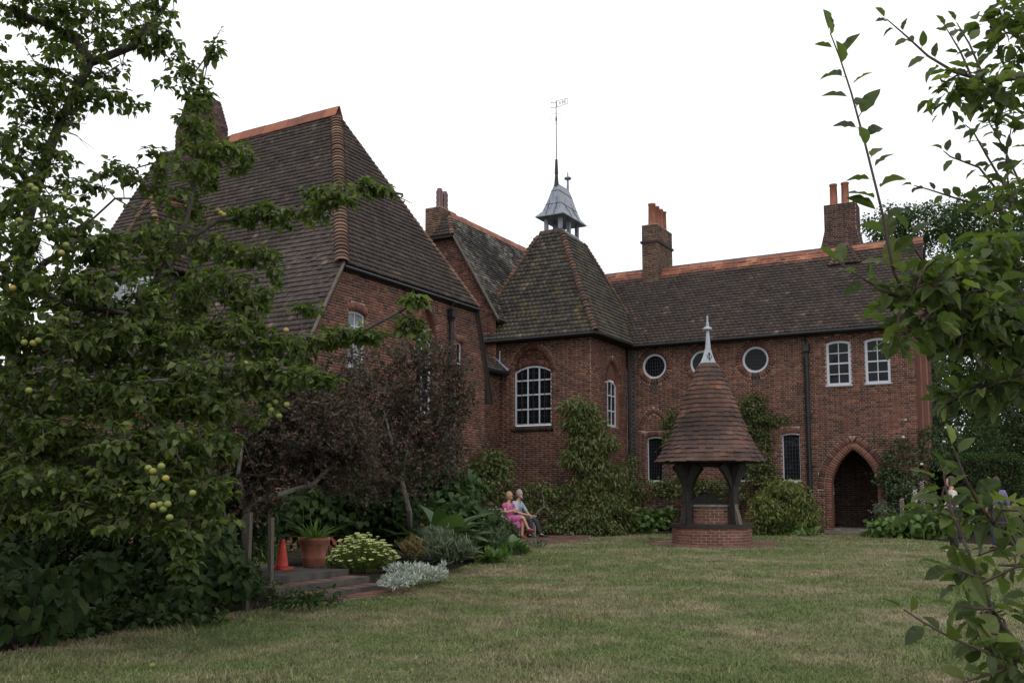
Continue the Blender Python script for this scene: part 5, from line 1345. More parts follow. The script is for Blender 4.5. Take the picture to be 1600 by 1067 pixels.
plant('climber', 'low climber with a forked bare stem right of the couple', 'climber', [(-13.824, 26.638, 1.234, 0.621, 0.455, 0.4, 800), (-13.417, 27.206, 1.231, 0.46, 0.46, 0.3, 500), (-13.734, 26.459, 0.425, 0.781, 0.534, 0.5, 1100), (-12.978, 26.764, 0.287, 0.614, 0.41, 0.4, 700)], T_OVAL, .11, 'ivy_leaf', base=(-13.9, 28.2, 0), stem=.02, droop=.5)
MB().tube([(-13.492, 25.907, 0.704), (-13.281, 26.024, 0.943), (-13.298, 26.015, 1.181), (-13.315, 26.005, 1.381), (-13.28, 26.025, 1.56)], [.02, .02, .016, .013, .01], 6).tube([(-13.299, 26.014, 0.923), (-13.142, 26.101, 0.823), (-13.038, 26.159, 0.645)], [.016, .012, .008], 6)
fs_ = [o for o in COL.objects if o.name.startswith('climber')][-1]
MB().tube([(-13.527, 25.888, 0.665), (-13.282, 26.024, 0.923), (-13.298, 26.015, 1.162), (-13.333, 25.995, 1.341), (-13.28, 26.025, 1.56)], [.02, .02, .016, .013, .01], 6).build('bare_stem', M['bark_pale'], fs_)
MB().tube([(-13.299, 26.014, 0.923), (-13.142, 26.101, 0.823), (-13.038, 26.159, 0.645)], [.018, .013, .008], 6).build('bare_stem', M['bark_pale'], fs_)
plant('climber', 'climber spreading over the wall to the black drainpipe', 'climber', WB([(-8.293, 32.448, 4.336, 0.581, 0.492, 0.22, 600), (-8.033, 32.592, 3.662, 0.67, 0.581, 0.22, 800), (-7.256, 32.68, 3.842, 0.841, 0.266, 0.2, 700), (-7.992, 32.614, 2.879, 0.492, 0.804, 0.22, 800), (-8.099, 32.327, 1.985, 0.577, 0.489, 0.3, 500)]), T_OVAL, .1, 'ivy_leaf', base=(-8.1, 32.3, 0), stem=.02, droop=.5)
plant('climber', 'narrow climber beside the first window behind the well', 'climber', [(-11.328, 32.252, 3.772, 0.256, 0.372, 0.2, 300), (-11.378, 32.224, 3.166, 0.209, 0.325, 0.2, 200), (-11.239, 32.301, 4.333, 0.139, 0.232, 0.15, 90)], T_OVAL, .1, 'ivy_leaf', base=(-11.1, 32.3, 0), stem=.015, droop=.5)
ivy = plant('climber', 'low sprawling climber with bare looping stems below the first window', 'climber', [(-11.811, 31.413, 1.432, 0.916, 0.366, 0.4, 1000), (-10.683, 31.58, 1.5, 0.905, 0.407, 0.4, 1000), (-9.934, 31.767, 1.434, 0.585, 0.36, 0.4, 600), (-12.553, 31.458, 1.891, 0.232, 0.927, 0.25, 500), (-9.097, 32.002, 1.323, 0.67, 0.67, 0.4, 900)], T_OVAL, .11, 'ivy_leaf', base=(-11.0, 32.2, 0), stem=.02, droop=.4)
for k in range(7):
    a = (-12.155, 31.336, 0.638); b = (-10.825, 31.616, 0.76); a, b = np.array(a), np.array(b); s = a+(b-a)*rng.uniform(-.3, .5); e = a+(b-a)*rng.uniform(.5, 1.3)+np.array([0, 0, rng.uniform(-.1, .3)])
    MB().tube([s, (s+e)/2+np.array([0, 0, rng.uniform(-.12, .18)]), e], [.022, .018, .01], 6).build('stem', M['bark_pale'], ivy)
plant('shrub', 'yellow green shrub with narrow leaves right of the well', 'shrub', [(-7.004, 30.647, 0.883, 0.875, 0.791, 0.75, 3400), (-7.45, 30.171, 0.601, 0.497, 0.579, 0.55, 1300), (-6.439, 31.189, 0.589, 0.419, 0.587, 0.55, 1300), (-6.981, 30.888, 1.5, 0.545, 0.294, 0.5, 900)], T_LEAFLET, .15, 'bamboo_leaf', stem=.012, nst=3, droop=.6, shell=.5, stem_mat='bark_pale', clump=20)
plant('ground_plant', 'low fresh green plants between tower and well', 'plant', [(-11.655, 31.27, 0.309, 0.683, 0.432, 0.5, 420), (-11.979, 30.862, 0.161, 0.362, 0.271, 0.4, 160), (-6.569, 30.202, 0.011, 0.612, 0.122, 0.4, 200)], T_BIG, .2, 'bright_leaf', stem=0, droop=.1)
rose = plant('climbing_rose', 'climbing rose with a few white blooms beside the porch arch', 'climber', [(-4.234, 32.754, 3.018, 0.381, 0.635, 0.25, 550), (-3.833, 32.862, 3.542, 0.295, 0.422, 0.2, 250), (-3.586, 32.541, 2.37, 0.708, 0.833, 0.4, 1500), (-3.267, 32.261, 1.439, 0.822, 0.658, 0.5, 1500), (-3.851, 32.395, 1.542, 0.625, 0.833, 0.35, 1000), (-2.788, 32.755, 2.777, 0.497, 0.828, 0.4, 900)], T_OVAL, .1, 'rose_leaf', base=(-3.6, 32.0, 0), stem=.025, nst=2, droop=.5)
for x, y, d in ((1415,656,30.2), (1411,683,29.9), (1470,688,29.4), (1478,672,29.6), (1455,742,29.3)):
    pass
for c in ((-3.4, 32.53, 3.696), (-3.446, 32.047, 3.112), (-2.282, 32.35, 2.954), (-2.218, 32.499, 3.407), (-2.909, 31.774, 2.24)):
    MB().blob(c, (.055, .055, .04), 8, 5).build('bloom', M['petal_white'], rose)
gp_ = plant('ground_plant', 'spreading patch of lush green leaves right of the porch', 'plant', [(-3.58, 30.487, 0.283, 0.705, 0.313, 0.6, 500), (-2.868, 30.539, 0.353, 0.659, 0.388, 0.6, 520), (-2.35, 30.711, 0.49, 0.502, 0.502, 0.5, 380), (-3.952, 30.51, 0.139, 0.434, 0.158, 0.4, 200)], T_BIG, .19, 'bright_leaf', stem=0, droop=.1)
plant('shrub', 'small grey green shrub at the right foot of the porch arch', 'shrub', [(-4.068, 31.588, 0.734, 0.408, 0.367, 0.35, 500)], T_OVAL, .08, 'grey_leaf', stem=.012, nst=3)
for k, (c, h) in enumerate((((-3.111, 31.319, 0.634), .8), ((-2.916, 31.426, 0.752), .95), ((-3.492, 31.221, 0.454), .7))):
    sp_ = empty('flower_spike', (c[0], c[1], 0), ('shorter pale flower spike right of the porch', 'tallest pale flower spike right of the porch', 'pale flower spike nearest the porch arch')[k], 'flower')
    MB().tube([(c[0], c[1], 0), (c[0]+.02, c[1], c[2]+h)], [.014, .008], 6).build('stem', M['bark_pale'], sp_)
    me = MB().blob((0, 0, 0), (.03, .03, .022), 6, 4).mesh('floret'); me.materials.append(M['petal_pink' if k else 'petal_white'])
    for j in range(34):
        t = j*2.4; z = c[2]+h*(1-j/40); place('floret', me, sp_, (c[0]+.02+.045*math.cos(t), c[1]+.045*math.sin(t), z), np.array([1., 0, 0]), np.array([0, 1., 0]), np.array([0, 0, 1.]))

# ---------------------------------------------------------------- the left border
SO = ((-10.55, 13.479, 0))
sed = empty('sedum', (SO[0], SO[1], 0), 'rounded clump of sedum with pale yellow green flower heads', 'plant')
hd_ = MB()
for k in range(9):
    a = rng.uniform(0, 2*PI); r = .036*math.sqrt(rng.random()); hd_.blob((r*math.cos(a), r*math.sin(a), .005*rng.random()), (.016, .016, .009), 6, 3)
hme = hd_.mesh('flower_head'); hme.materials.append(M['sedum_flower'])
sm_ = MB(); P, D, S = [], [], []
for k in range(235):
    a = rng.uniform(0, 2*PI); r = math.sqrt(rng.random()); ex, ey = RT*math.cos(a)*r*.66, FH*math.sin(a)*r*.55
    b = np.array([SO[0], SO[1], 0])+ex*.55+ey*.55; t = np.array([SO[0], SO[1], 0])+ex+ey+np.array([0, 0, .67*(1-.62*r**2.4)*rng.uniform(.8, 1.05)])
    sm_.tube([b, (b+t)/2+(t-b)*np.array([-.08, -.08, 0]), t], [.006, .005, .004], 4, cap=False)
    s = rng.uniform(.6, 1.0); q = unit((t-b)*.5+np.array([0, 0, .6])); X, Y, Z = orient(np.cross(q, RT), q); place('flower_head', hme, sed, t, X*s, Y*s, Z*s)
    for j in range(16):
        f = rng.uniform(.12, .98); P.append(b+(t-b)*f); an = rng.uniform(0, 2*PI); D.append([math.cos(an), math.sin(an), .5]); S.append(rng.uniform(.05, .085))
sm_.build('stems', M['sedum_leaf'], sed, 'stuff'); P = np.array(P)
scatter('foliage', T_OVAL, P, np.array(D), np.tile([0, 0, 1.], (len(P), 1)), np.array(S), M['sedum_leaf'], sed)

SV = (-9.068, 12.942, 0)
silv = empty('silver_plant', (SV[0], SV[1], 0), 'low mat of silvery white leaves spilling onto the lawn', 'plant')
bl = [(-8.009, 11.11, 0.184, 0.3, 0.113, 0.35, 500), (-8.124, 11.847, 0.212, 0.355, 0.128, 0.4, 700), (-8.469, 11.998, 0.253, 0.403, 0.101, 0.4, 500), (-8.261, 12.457, 0.138, 0.164, 0.113, 0.3, 220), (-7.851, 10.74, 0.16, 0.218, 0.055, 0.25, 160), (-8.237, 12.584, 0.25, 0.052, 0.124, 0.1, 40)]
bl = [(*b[:4], b[4]*.72, b[5], b[6]*2) for b in bl]
foliage(silv, bl, [leaf_tmpl(.34, 3, .3, c) for c in (-.2, .1)], .06, 'silver_leaf', droop=-.6, shell=.1, up=.4)

def tuft(name, label, base, n, h, spread, tm, mat, W=1., cat='plant', group=None, single=True):
    p = empty(name, base, label, cat, group)
    P, D, U, S = [], [], [], []
    for k in range(n):
        a = rng.uniform(0, 2*PI); tl = rng.uniform(.05, spread); d = np.array([math.cos(a)*tl, math.sin(a)*tl, 1.])
        P.append(np.array(base)+np.array([math.cos(a), math.sin(a), 0])*rng.uniform(0, .06+.1*spread)); D.append(unit(d)); U.append(-np.array([math.cos(a), math.sin(a), 0])+np.array([0, 0, .4])); S.append(h*rng.uniform(.6, 1.1))
    P, D, U, S = map(np.array, (P, D, U, S))
    if single: leaves(tm, P, D, U, S, M[mat], p)
    else: scatter('foliage', tm, P, D, U, S, M[mat], p)
    return p
tuft('strap_plant', 'clump of strappy green leaves growing in the large terracotta pot', (PX, PY, PZ+.36), 60, .46, .7, T_STRAP, 'bright_leaf')
tuft('strap_plant', 'arching strappy leaves behind the traffic cone', (-12.922, 13.578, 0), 70, .85, .9, T_STRAP, 'bright_leaf')
tuft('strap_plant', 'drooping pale leaves growing against the side of the large pot', (-11.093, 13.178, 0), 22, .5, .9, T_STRAP, 'bamboo_leaf')
tuft('strap_plant', 'yellowish grassy tuft behind the two stakes', (-12.423, 12.89, 0), 60, .42, 1.2, T_STRAP, 'bamboo_leaf')
ag = empty('agapanthus', (-13.653, 15.418, 0), 'single blue flower head on a tall stem above the pot', 'flower')
c = np.array((-9.937, 11.185, 1.55)); g0 = np.array((-13.653, 15.418, 0)); MB().tube([g0, (g0+c)/2, c], [.008, .007, .006], 5).build('stem', M['sedum_leaf'], ag)
me = leaf_tmpl(.4, 2, .2, .1); me = MB().add(*me).mesh('petal'); me.materials.append(M['petal_blue'])
for d in rsph(46):
    X, Y, Z = orient(d[None], rsph(1)); place('petal', me, ag, c, X[0]*.085, Y[0]*.085, Z[0]*.085)
hostas = [('hosta', 'large leaved plant with broad green leaves before the gable wall', (-10.263, 15.749, 0), 44, .78), ('hosta', 'smaller broad leaved plant left of the big leaved clump', (-10.61, 15.203, 0), 20, .55), ('hosta', 'low broad leaved plant near the woman on the bench', (-10.112, 18.242, 0), 22, .34)]
for nm, lb, b, k, h in hostas: tuft(nm, lb, b, k, h*1.6, 1.0, T_HOSTA, 'hosta_leaf')
def spiky(label, bl, size, mat, base=None, name='lavender', tm=T_LANCE):
    p = empty(name, base or (bl[0][0], bl[0][1], 0), label, 'plant'); foliage(p, bl, tm, size, mat, droop=-1.4, shell=.0, up=.2); return p
spiky('grey green spiky bush at the lawn edge before the big leaves', [(-8.988, 13.997, 0.373, 0.458, 0.183, 0.45, 1500), (-9.358, 14.25, 0.507, 0.281, 0.164, 0.4, 600)], .2, 'grey_leaf')
spiky('soft green feathery clump between spiky bush and bench', [(-9.977, 16.765, 0.255, 0.403, 0.202, 0.5, 900), (-10.495, 18.193, 0.316, 0.29, 0.203, 0.4, 500)], .2, 'rose_leaf', name='fern')
spiky('rusty leaved low plant right of the yellow sedum', [(-9.237, 13.174, 0.457, 0.199, 0.154, 0.3, 420)], .14, 'rust_leaf', name='astilbe')
spiky('grassy tuft on the path edge below the seated man', [(-10.86, 20.849, -0.032, 0.227, 0.146, 0.3, 320)], .22, 'grey_leaf', name='grass_tuft')
spiky('pale green mixed low plants at the lawn edge left of the path', [(-10.423, 18.804, 0.041, 0.386, 0.148, 0.5, 500), (-9.551, 16.429, 0.134, 0.341, 0.105, 0.4, 350)], .16, 'bright_leaf', name='ground_plant', tm=T_OVAL)
fw2 = spiky('bushy plant with dusty pink flowers in front of the bench end', [(-11.787, 20.335, 0.572, 0.292, 0.389, 0.4, 700), (-11.359, 20.23, 0.427, 0.256, 0.256, 0.35, 400)], .12, 'rose_leaf', name='flowering_plant', tm=T_OVAL)
me = MB().blob((0, 0, 0), (.028, .028, .02), 6, 4).mesh('bloom'); me.materials.append(M['petal_pink'])
for p in in_blob((-11.659, 20.178, 0.707, 0.321, 0.354, 0.4, 1), 60, .5)[0]: place('bloom', me, fw2, p, np.array([1., 0, 0]), np.array([0, 1., 0]), np.array([0, 0, 1.]))
gc = plant('ground_plant', 'low dark ground cover at the foot of the brick steps', 'plant', [(-7.863, 8.79, 0.164, 0.317, 0.04, 0.3, 220), (-7.783, 9.292, 0.149, 0.131, 0.025, 0.2, 60), (-8.47, 8.796, 0.279, 0.098, 0.13, 0.25, 160)], T_OVAL, .08, 'dark_leaf', stem=0, droop=0)
plant('shrub', 'dense dark leafy shrub behind the pots below the purple bush', 'shrub', [(-12.17, 14.978, 1.008, 0.786, 0.446, 0.8, 1500), (-11.673, 15.825, 0.995, 0.672, 0.511, 0.8, 1500), (-12.284, 13.771, 1.034, 0.621, 0.497, 0.8, 1200), (-12.337, 16.028, 1.459, 0.828, 0.359, 0.8, 1000)], T_BIG, .16, 'dark_leaf', stem=.025, nst=2)
plant('shrub', 'green leafy shrub against the gable wall behind the big leaves', 'shrub', [(-12.944, 19.694, 1.372, 0.648, 0.746, 0.6, 900), (-13.513, 19.379, 1.854, 0.648, 0.648, 0.6, 800), (-13.245, 21.242, 1.364, 0.379, 0.69, 0.5, 600), (-11.719, 18.658, 0.781, 0.516, 0.394, 0.6, 700)], T_BIG, .19, 'tree_leaf', stem=.025, nst=2)
# shaded growth under the apple tree
def big_leaf_shrub(label, bl, size, mat='dark_leaf', base=None, single=80):
    p = empty('shrub', base or (bl[0][0], bl[0][1], 0), label, 'shrub')
    stems(p, base or (bl[0][0], bl[0][1], 0), bl, .014, 'twig', 3)
    P, D = [], []
    for b in bl:
        q, d = in_blob(b, int(b[6]), .3); P.append(q); D.append(d[:, :1]*RT+d[:, 1:2]*FH*.6+d[:, 2:]*np.array([0, 0, 1.]))
    P, D = np.concatenate(P), np.concatenate(D); k = P[:, 2] > .05; P, D = P[k], D[k]; n = len(P)
    leaves(T_BIG, P, unit(D*.5+rng.normal(size=(n, 3))*.5-np.array([0, 0, .6])-FH*.3), D*.4-FH*.4+np.array([0, 0, .8])+rng.normal(size=(n, 3))*.3, rng.uniform(size*.6, size*1.2, n), M[mat], p, single)
    return p
big_leaf_shrub('dark large leaved shrub in the bottom left corner', [(-8.369, 5.651, 0.418, 0.434, 0.372, 0.5, 190), (-9.168, 5.437, 0.64, 0.571, 0.698, 0.6, 260), (-8.718, 6.601, 0.633, 0.317, 0.234, 0.4, 90)], .15)
big_leaf_shrub('dark trailing shrub left of the tall stake', [(-8.874, 8.344, 0.65, 0.4, 0.4, 0.5, 260), (-8.403, 8.262, 0.444, 0.203, 0.281, 0.35, 190), (-8.601, 7.809, 0.325, 0.273, 0.197, 0.35, 110), (-9.609, 8.394, 0.621, 0.331, 0.497, 0.5, 200)], .13)
plant('shrub', 'deep shaded evergreen shrub behind the apple trunk', 'shrub', [(-11.586, 7.87, 0.837, 1.293, 0.862, 0.8, 4200), (-14.778, 8.959, 2.138, 0.931, 1.138, 0.8, 3600), (-10.637, 8.739, 0.735, 1.059, 0.883, 0.8, 4200), (-10.487, 9.965, 0.955, 0.857, 0.952, 0.7, 3200), (-12.939, 7.12, 1.007, 1.207, 1.121, 1, 3000), (-12.959, 9.738, 1.723, 2.246, 0.612, 0.8, 4200), (-10.035, 7.7, 0.261, 1.2, 0.16, 0.5, 1200), (-8.555, 7.149, 0.097, 0.789, 0.057, 0.3, 700), (-8.631, 6.192, 0.058, 0.397, 0.079, 0.3, 400)], T_OVAL, .12, 'dark_leaf', stem=.04, nst=2)

# ---------------------------------------------------------------- purple smoke bushes
def smoke(label, base, limbs, blobs):
    p = empty('smoke_bush', base, label, 'bush', 'purple smoke bushes')
    for pts, r in limbs: MB().tube(pts, list(np.linspace(r, r*.45, len(pts))), 8).build('branch', M['bark_pale'], p, smooth=True)
    for b in blobs:
        l_ = limbs[rng.integers(len(limbs))][0]; stems(p, l_[rng.integers(len(l_)//2, len(l_))], [b], .012, 'bark', 1, 'branch', .25)
    P, D = [], []
    tw = MB()
    for b in blobs:
        q, d = in_blob(b, int(b[6]/15), .12); dd = unit(d[:, :1]*RT+d[:, 1:2]*FH+d[:, 2:]*np.array([0, 0, .6])+rng.normal(size=q.shape)*.55+np.array([0, 0, .55]))
        for c_, g in zip(q, dd):          # a sprig with leaves all along
            ln = rng.uniform(.16, .42); f = rng.uniform(0, 1, 18); r_ = rsph(18)
            P.append(c_+g*f[:, None]*ln+r_*.02); D.append(unit(g*.7+r_))
            if rng.random() < .3: tw.tube([c_-g*.12, c_+g*ln], [.006, .003], 4, cap=False)
    tw.build('twigs', M['bark'], p, 'stuff')
    P, D = np.concatenate(P), np.concatenate(D); n = len(P)
    scatter('foliage', T_OVAL, P, unit(D+rng.normal(size=(n, 3))*.5+np.array([0, 0, .1])), D+rng.normal(size=(n, 3))*.4+np.array([0, 0, .7]), rng.uniform(.035, .085, n), M['purple_leaf'], p)
    return p
smoke('purple bush with a leaning pale trunk above the cone', (-10.813, 10.906, 0), [([(-10.813, 10.906, 0), (-9.539, 9.576, 0.723), (-9.541, 9.575, 1.163), (-9.421, 9.642, 1.323), (-9.172, 10.008, 1.446), (-8.992, 10.337, 1.564), (-8.885, 10.624, 1.845), (-8.813, 10.893, 2.182)], .058), ([(-9.541, 9.575, 1.163), (-9.648, 9.516, 1.696), (-9.596, 9.544, 2.143)], .04)],
    [(-9.875, 10.076, 2.172, 0.525, 0.469, 0.6, 2600), (-9.665, 10.65, 2.483, 0.579, 0.541, 0.6, 3000), (-9.152, 10.934, 2.192, 0.483, 0.579, 0.6, 2400), (-9.539, 10.262, 1.798, 0.75, 0.319, 0.6, 2200), (-9.729, 9.7, 1.518, 0.401, 0.31, 0.5, 1300), (-8.976, 11.031, 1.711, 0.444, 0.348, 0.5, 1500), (-10.278, 9.852, 1.892, 0.281, 0.469, 0.5, 900), (-9.413, 9.76, 1.25, 0.217, 0.126, 0.25, 350), (-10.002, 11.149, 3.134, 0.604, 0.302, 0.5, 1200), (-9.554, 11.397, 2.829, 0.403, 0.503, 0.5, 1400), (-8.768, 10.69, 2.172, 0.413, 0.319, 0.4, 1500), (-8.934, 10.255, 2.066, 0.459, 0.367, 0.4, 1600), (-10.472, 10.659, 2.911, 0.596, 0.298, 0.5, 1000)])
smoke('tall purple bush against the gable wall right of the leaning one', (-12.102, 17.139, 0), [([(-12.102, 17.139, 0), (-10.451, 14.787, 1.034), (-10.587, 14.712, 1.648), (-10.622, 14.921, 2.149), (-10.7, 15.107, 2.791)], .06), ([(-10.587, 14.712, 1.648), (-10.768, 14.612, 2.39), (-10.906, 14.535, 3.013)], .04)],
    [(-11.151, 14.857, 3.302, 0.812, 0.584, 0.8, 3000), (-10.594, 15.394, 3.063, 0.77, 0.718, 0.8, 3000), (-11.239, 14.579, 2.4, 0.753, 0.628, 0.8, 2600), (-10.583, 15.171, 2.156, 0.812, 0.508, 0.8, 2600), (-10.304, 16.012, 3.097, 0.393, 0.655, 0.6, 1200), (-11.604, 14.605, 3.816, 0.457, 0.457, 0.6, 1000), (-10.827, 15.265, 3.972, 0.641, 0.334, 0.6, 1200), (-10.365, 15.978, 3.759, 0.314, 0.262, 0.5, 500), (-11.301, 13.859, 2.857, 0.486, 0.728, 0.6, 1400), (-10.25, 15.585, 2.163, 0.513, 0.641, 0.7, 1800), (-10.673, 14.664, 1.648, 0.745, 0.422, 0.6, 1400), (-11.072, 13.985, 1.765, 0.607, 0.486, 0.6, 1400), (-10.487, 15.682, 4.13, 0.519, 0.389, 0.6, 1000), (-10.133, 16.107, 3.494, 0.21, 0.393, 0.4, 500)])

# ---------------------------------------------------------------- the old apple tree on the left
def rosettes(P, per, size, droop=.55, out=None):
    """tufts of leaves about points"""
    n = len(P); pp = np.repeat(P, per, 0); a = rng.uniform(0, 2*PI, n*per); e = rng.normal(0, .5, n*per)
    d = np.stack([np.cos(a), np.sin(a), e-droop*.6], 1); d = unit(d)
    if out is not None: d = unit(d+np.repeat(out, per, 0)*.4)
    u = np.tile([0, 0, 1.], (n*per, 1))+rng.normal(size=(n*per, 3))*.35+d*.2
    return pp+d*rng.uniform(.0, .05, (n*per, 1)), d, u, rng.uniform(size*.5, size*1.25, n*per)

def fruit_tree(t, limbs, blobs, sprays, per, size, mat, tm, single, twig_r=.006):
    big = max(r for _, r in limbs)
    for pts, r in limbs:
        pts = [np.array(p, float) for p in pts]; fine = []
        for a, b in zip(pts[:-1], pts[1:]):
            for f in (0, .33, .67): fine.append(a+(b-a)*f+rng.normal(size=3)*.012*np.linalg.norm(b-a)*(f > 0))
        fine.append(pts[-1])
        MB().tube(fine, list(np.linspace(r, r*.4, len(fine))), 9).build('trunk' if r == big else 'branch', M['bark'], t, smooth=True)
    tw = MB(); PP = []
    for b in blobs:
        q, d = in_blob(b, int(b[6]), .15); PP.append(q)
    PP = np.concatenate(PP)
    node = [a+(b-a)*f for p, r in limbs for a, b in zip(np.array(p)[:-1], np.array(p)[1:]) for f in (0, .2, .4, .6, .8)]
    nl = len(node); A = np.array(node); d0 = np.array([np.min(np.linalg.norm(A-q, axis=1)) for q in PP]); o = np.argsort(d0); PP = PP[o]
    A = np.concatenate([A, PP]); dl = np.concatenate([np.zeros(nl), d0[o]]); par = []
    for i, q in enumerate(PP):
        k = nl+i; c = np.linalg.norm(A[:k]-q, axis=1)+.45*dl[:k]; par.append(int(np.argmin(c)))
    for i, q in enumerate(PP):
        s = A[par[i]]; ln = np.linalg.norm(q-s)
        if ln < 1.0: tw.tube([s, (s+q)/2+rng.normal(size=3)*.09*ln+np.array([0, 0, .06*ln]), q], [twig_r*1.3, twig_r, twig_r*.7], 4, cap=False)
    P, D, U, S = rosettes(PP, per, size)
    acc = [(P, D, U, S)]
    for pts, ls, gap in sprays:            # long shoots with alternate leaves
        pts = [np.array(p, float) for p in pts]; seg = [np.linalg.norm(b-a) for a, b in zip(pts[:-1], pts[1:])]; tot = sum(seg)
        tw.tube(pts, list(np.linspace(twig_r*1.7, twig_r*.6, len(pts))), 6)
        n = max(3, int(tot/gap)); pl, dl, ul, sl = [], [], [], []
        for k in range(n+1):
            x = tot*(k+.5)/(n+1); i = 0
            while x > seg[i] and i < len(seg)-1: x -= seg[i]; i += 1
            tg = unit(pts[i+1]-pts[i]); p = pts[i]+tg*x; ph = k*2.4+rng.normal()*.4
            sd = unit(np.cross(tg, [0.3, .2, 1.])); s2 = np.cross(tg, sd); o = sd*math.cos(ph)+s2*math.sin(ph)
            dl.append(unit(tg*.55+o*.9+np.array([0, 0, -.12])-FH*(o @ FH)*.5)); pl.append(p); ul.append(tg*.5-FH*.55+np.array([0, 0, .5])+rng.normal(size=3)*.35); sl.append(ls*rng.uniform(.75, 1.15)*(1-.25*k/n))
        dl.append(unit(pts[-1]-pts[-2])); pl.append(pts[-1]); ul.append(np.array([0, 0, 1.])); sl.append(ls*.7)
        acc.append(tuple(map(np.array, (pl, dl, ul, sl))))
    tw.build('twigs', M['twig'], t, 'stuff')
    P, D, U, S = (np.concatenate(x) for x in zip(*acc))
    leaves(tm, P, D, U, S, M[mat], t, single)
    return P

old = empty('apple_tree', (-10.636, 6.054, 0), 'old apple tree laden with small green apples leaning over the left border', 'tree')
limbs = [([(-10.636, 6.054, 0), (-9.985, 5.899, 0.97), (-9.419, 5.984, 1.917), (-8.731, 6.137, 2.541), (-8.309, 6.256, 2.929), (-8.001, 6.427, 3.231), (-7.912, 6.476, 3.534)], .17),
    ([(-9.419, 5.984, 1.917), (-9.402, 5.993, 2.871), (-9.476, 6.067, 3.726), (-9.461, 6.189, 4.756), (-9.264, 6.299, 5.525), (-9.036, 6.425, 6.095), (-8.973, 6.46, 6.252)], .085),
    ([(-8.973, 6.46, 6.252), (-9.192, 6.338, 6.544), (-9.355, 6.248, 6.665), (-9.703, 5.826, 6.798), (-9.998, 5.434, 6.835)], .055), ([(-8.973, 6.46, 6.252), (-8.559, 6.689, 6.439), (-8.529, 6.934, 6.876), (-8.415, 7.112, 7.263)], .05),
    ([(-7.912, 6.476, 3.534), (-7.796, 6.655, 3.967), (-7.745, 6.798, 4.342), (-7.754, 6.907, 4.869), (-7.837, 6.975, 5.704), (-7.799, 6.996, 6.094)], .034),
    ([(-7.912, 6.476, 3.534), (-7.771, 6.897, 4.195), (-7.611, 7.1, 4.401), (-7.318, 7.377, 4.452), (-6.958, 7.691, 4.642), (-6.493, 8.063, 4.851), (-6.019, 8.326, 4.792)], .032),
    ([(-8.309, 6.256, 2.929), (-7.656, 6.504, 3.146), (-7.139, 6.79, 3.113), (-6.633, 7.185, 3.03), (-6.06, 7.617, 3.113), (-5.74, 7.795, 3.303), (-5.43, 7.966, 3.48)], .03),
    ([(-9.419, 5.984, 1.917), (-8.103, 5.798, 1.79), (-7.224, 5.828, 1.748), (-6.597, 5.947, 1.598), (-6.286, 6.006, 1.285)], .06),
    ([(-8.731, 6.137, 2.541), (-7.534, 6.114, 2.601), (-6.781, 6.303, 2.639), (-6.246, 6.6, 2.639), (-5.843, 6.823, 2.546)], .05),
    ([(-9.476, 6.067, 3.726), (-8.294, 5.693, 3.781), (-7.905, 5.68, 4.047), (-8.296, 5.463, 4.301)], .04), ([(-9.476, 6.067, 3.726), (-8.107, 5.796, 3.267), (-7.494, 5.907, 3.166), (-7.728, 5.549, 2.703)], .04),
    ([(-9.419, 5.984, 1.917), (-8.551, 4.978, 2.333), (-8.375, 4.504, 2.957), (-8.264, 4.566, 3.642)], .06), ([(-9.461, 6.189, 4.756), (-9.436, 5.746, 5.187), (-9.722, 5.359, 5.387)], .045),
    ([(-9.476, 6.067, 3.726), (-8.685, 6.62, 4.683), (-8.251, 6.86, 4.669), (-7.938, 7.033, 4.538)], .014)]
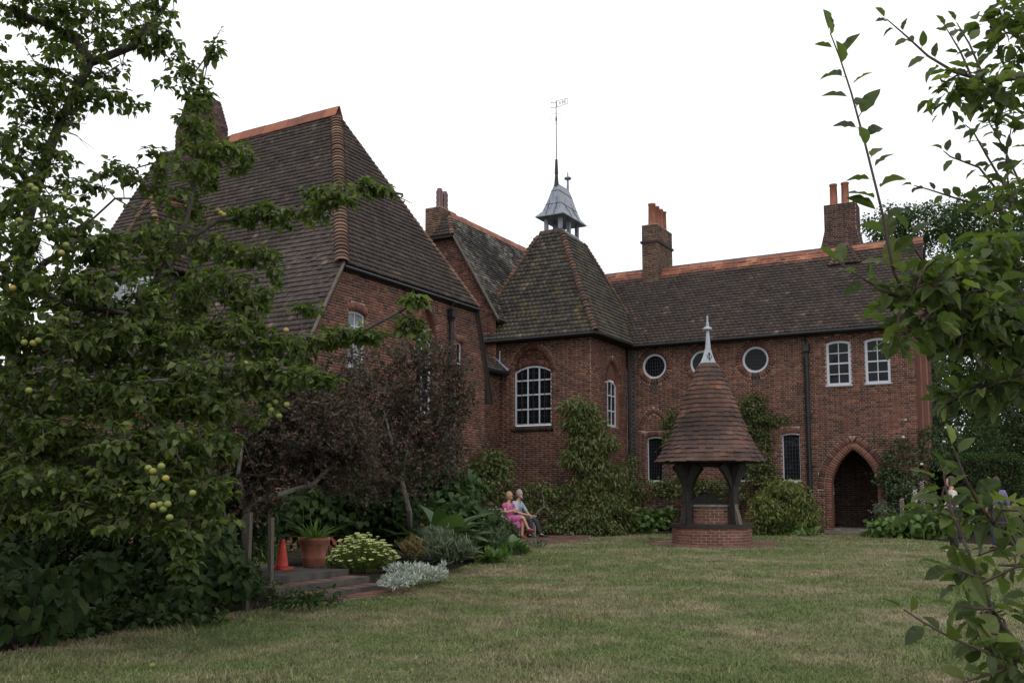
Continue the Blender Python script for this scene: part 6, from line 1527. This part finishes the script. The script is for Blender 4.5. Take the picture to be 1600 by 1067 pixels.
blobs = [(-9.393, 5.998, 6.783, 0.473, 0.176, 0.6, 26), (-9.075, 6.403, 6.77, 0.414, 0.179, 0.6, 24), (-8.807, 6.781, 6.899, 0.422, 0.197, 0.6, 22), (-8.539, 7.043, 7.068, 0.242, 0.142, 0.4, 9), (-9.285, 6.287, 6.514, 0.317, 0.124, 0.5, 12), (-8.488, 6.843, 6.564, 0.32, 0.153, 0.5, 20), (-8.748, 6.584, 6.454, 0.248, 0.152, 0.5, 10), (-8.447, 6.98, 6.707, 0.169, 0.169, 0.4, 8),
    (-9.42, 5.984, 5.974, 0.351, 0.149, 0.6, 22), (-9.113, 6.382, 6.14, 0.414, 0.166, 0.6, 22), (-9.335, 5.801, 5.612, 0.305, 0.225, 0.6, 22), (-9.225, 6.206, 5.741, 0.382, 0.205, 0.6, 26), (-8.833, 6.537, 6.192, 0.179, 0.138, 0.4, 7), (-8.915, 6.492, 5.858, 0.303, 0.124, 0.5, 14), (-8.631, 6.649, 5.798, 0.221, 0.097, 0.4, 8),
    (-9.119, 5.693, 5.041, 0.324, 0.298, 0.7, 32), (-9.201, 6.219, 5.157, 0.341, 0.205, 0.6, 18), (-8.793, 5.645, 4.562, 0.381, 0.228, 0.7, 30), (-9.034, 6.312, 4.832, 0.341, 0.15, 0.5, 16), (-8.79, 6.561, 5.033, 0.303, 0.097, 0.4, 9), (-8.539, 6.7, 4.938, 0.207, 0.124, 0.4, 7), (-8.297, 6.835, 5.121, 0.207, 0.179, 0.4, 12), (-8.318, 6.823, 4.829, 0.166, 0.11, 0.35, 5),
    (-7.902, 6.939, 5.998, 0.191, 0.137, 0.4, 12), (-7.82, 6.985, 5.741, 0.178, 0.191, 0.4, 16), (-7.853, 6.966, 5.375, 0.259, 0.205, 0.5, 24), (-7.509, 7.271, 5.194, 0.193, 0.138, 0.35, 12), (-7.793, 6.885, 4.941, 0.284, 0.243, 0.5, 26), (-7.598, 7.107, 5.084, 0.205, 0.205, 0.4, 14), (-8.263, 6.853, 6.043, 0.124, 0.069, 0.3, 3), (-7.725, 7.037, 6.331, 0.055, 0.164, 0.2, 5),
    (-8.381, 5.53, 4.108, 0.552, 0.209, 0.7, 42), (-8.005, 5.624, 3.825, 0.486, 0.243, 0.7, 42), (-8.295, 5.235, 3.679, 0.297, 0.356, 0.7, 36), (-7.912, 6.133, 3.831, 0.381, 0.279, 0.6, 34), (-7.849, 6.625, 4.14, 0.331, 0.265, 0.5, 28), (-7.842, 6.858, 4.549, 0.243, 0.203, 0.5, 16), (-7.465, 7.067, 4.054, 0.311, 0.162, 0.5, 22), (-7.266, 7.292, 4.009, 0.273, 0.137, 0.4, 14),
    (-7.965, 5.418, 3.372, 0.534, 0.273, 0.7, 50), (-7.747, 5.881, 3.311, 0.43, 0.246, 0.7, 40), (-7.558, 6.329, 3.372, 0.381, 0.279, 0.6, 34), (-7.401, 6.759, 3.568, 0.393, 0.262, 0.6, 32), (-7.095, 7.044, 3.521, 0.331, 0.238, 0.5, 26), (-7.038, 7.304, 3.808, 0.176, 0.095, 0.3, 6), (-8.07, 5.131, 2.912, 0.348, 0.29, 0.7, 40),
    (-7.787, 5.516, 2.885, 0.474, 0.273, 0.7, 46), (-7.398, 5.846, 2.839, 0.42, 0.264, 0.6, 44), (-7.162, 6.32, 2.949, 0.434, 0.273, 0.6, 42), (-6.949, 6.782, 3.063, 0.385, 0.231, 0.5, 32), (-6.618, 7.079, 2.914, 0.363, 0.169, 0.45, 26), (-6.754, 6.203, 2.534, 0.42, 0.216, 0.6, 38), (-6.352, 6.541, 2.608, 0.303, 0.158, 0.4, 22), (-6.03, 6.719, 2.546, 0.243, 0.097, 0.35, 14), (-5.816, 6.838, 2.515, 0.121, 0.085, 0.3, 5), (-6.195, 6.513, 2.352, 0.084, 0.156, 0.2, 6),
    (-7.845, 5.256, 2.44, 0.463, 0.266, 0.7, 46), (-7.42, 5.605, 2.392, 0.469, 0.258, 0.7, 46), (-6.954, 5.864, 2.333, 0.41, 0.234, 0.6, 40), (-6.617, 6.165, 2.283, 0.261, 0.178, 0.5, 22), (-7.737, 5.087, 1.962, 0.396, 0.26, 0.7, 42), (-7.379, 5.4, 1.91, 0.458, 0.229, 0.6, 44), (-6.845, 5.581, 1.905, 0.396, 0.226, 0.6, 42), (-6.526, 5.873, 1.853, 0.321, 0.229, 0.5, 34), (-6.378, 6.069, 1.915, 0.151, 0.151, 0.4, 10),
    (-7.436, 5.025, 1.566, 0.441, 0.199, 0.6, 40), (-7.003, 5.265, 1.566, 0.386, 0.199, 0.6, 40), (-6.593, 5.492, 1.511, 0.386, 0.199, 0.5, 42), (-6.387, 5.835, 1.455, 0.26, 0.192, 0.45, 28), (-6.209, 5.934, 1.232, 0.124, 0.09, 0.3, 8), (-7.471, 4.891, 1.242, 0.381, 0.142, 0.5, 28), (-7.047, 5.126, 1.295, 0.327, 0.109, 0.5, 22), (-6.666, 5.337, 1.215, 0.305, 0.087, 0.4, 14), (-6.39, 5.605, 1.157, 0.188, 0.143, 0.3, 14), (-6.223, 5.583, 0.948, 0.087, 0.142, 0.2, 9), (-6.174, 5.496, 0.85, 0.065, 0.065, 0.15, 4),
    (-7.134, 7.479, 4.502, 0.414, 0.097, 0.25, 22), (-6.647, 7.863, 4.752, 0.348, 0.139, 0.3, 26), (-6.769, 7.796, 4.569, 0.279, 0.098, 0.25, 10), (-6.367, 8.133, 4.881, 0.253, 0.098, 0.25, 16), (-6.145, 8.256, 4.821, 0.141, 0.056, 0.2, 5), (-7.429, 7.201, 4.472, 0.205, 0.109, 0.3, 12), (-6.177, 7.552, 3.079, 0.331, 0.093, 0.2, 18), (-5.972, 7.666, 3.113, 0.185, 0.093, 0.2, 10), (-5.592, 7.876, 3.215, 0.172, 0.132, 0.22, 12), (-5.536, 7.908, 3.453, 0.146, 0.079, 0.2, 8), (-6.459, 7.282, 2.996, 0.262, 0.092, 0.2, 12), (-6.602, 7.431, 3.405, 0.201, 0.094, 0.25, 7), (-5.474, 7.942, 3.079, 0.066, 0.093, 0.15, 3),
    (-10.918, 7.439, 3.817, 0.977, 0.488, 0.8, 40), (-9.608, 8.166, 3.483, 0.895, 0.488, 0.8, 44), (-10.686, 7.34, 2.636, 0.96, 0.48, 0.9, 46), (-9.391, 7.829, 2.458, 0.943, 0.393, 0.9, 50), (-8.262, 7.997, 2.425, 0.455, 0.379, 0.6, 26), (-9.83, 7.128, 1.666, 1.062, 0.379, 0.9, 50), (-8.289, 7.296, 1.514, 0.646, 0.287, 0.7, 36), (-10.428, 6.339, 2.983, 0.366, 0.804, 0.7, 40), (-10.568, 6.49, 1.811, 0.447, 0.596, 0.7, 36), (-10.276, 6.424, 3.883, 0.292, 0.439, 0.6, 22), (-9.342, 5.112, 5.891, 0.559, 0.559, 0.9, 36), (-8.975, 4.858, 4.551, 0.593, 0.593, 1, 46), (-8.338, 4.525, 3.184, 0.607, 0.552, 1, 46), (-8.078, 4.441, 2.156, 0.592, 0.538, 1, 46), (-7.989, 4.49, 1.351, 0.538, 0.377, 0.8, 36), (-8.92, 6.032, 7.201, 1.324, 0.331, 1.2, 60), (-8.842, 3.674, 3.293, 1.034, 1.345, 1.6, 90), (-9.534, 3.862, 4.986, 1.214, 1.214, 1.8, 90), (-8.165, 2.791, 2.395, 0.971, 0.971, 1.2, 70), (-9.48, 3.892, 6.496, 1.434, 0.883, 2, 80), (-6.689, 2.466, 3.141, 0.745, 0.745, 1, 60), (-9.512, 5.018, 6.982, 0.993, 0.434, 1.4, 50)]  # rear and out-of-view crown masses, added to shade the border and lawn corner
sprays = [([(-7.799, 6.996, 6.094), (-7.76, 7.018, 6.256), (-7.708, 7.046, 6.42), (-7.638, 7.085, 6.583)], .07, .055), ([(-9.397, 6.11, 6.145), (-9.477, 6.066, 6.271), (-9.544, 6.029, 6.39)], .06, .05), ([(-7.903, 6.939, 6.035), (-7.725, 7.037, 6.345), (-7.602, 7.105, 6.405)], .065, .06), ([(-6.145, 8.256, 4.806), (-5.955, 8.362, 4.703)], .06, .05), ([(-8.326, 6.818, 5.084), (-8.48, 6.733, 5.033), (-8.598, 6.667, 4.865)], .07, .06), ([(-8.685, 6.62, 4.683), (-8.463, 6.742, 4.538), (-8.342, 6.809, 4.625), (-7.938, 7.033, 4.538)], .07, .08)]
blobs = [(*b[:6], b[6]*(1.35 if b[2] < 3.6 else 1.12)) for b in blobs]
fruit_tree(old, limbs, blobs, sprays, 11, .096, 'apple_leaf', T_APPLE, 300)
for k in range(26):    # dead twigs by the bare limb
    a = np.array((-9.276, 6.292, 5.525)); e = a+RT*rng.uniform(.1, .5)+np.array([0, 0, rng.uniform(-.25, .3)])+FH*rng.normal()*.2
    if k < 12: MB().tube([a+rng.normal(size=3)*.04, (a+e)/2+rng.normal(size=3)*.05, e], [.006, .004, .002], 4).build('dead_twig', M['bark_pale'], old)
me = MB().blob((0, 0, 0), (.03, .03, .027), 12, 8).mesh('apple'); me.materials.append(M['apple']); me.shade_smooth()
for c in ((-7.796, 5.054, 4.224), (-7.759, 5.074, 4.194), (-8.539, 5.9, 4.494), (-8.491, 5.926, 4.461), (-7.638, 5.142, 3.843), (-7.527, 5.203, 3.607), (-7.495, 5.221, 3.678), (-7.681, 4.889, 3.844), (-7.462, 6.154, 3.395), (-7.435, 6.169, 3.427), (-7.484, 6.142, 3.408), (-7.714, 6.586, 3.887), (-7.748, 6.567, 3.873), (-6.199, 5.139, 1.659), (-6.167, 5.157, 1.634), (-6.109, 5.189, 1.675), (-6.075, 5.208, 1.577), (-6.153, 5.164, 1.357), (-6.109, 5.189, 1.367), (-6.085, 5.202, 1.331), (-6.055, 5.219, 1.372), (-6.038, 5.228, 1.265), (-6.039, 5.456, 1.458), (-7.259, 4.78, 2.308), (-7.499, 4.876, 2.744), (-7.394, 4.934, 2.761), (-7.431, 4.913, 2.739), (-7.472, 5.234, 2.994), (-7.655, 5.133, 3.04),
          (-7.506, 7.044, 4.456), (-7.537, 7.027, 4.485), (-7.475, 7.061, 4.435), (-7.155, 7.353, 4.487), (-6.984, 7.448, 4.508), (-6.607, 7.657, 4.652), (-6.497, 7.718, 4.702), (-6.467, 7.734, 4.723), (-6.419, 6.389, 2.668), (-6.512, 7.023, 3.089), (-6.148, 6.425, 2.265), (-6.127, 6.437, 2.223), (-6.063, 6.472, 2.163), (-6.003, 6.506, 2.271), (-6.097, 6.453, 2.295), (-6.094, 6.569, 2.571), (-7.892, 5.573, 3.924), (-7.704, 4.877, 3.241), (-8.544, 6.469, 4.691), (-6.093, 6.57, 2.534), (-6.131, 6.549, 2.547)):
    place('apple', me, old, c, np.array([1., 0, 0]), np.array([0, 1., 0]), np.array([0, 0, 1.]))
for k, (c, lb) in enumerate((((-6.494, 5.498, 0), 'bitten windfall apple lying on the lawn at lower left'), ((-4.527, 7.384, 0), 'small pale windfall apple alone on the open lawn'), ((-6.394, 8.574, 0), 'tiny pale windfall on the lawn below the steps'), ((-3.626, 8.746, 0), 'pale windfall near the tuft of long grass'), ((-3.838, 9.294, 0), 'pale windfall just beyond the one by the tuft'))):
    o = MB().blob((c[0], c[1], .022), (.026, .026, .022) if k == 0 else (.013, .012, .011), 10, 6).build('windfall_apple', M['apple'], None, smooth=True)
    tag(o, lb, 'apple', 'windfall apples on the lawn'); o.location = (0, 0, 0); 
    if k: o.scale = (1, 1, 1)

n = 260
la = rng.uniform(-4, 2, n); dd_ = rng.uniform(7, 20, n); q = np.stack([la*dd_*.12, dd_], 1); Pl = FH[None]*q[:, 1:]+RT[None]*q[:, :1]; Pl[:, 2] = .03
ok = ~inside(bed, Pl[:, 0], Pl[:, 1]); Pl = Pl[ok]; n = len(Pl)
tag(scatter('fallen_leaves', T_OVAL, Pl, rng.normal(size=(n, 3))*np.array([1, 1, .15]), np.tile([0, 0, 1.], (n, 1))+rng.normal(size=(n, 3))*.3, rng.uniform(.03, .06, n), M['rust_leaf'], None), 'scattered fallen leaves lying on the lawn', kind='stuff')

# ---------------------------------------------------------------- the near apple tree on the right
TB = np.array((0.781, 4.32, 1.505)); TB[2] = 0
nearT = empty('apple_tree', tuple(TB), 'near apple tree reaching in from the right edge with long leafy shoots', 'tree')
limbs = [([tuple(TB), (0.749, 4.303, 1.182), (0.729, 4.292, 1.645), (0.627, 4.235, 1.976), (0.437, 4.13, 2.264), (0.357, 4.314, 2.803), (0.311, 4.517, 3.411)], .07),
    ([(0.627, 4.235, 1.976), (0.334, 4.072, 1.904), (0.124, 3.842, 1.904), (0.006, 3.662, 1.934), (-0.075, 3.617, 2.002), (-0.157, 3.457, 2.087), (-0.224, 3.42, 2.126), (-0.324, 3.25, 2.13)], .026),
    ([(0.124, 3.842, 1.904), (0.004, 3.775, 1.899), (-0.081, 3.614, 1.865), (-0.174, 3.562, 1.822)], .018), ([(0.437, 4.13, 2.264), (0.231, 4.016, 2.313), (0.021, 3.899, 2.284), (-0.084, 3.726, 2.232), (-0.168, 3.566, 2.167)], .02),
    ([(0.357, 4.314, 2.803), (0.192, 4.222, 3.069), (0.06, 4.149, 3.149), (-0.076, 4.074, 3.128), (-0.187, 4.012, 3.17)], .018), ([(0.437, 4.13, 2.264), (0.232, 4.702, 2.629), (0.04, 4.824, 2.776), (-0.06, 4.769, 2.868)], .018),
    ([(0.729, 4.292, 1.645), (0.331, 3.613, 1.22), (0.101, 3.257, 1.089), (-0.034, 3.068, 1.032), (-0.108, 3.027, 1.157), (-0.14, 3.01, 1.244), (-0.174, 2.991, 1.357)], .011), ([(0.729, 4.292, 1.645), (0.264, 3.576, 1.3), (0.079, 3.359, 1.249), (-0.022, 3.189, 1.291), (-0.077, 3.159, 1.367)], .01),
    ([(0.311, 4.517, 3.411), (0.173, 4.44, 3.526), (0.051, 4.373, 3.497), (-0.023, 4.332, 3.44)], .016)]
blobs = [(0.024, 4.358, 3.411, 0.079, 0.131, 0.25, 14), (0.035, 4.25, 3.112, 0.061, 0.092, 0.25, 10), (-0.087, 4.068, 3.136, 0.099, 0.035, 0.2, 9), (-0.019, 4.334, 3.526, 0.089, 0.047, 0.2, 6), (-0.124, 4.047, 3.063, 0.065, 0.03, 0.2, 4), (-0.213, 3.998, 3.095, 0.06, 0.025, 0.15, 3),
    (-0.277, 3.277, 2.174, 0.091, 0.083, 0.25, 9), (-0.211, 3.428, 2.175, 0.086, 0.086, 0.25, 10), (-0.117, 3.594, 2.265, 0.097, 0.11, 0.3, 14), (-0.017, 3.764, 2.336, 0.077, 0.137, 0.3, 14), (-0.178, 3.446, 2.043, 0.077, 0.073, 0.25, 8), (-0.087, 3.61, 2.038, 0.079, 0.097, 0.25, 9), (-0.007, 3.655, 2.083, 0.053, 0.11, 0.25, 8), (-0.114, 3.596, 1.869, 0.079, 0.049, 0.2, 6), (-0.027, 3.644, 1.858, 0.053, 0.057, 0.2, 5), (-0.194, 3.551, 1.809, 0.026, 0.031, 0.12, 2), (0.004, 4.347, 2.71, 0.068, 0.131, 0.3, 9), (-0.301, 3.263, 2.025, 0.033, 0.033, 0.15, 3), (-0.262, 3.285, 2.068, 0.062, 0.033, 0.2, 3),
    (-0.196, 3.036, 1.457, 0.038, 0.068, 0.2, 5), (-0.098, 3.09, 1.419, 0.064, 0.053, 0.25, 4), (-0.063, 3.11, 1.299, 0.053, 0.076, 0.25, 5), (-0.111, 3.025, 1.266, 0.037, 0.067, 0.2, 2), (-0.061, 3.053, 1.139, 0.048, 0.074, 0.25, 5), (-0.118, 2.965, 1.076, 0.048, 0.055, 0.2, 3), (-0.074, 2.989, 0.997, 0.062, 0.044, 0.2, 4), (0.001, 3.316, 1.425, 0.048, 0.12, 0.25, 4), (0.313, 4.289, 2.803, 0.199, 0.497, 0.5, 34), (0.25, 4.026, 1.88, 0.188, 0.352, 0.5, 26), (0.142, 3.394, 1.132, 0.12, 0.3, 0.4, 20), (0.329, 4.527, 3.757, 0.393, 0.21, 0.6, 34)]
sprays = [([(-0.324, 3.25, 2.13), (-0.351, 3.179, 2.195), (-0.37, 3.111, 2.381), (-0.41, 3.089, 2.603), (-0.444, 3.07, 2.774), (-0.473, 3.053, 2.893), (-0.498, 3.04, 2.976)], .096, .05),
    ([(-0.187, 4.012, 3.17), (-0.275, 3.964, 3.235), (-0.351, 3.921, 3.321), (-0.417, 3.885, 3.392)], .075, .05), ([(-0.121, 4.049, 3.136), (-0.161, 4.027, 3.257), (-0.207, 4.001, 3.354)], .075, .05), ([(-0.076, 4.074, 3.128), (-0.126, 4.046, 3.284), (-0.168, 4.023, 3.376)], .07, .06), ([(0.044, 4.827, 2.868), (-0.025, 4.788, 3.067), (-0.084, 4.755, 3.206), (0.064, 4.838, 3.299)], .075, .07), ([(-0.06, 4.769, 2.868), (-0.133, 4.729, 2.984), (-0.248, 4.665, 3.036), (-0.276, 4.649, 3.064)], .07, .06), ([(-0.021, 4.791, 2.868), (-0.104, 4.745, 3.051), (-0.151, 4.718, 3.159), (-0.182, 4.701, 3.19)], .07, .06), ([(-0.064, 4.767, 2.776), (-0.217, 4.682, 2.831), (-0.345, 4.611, 2.88), (-0.402, 4.579, 2.898)], .07, .06),
    ([(-0.012, 4.567, 2.686), (-0.021, 4.562, 2.948), (0.022, 4.586, 3.184)], .08, .06), ([(-0.224, 3.42, 2.126), (-0.316, 3.255, 2.115), (-0.391, 3.156, 2.138), (-0.452, 3.122, 2.184), (-0.505, 3.093, 2.226)], .088, .06), ([(-0.324, 3.25, 2.13), (-0.339, 3.185, 2.058), (-0.35, 3.179, 1.996), (-0.334, 3.188, 1.954)], .085, .05), ([(-0.224, 3.42, 2.126), (-0.261, 3.343, 2.229), (-0.291, 3.269, 2.282), (-0.308, 3.259, 2.336)], .09, .055), ([(-0.157, 3.457, 2.087), (-0.175, 3.333, 1.962), (-0.213, 3.312, 1.92)], .085, .06), ([(-0.174, 3.562, 1.822), (-0.206, 3.545, 1.809), (-0.237, 3.527, 1.791)], .085, .03), ([(-0.174, 3.562, 1.822), (-0.202, 3.547, 1.84), (-0.221, 3.536, 1.858)], .085, .03),
    ([(-0.174, 2.991, 1.357), (-0.198, 2.977, 1.432), (-0.207, 2.972, 1.485), (-0.215, 2.968, 1.541)], .085, .05), ([(-0.077, 3.159, 1.367), (-0.13, 3.072, 1.448), (-0.162, 2.997, 1.531), (-0.179, 2.988, 1.593), (-0.186, 2.984, 1.615)], .085, .06), ([(-0.14, 3.01, 1.244), (-0.18, 2.93, 1.267), (-0.215, 2.911, 1.281)], .088, .06), ([(-0.034, 3.011, 1.023), (-0.094, 2.92, 1.041), (-0.156, 2.886, 1.067), (-0.207, 2.858, 1.092), (-0.27, 2.823, 1.132), (-0.317, 2.797, 1.167)], .075, .07), ([(-0.108, 3.027, 1.157), (-0.153, 2.945, 1.164), (-0.192, 2.923, 1.173)], .088, .06), ([(-0.108, 3.027, 1.157), (-0.132, 2.957, 1.102), (-0.157, 2.943, 1.076)], .088, .06), ([(-0.022, 3.189, 1.291), (-0.06, 3.168, 1.389), (-0.081, 3.156, 1.466)], .088, .07), ([(-0.034, 3.068, 1.032), (-0.08, 2.928, 1.006), (-0.143, 2.894, 0.984), (-0.182, 2.872, 0.971)], .088, .07)]
blobs = [(*b[:6], b[6]*(1.9 if 1.6 < b[2] < 3.1 else 1.3 if b[2] >= 3.1 else 1.1)) for b in blobs]
fruit_tree(nearT, limbs, blobs, [(p, l*1.25, g*.72) for p, l, g in sprays], 6, .082, 'apple_leaf_near', T_NEAR, 300, twig_r=.0035)
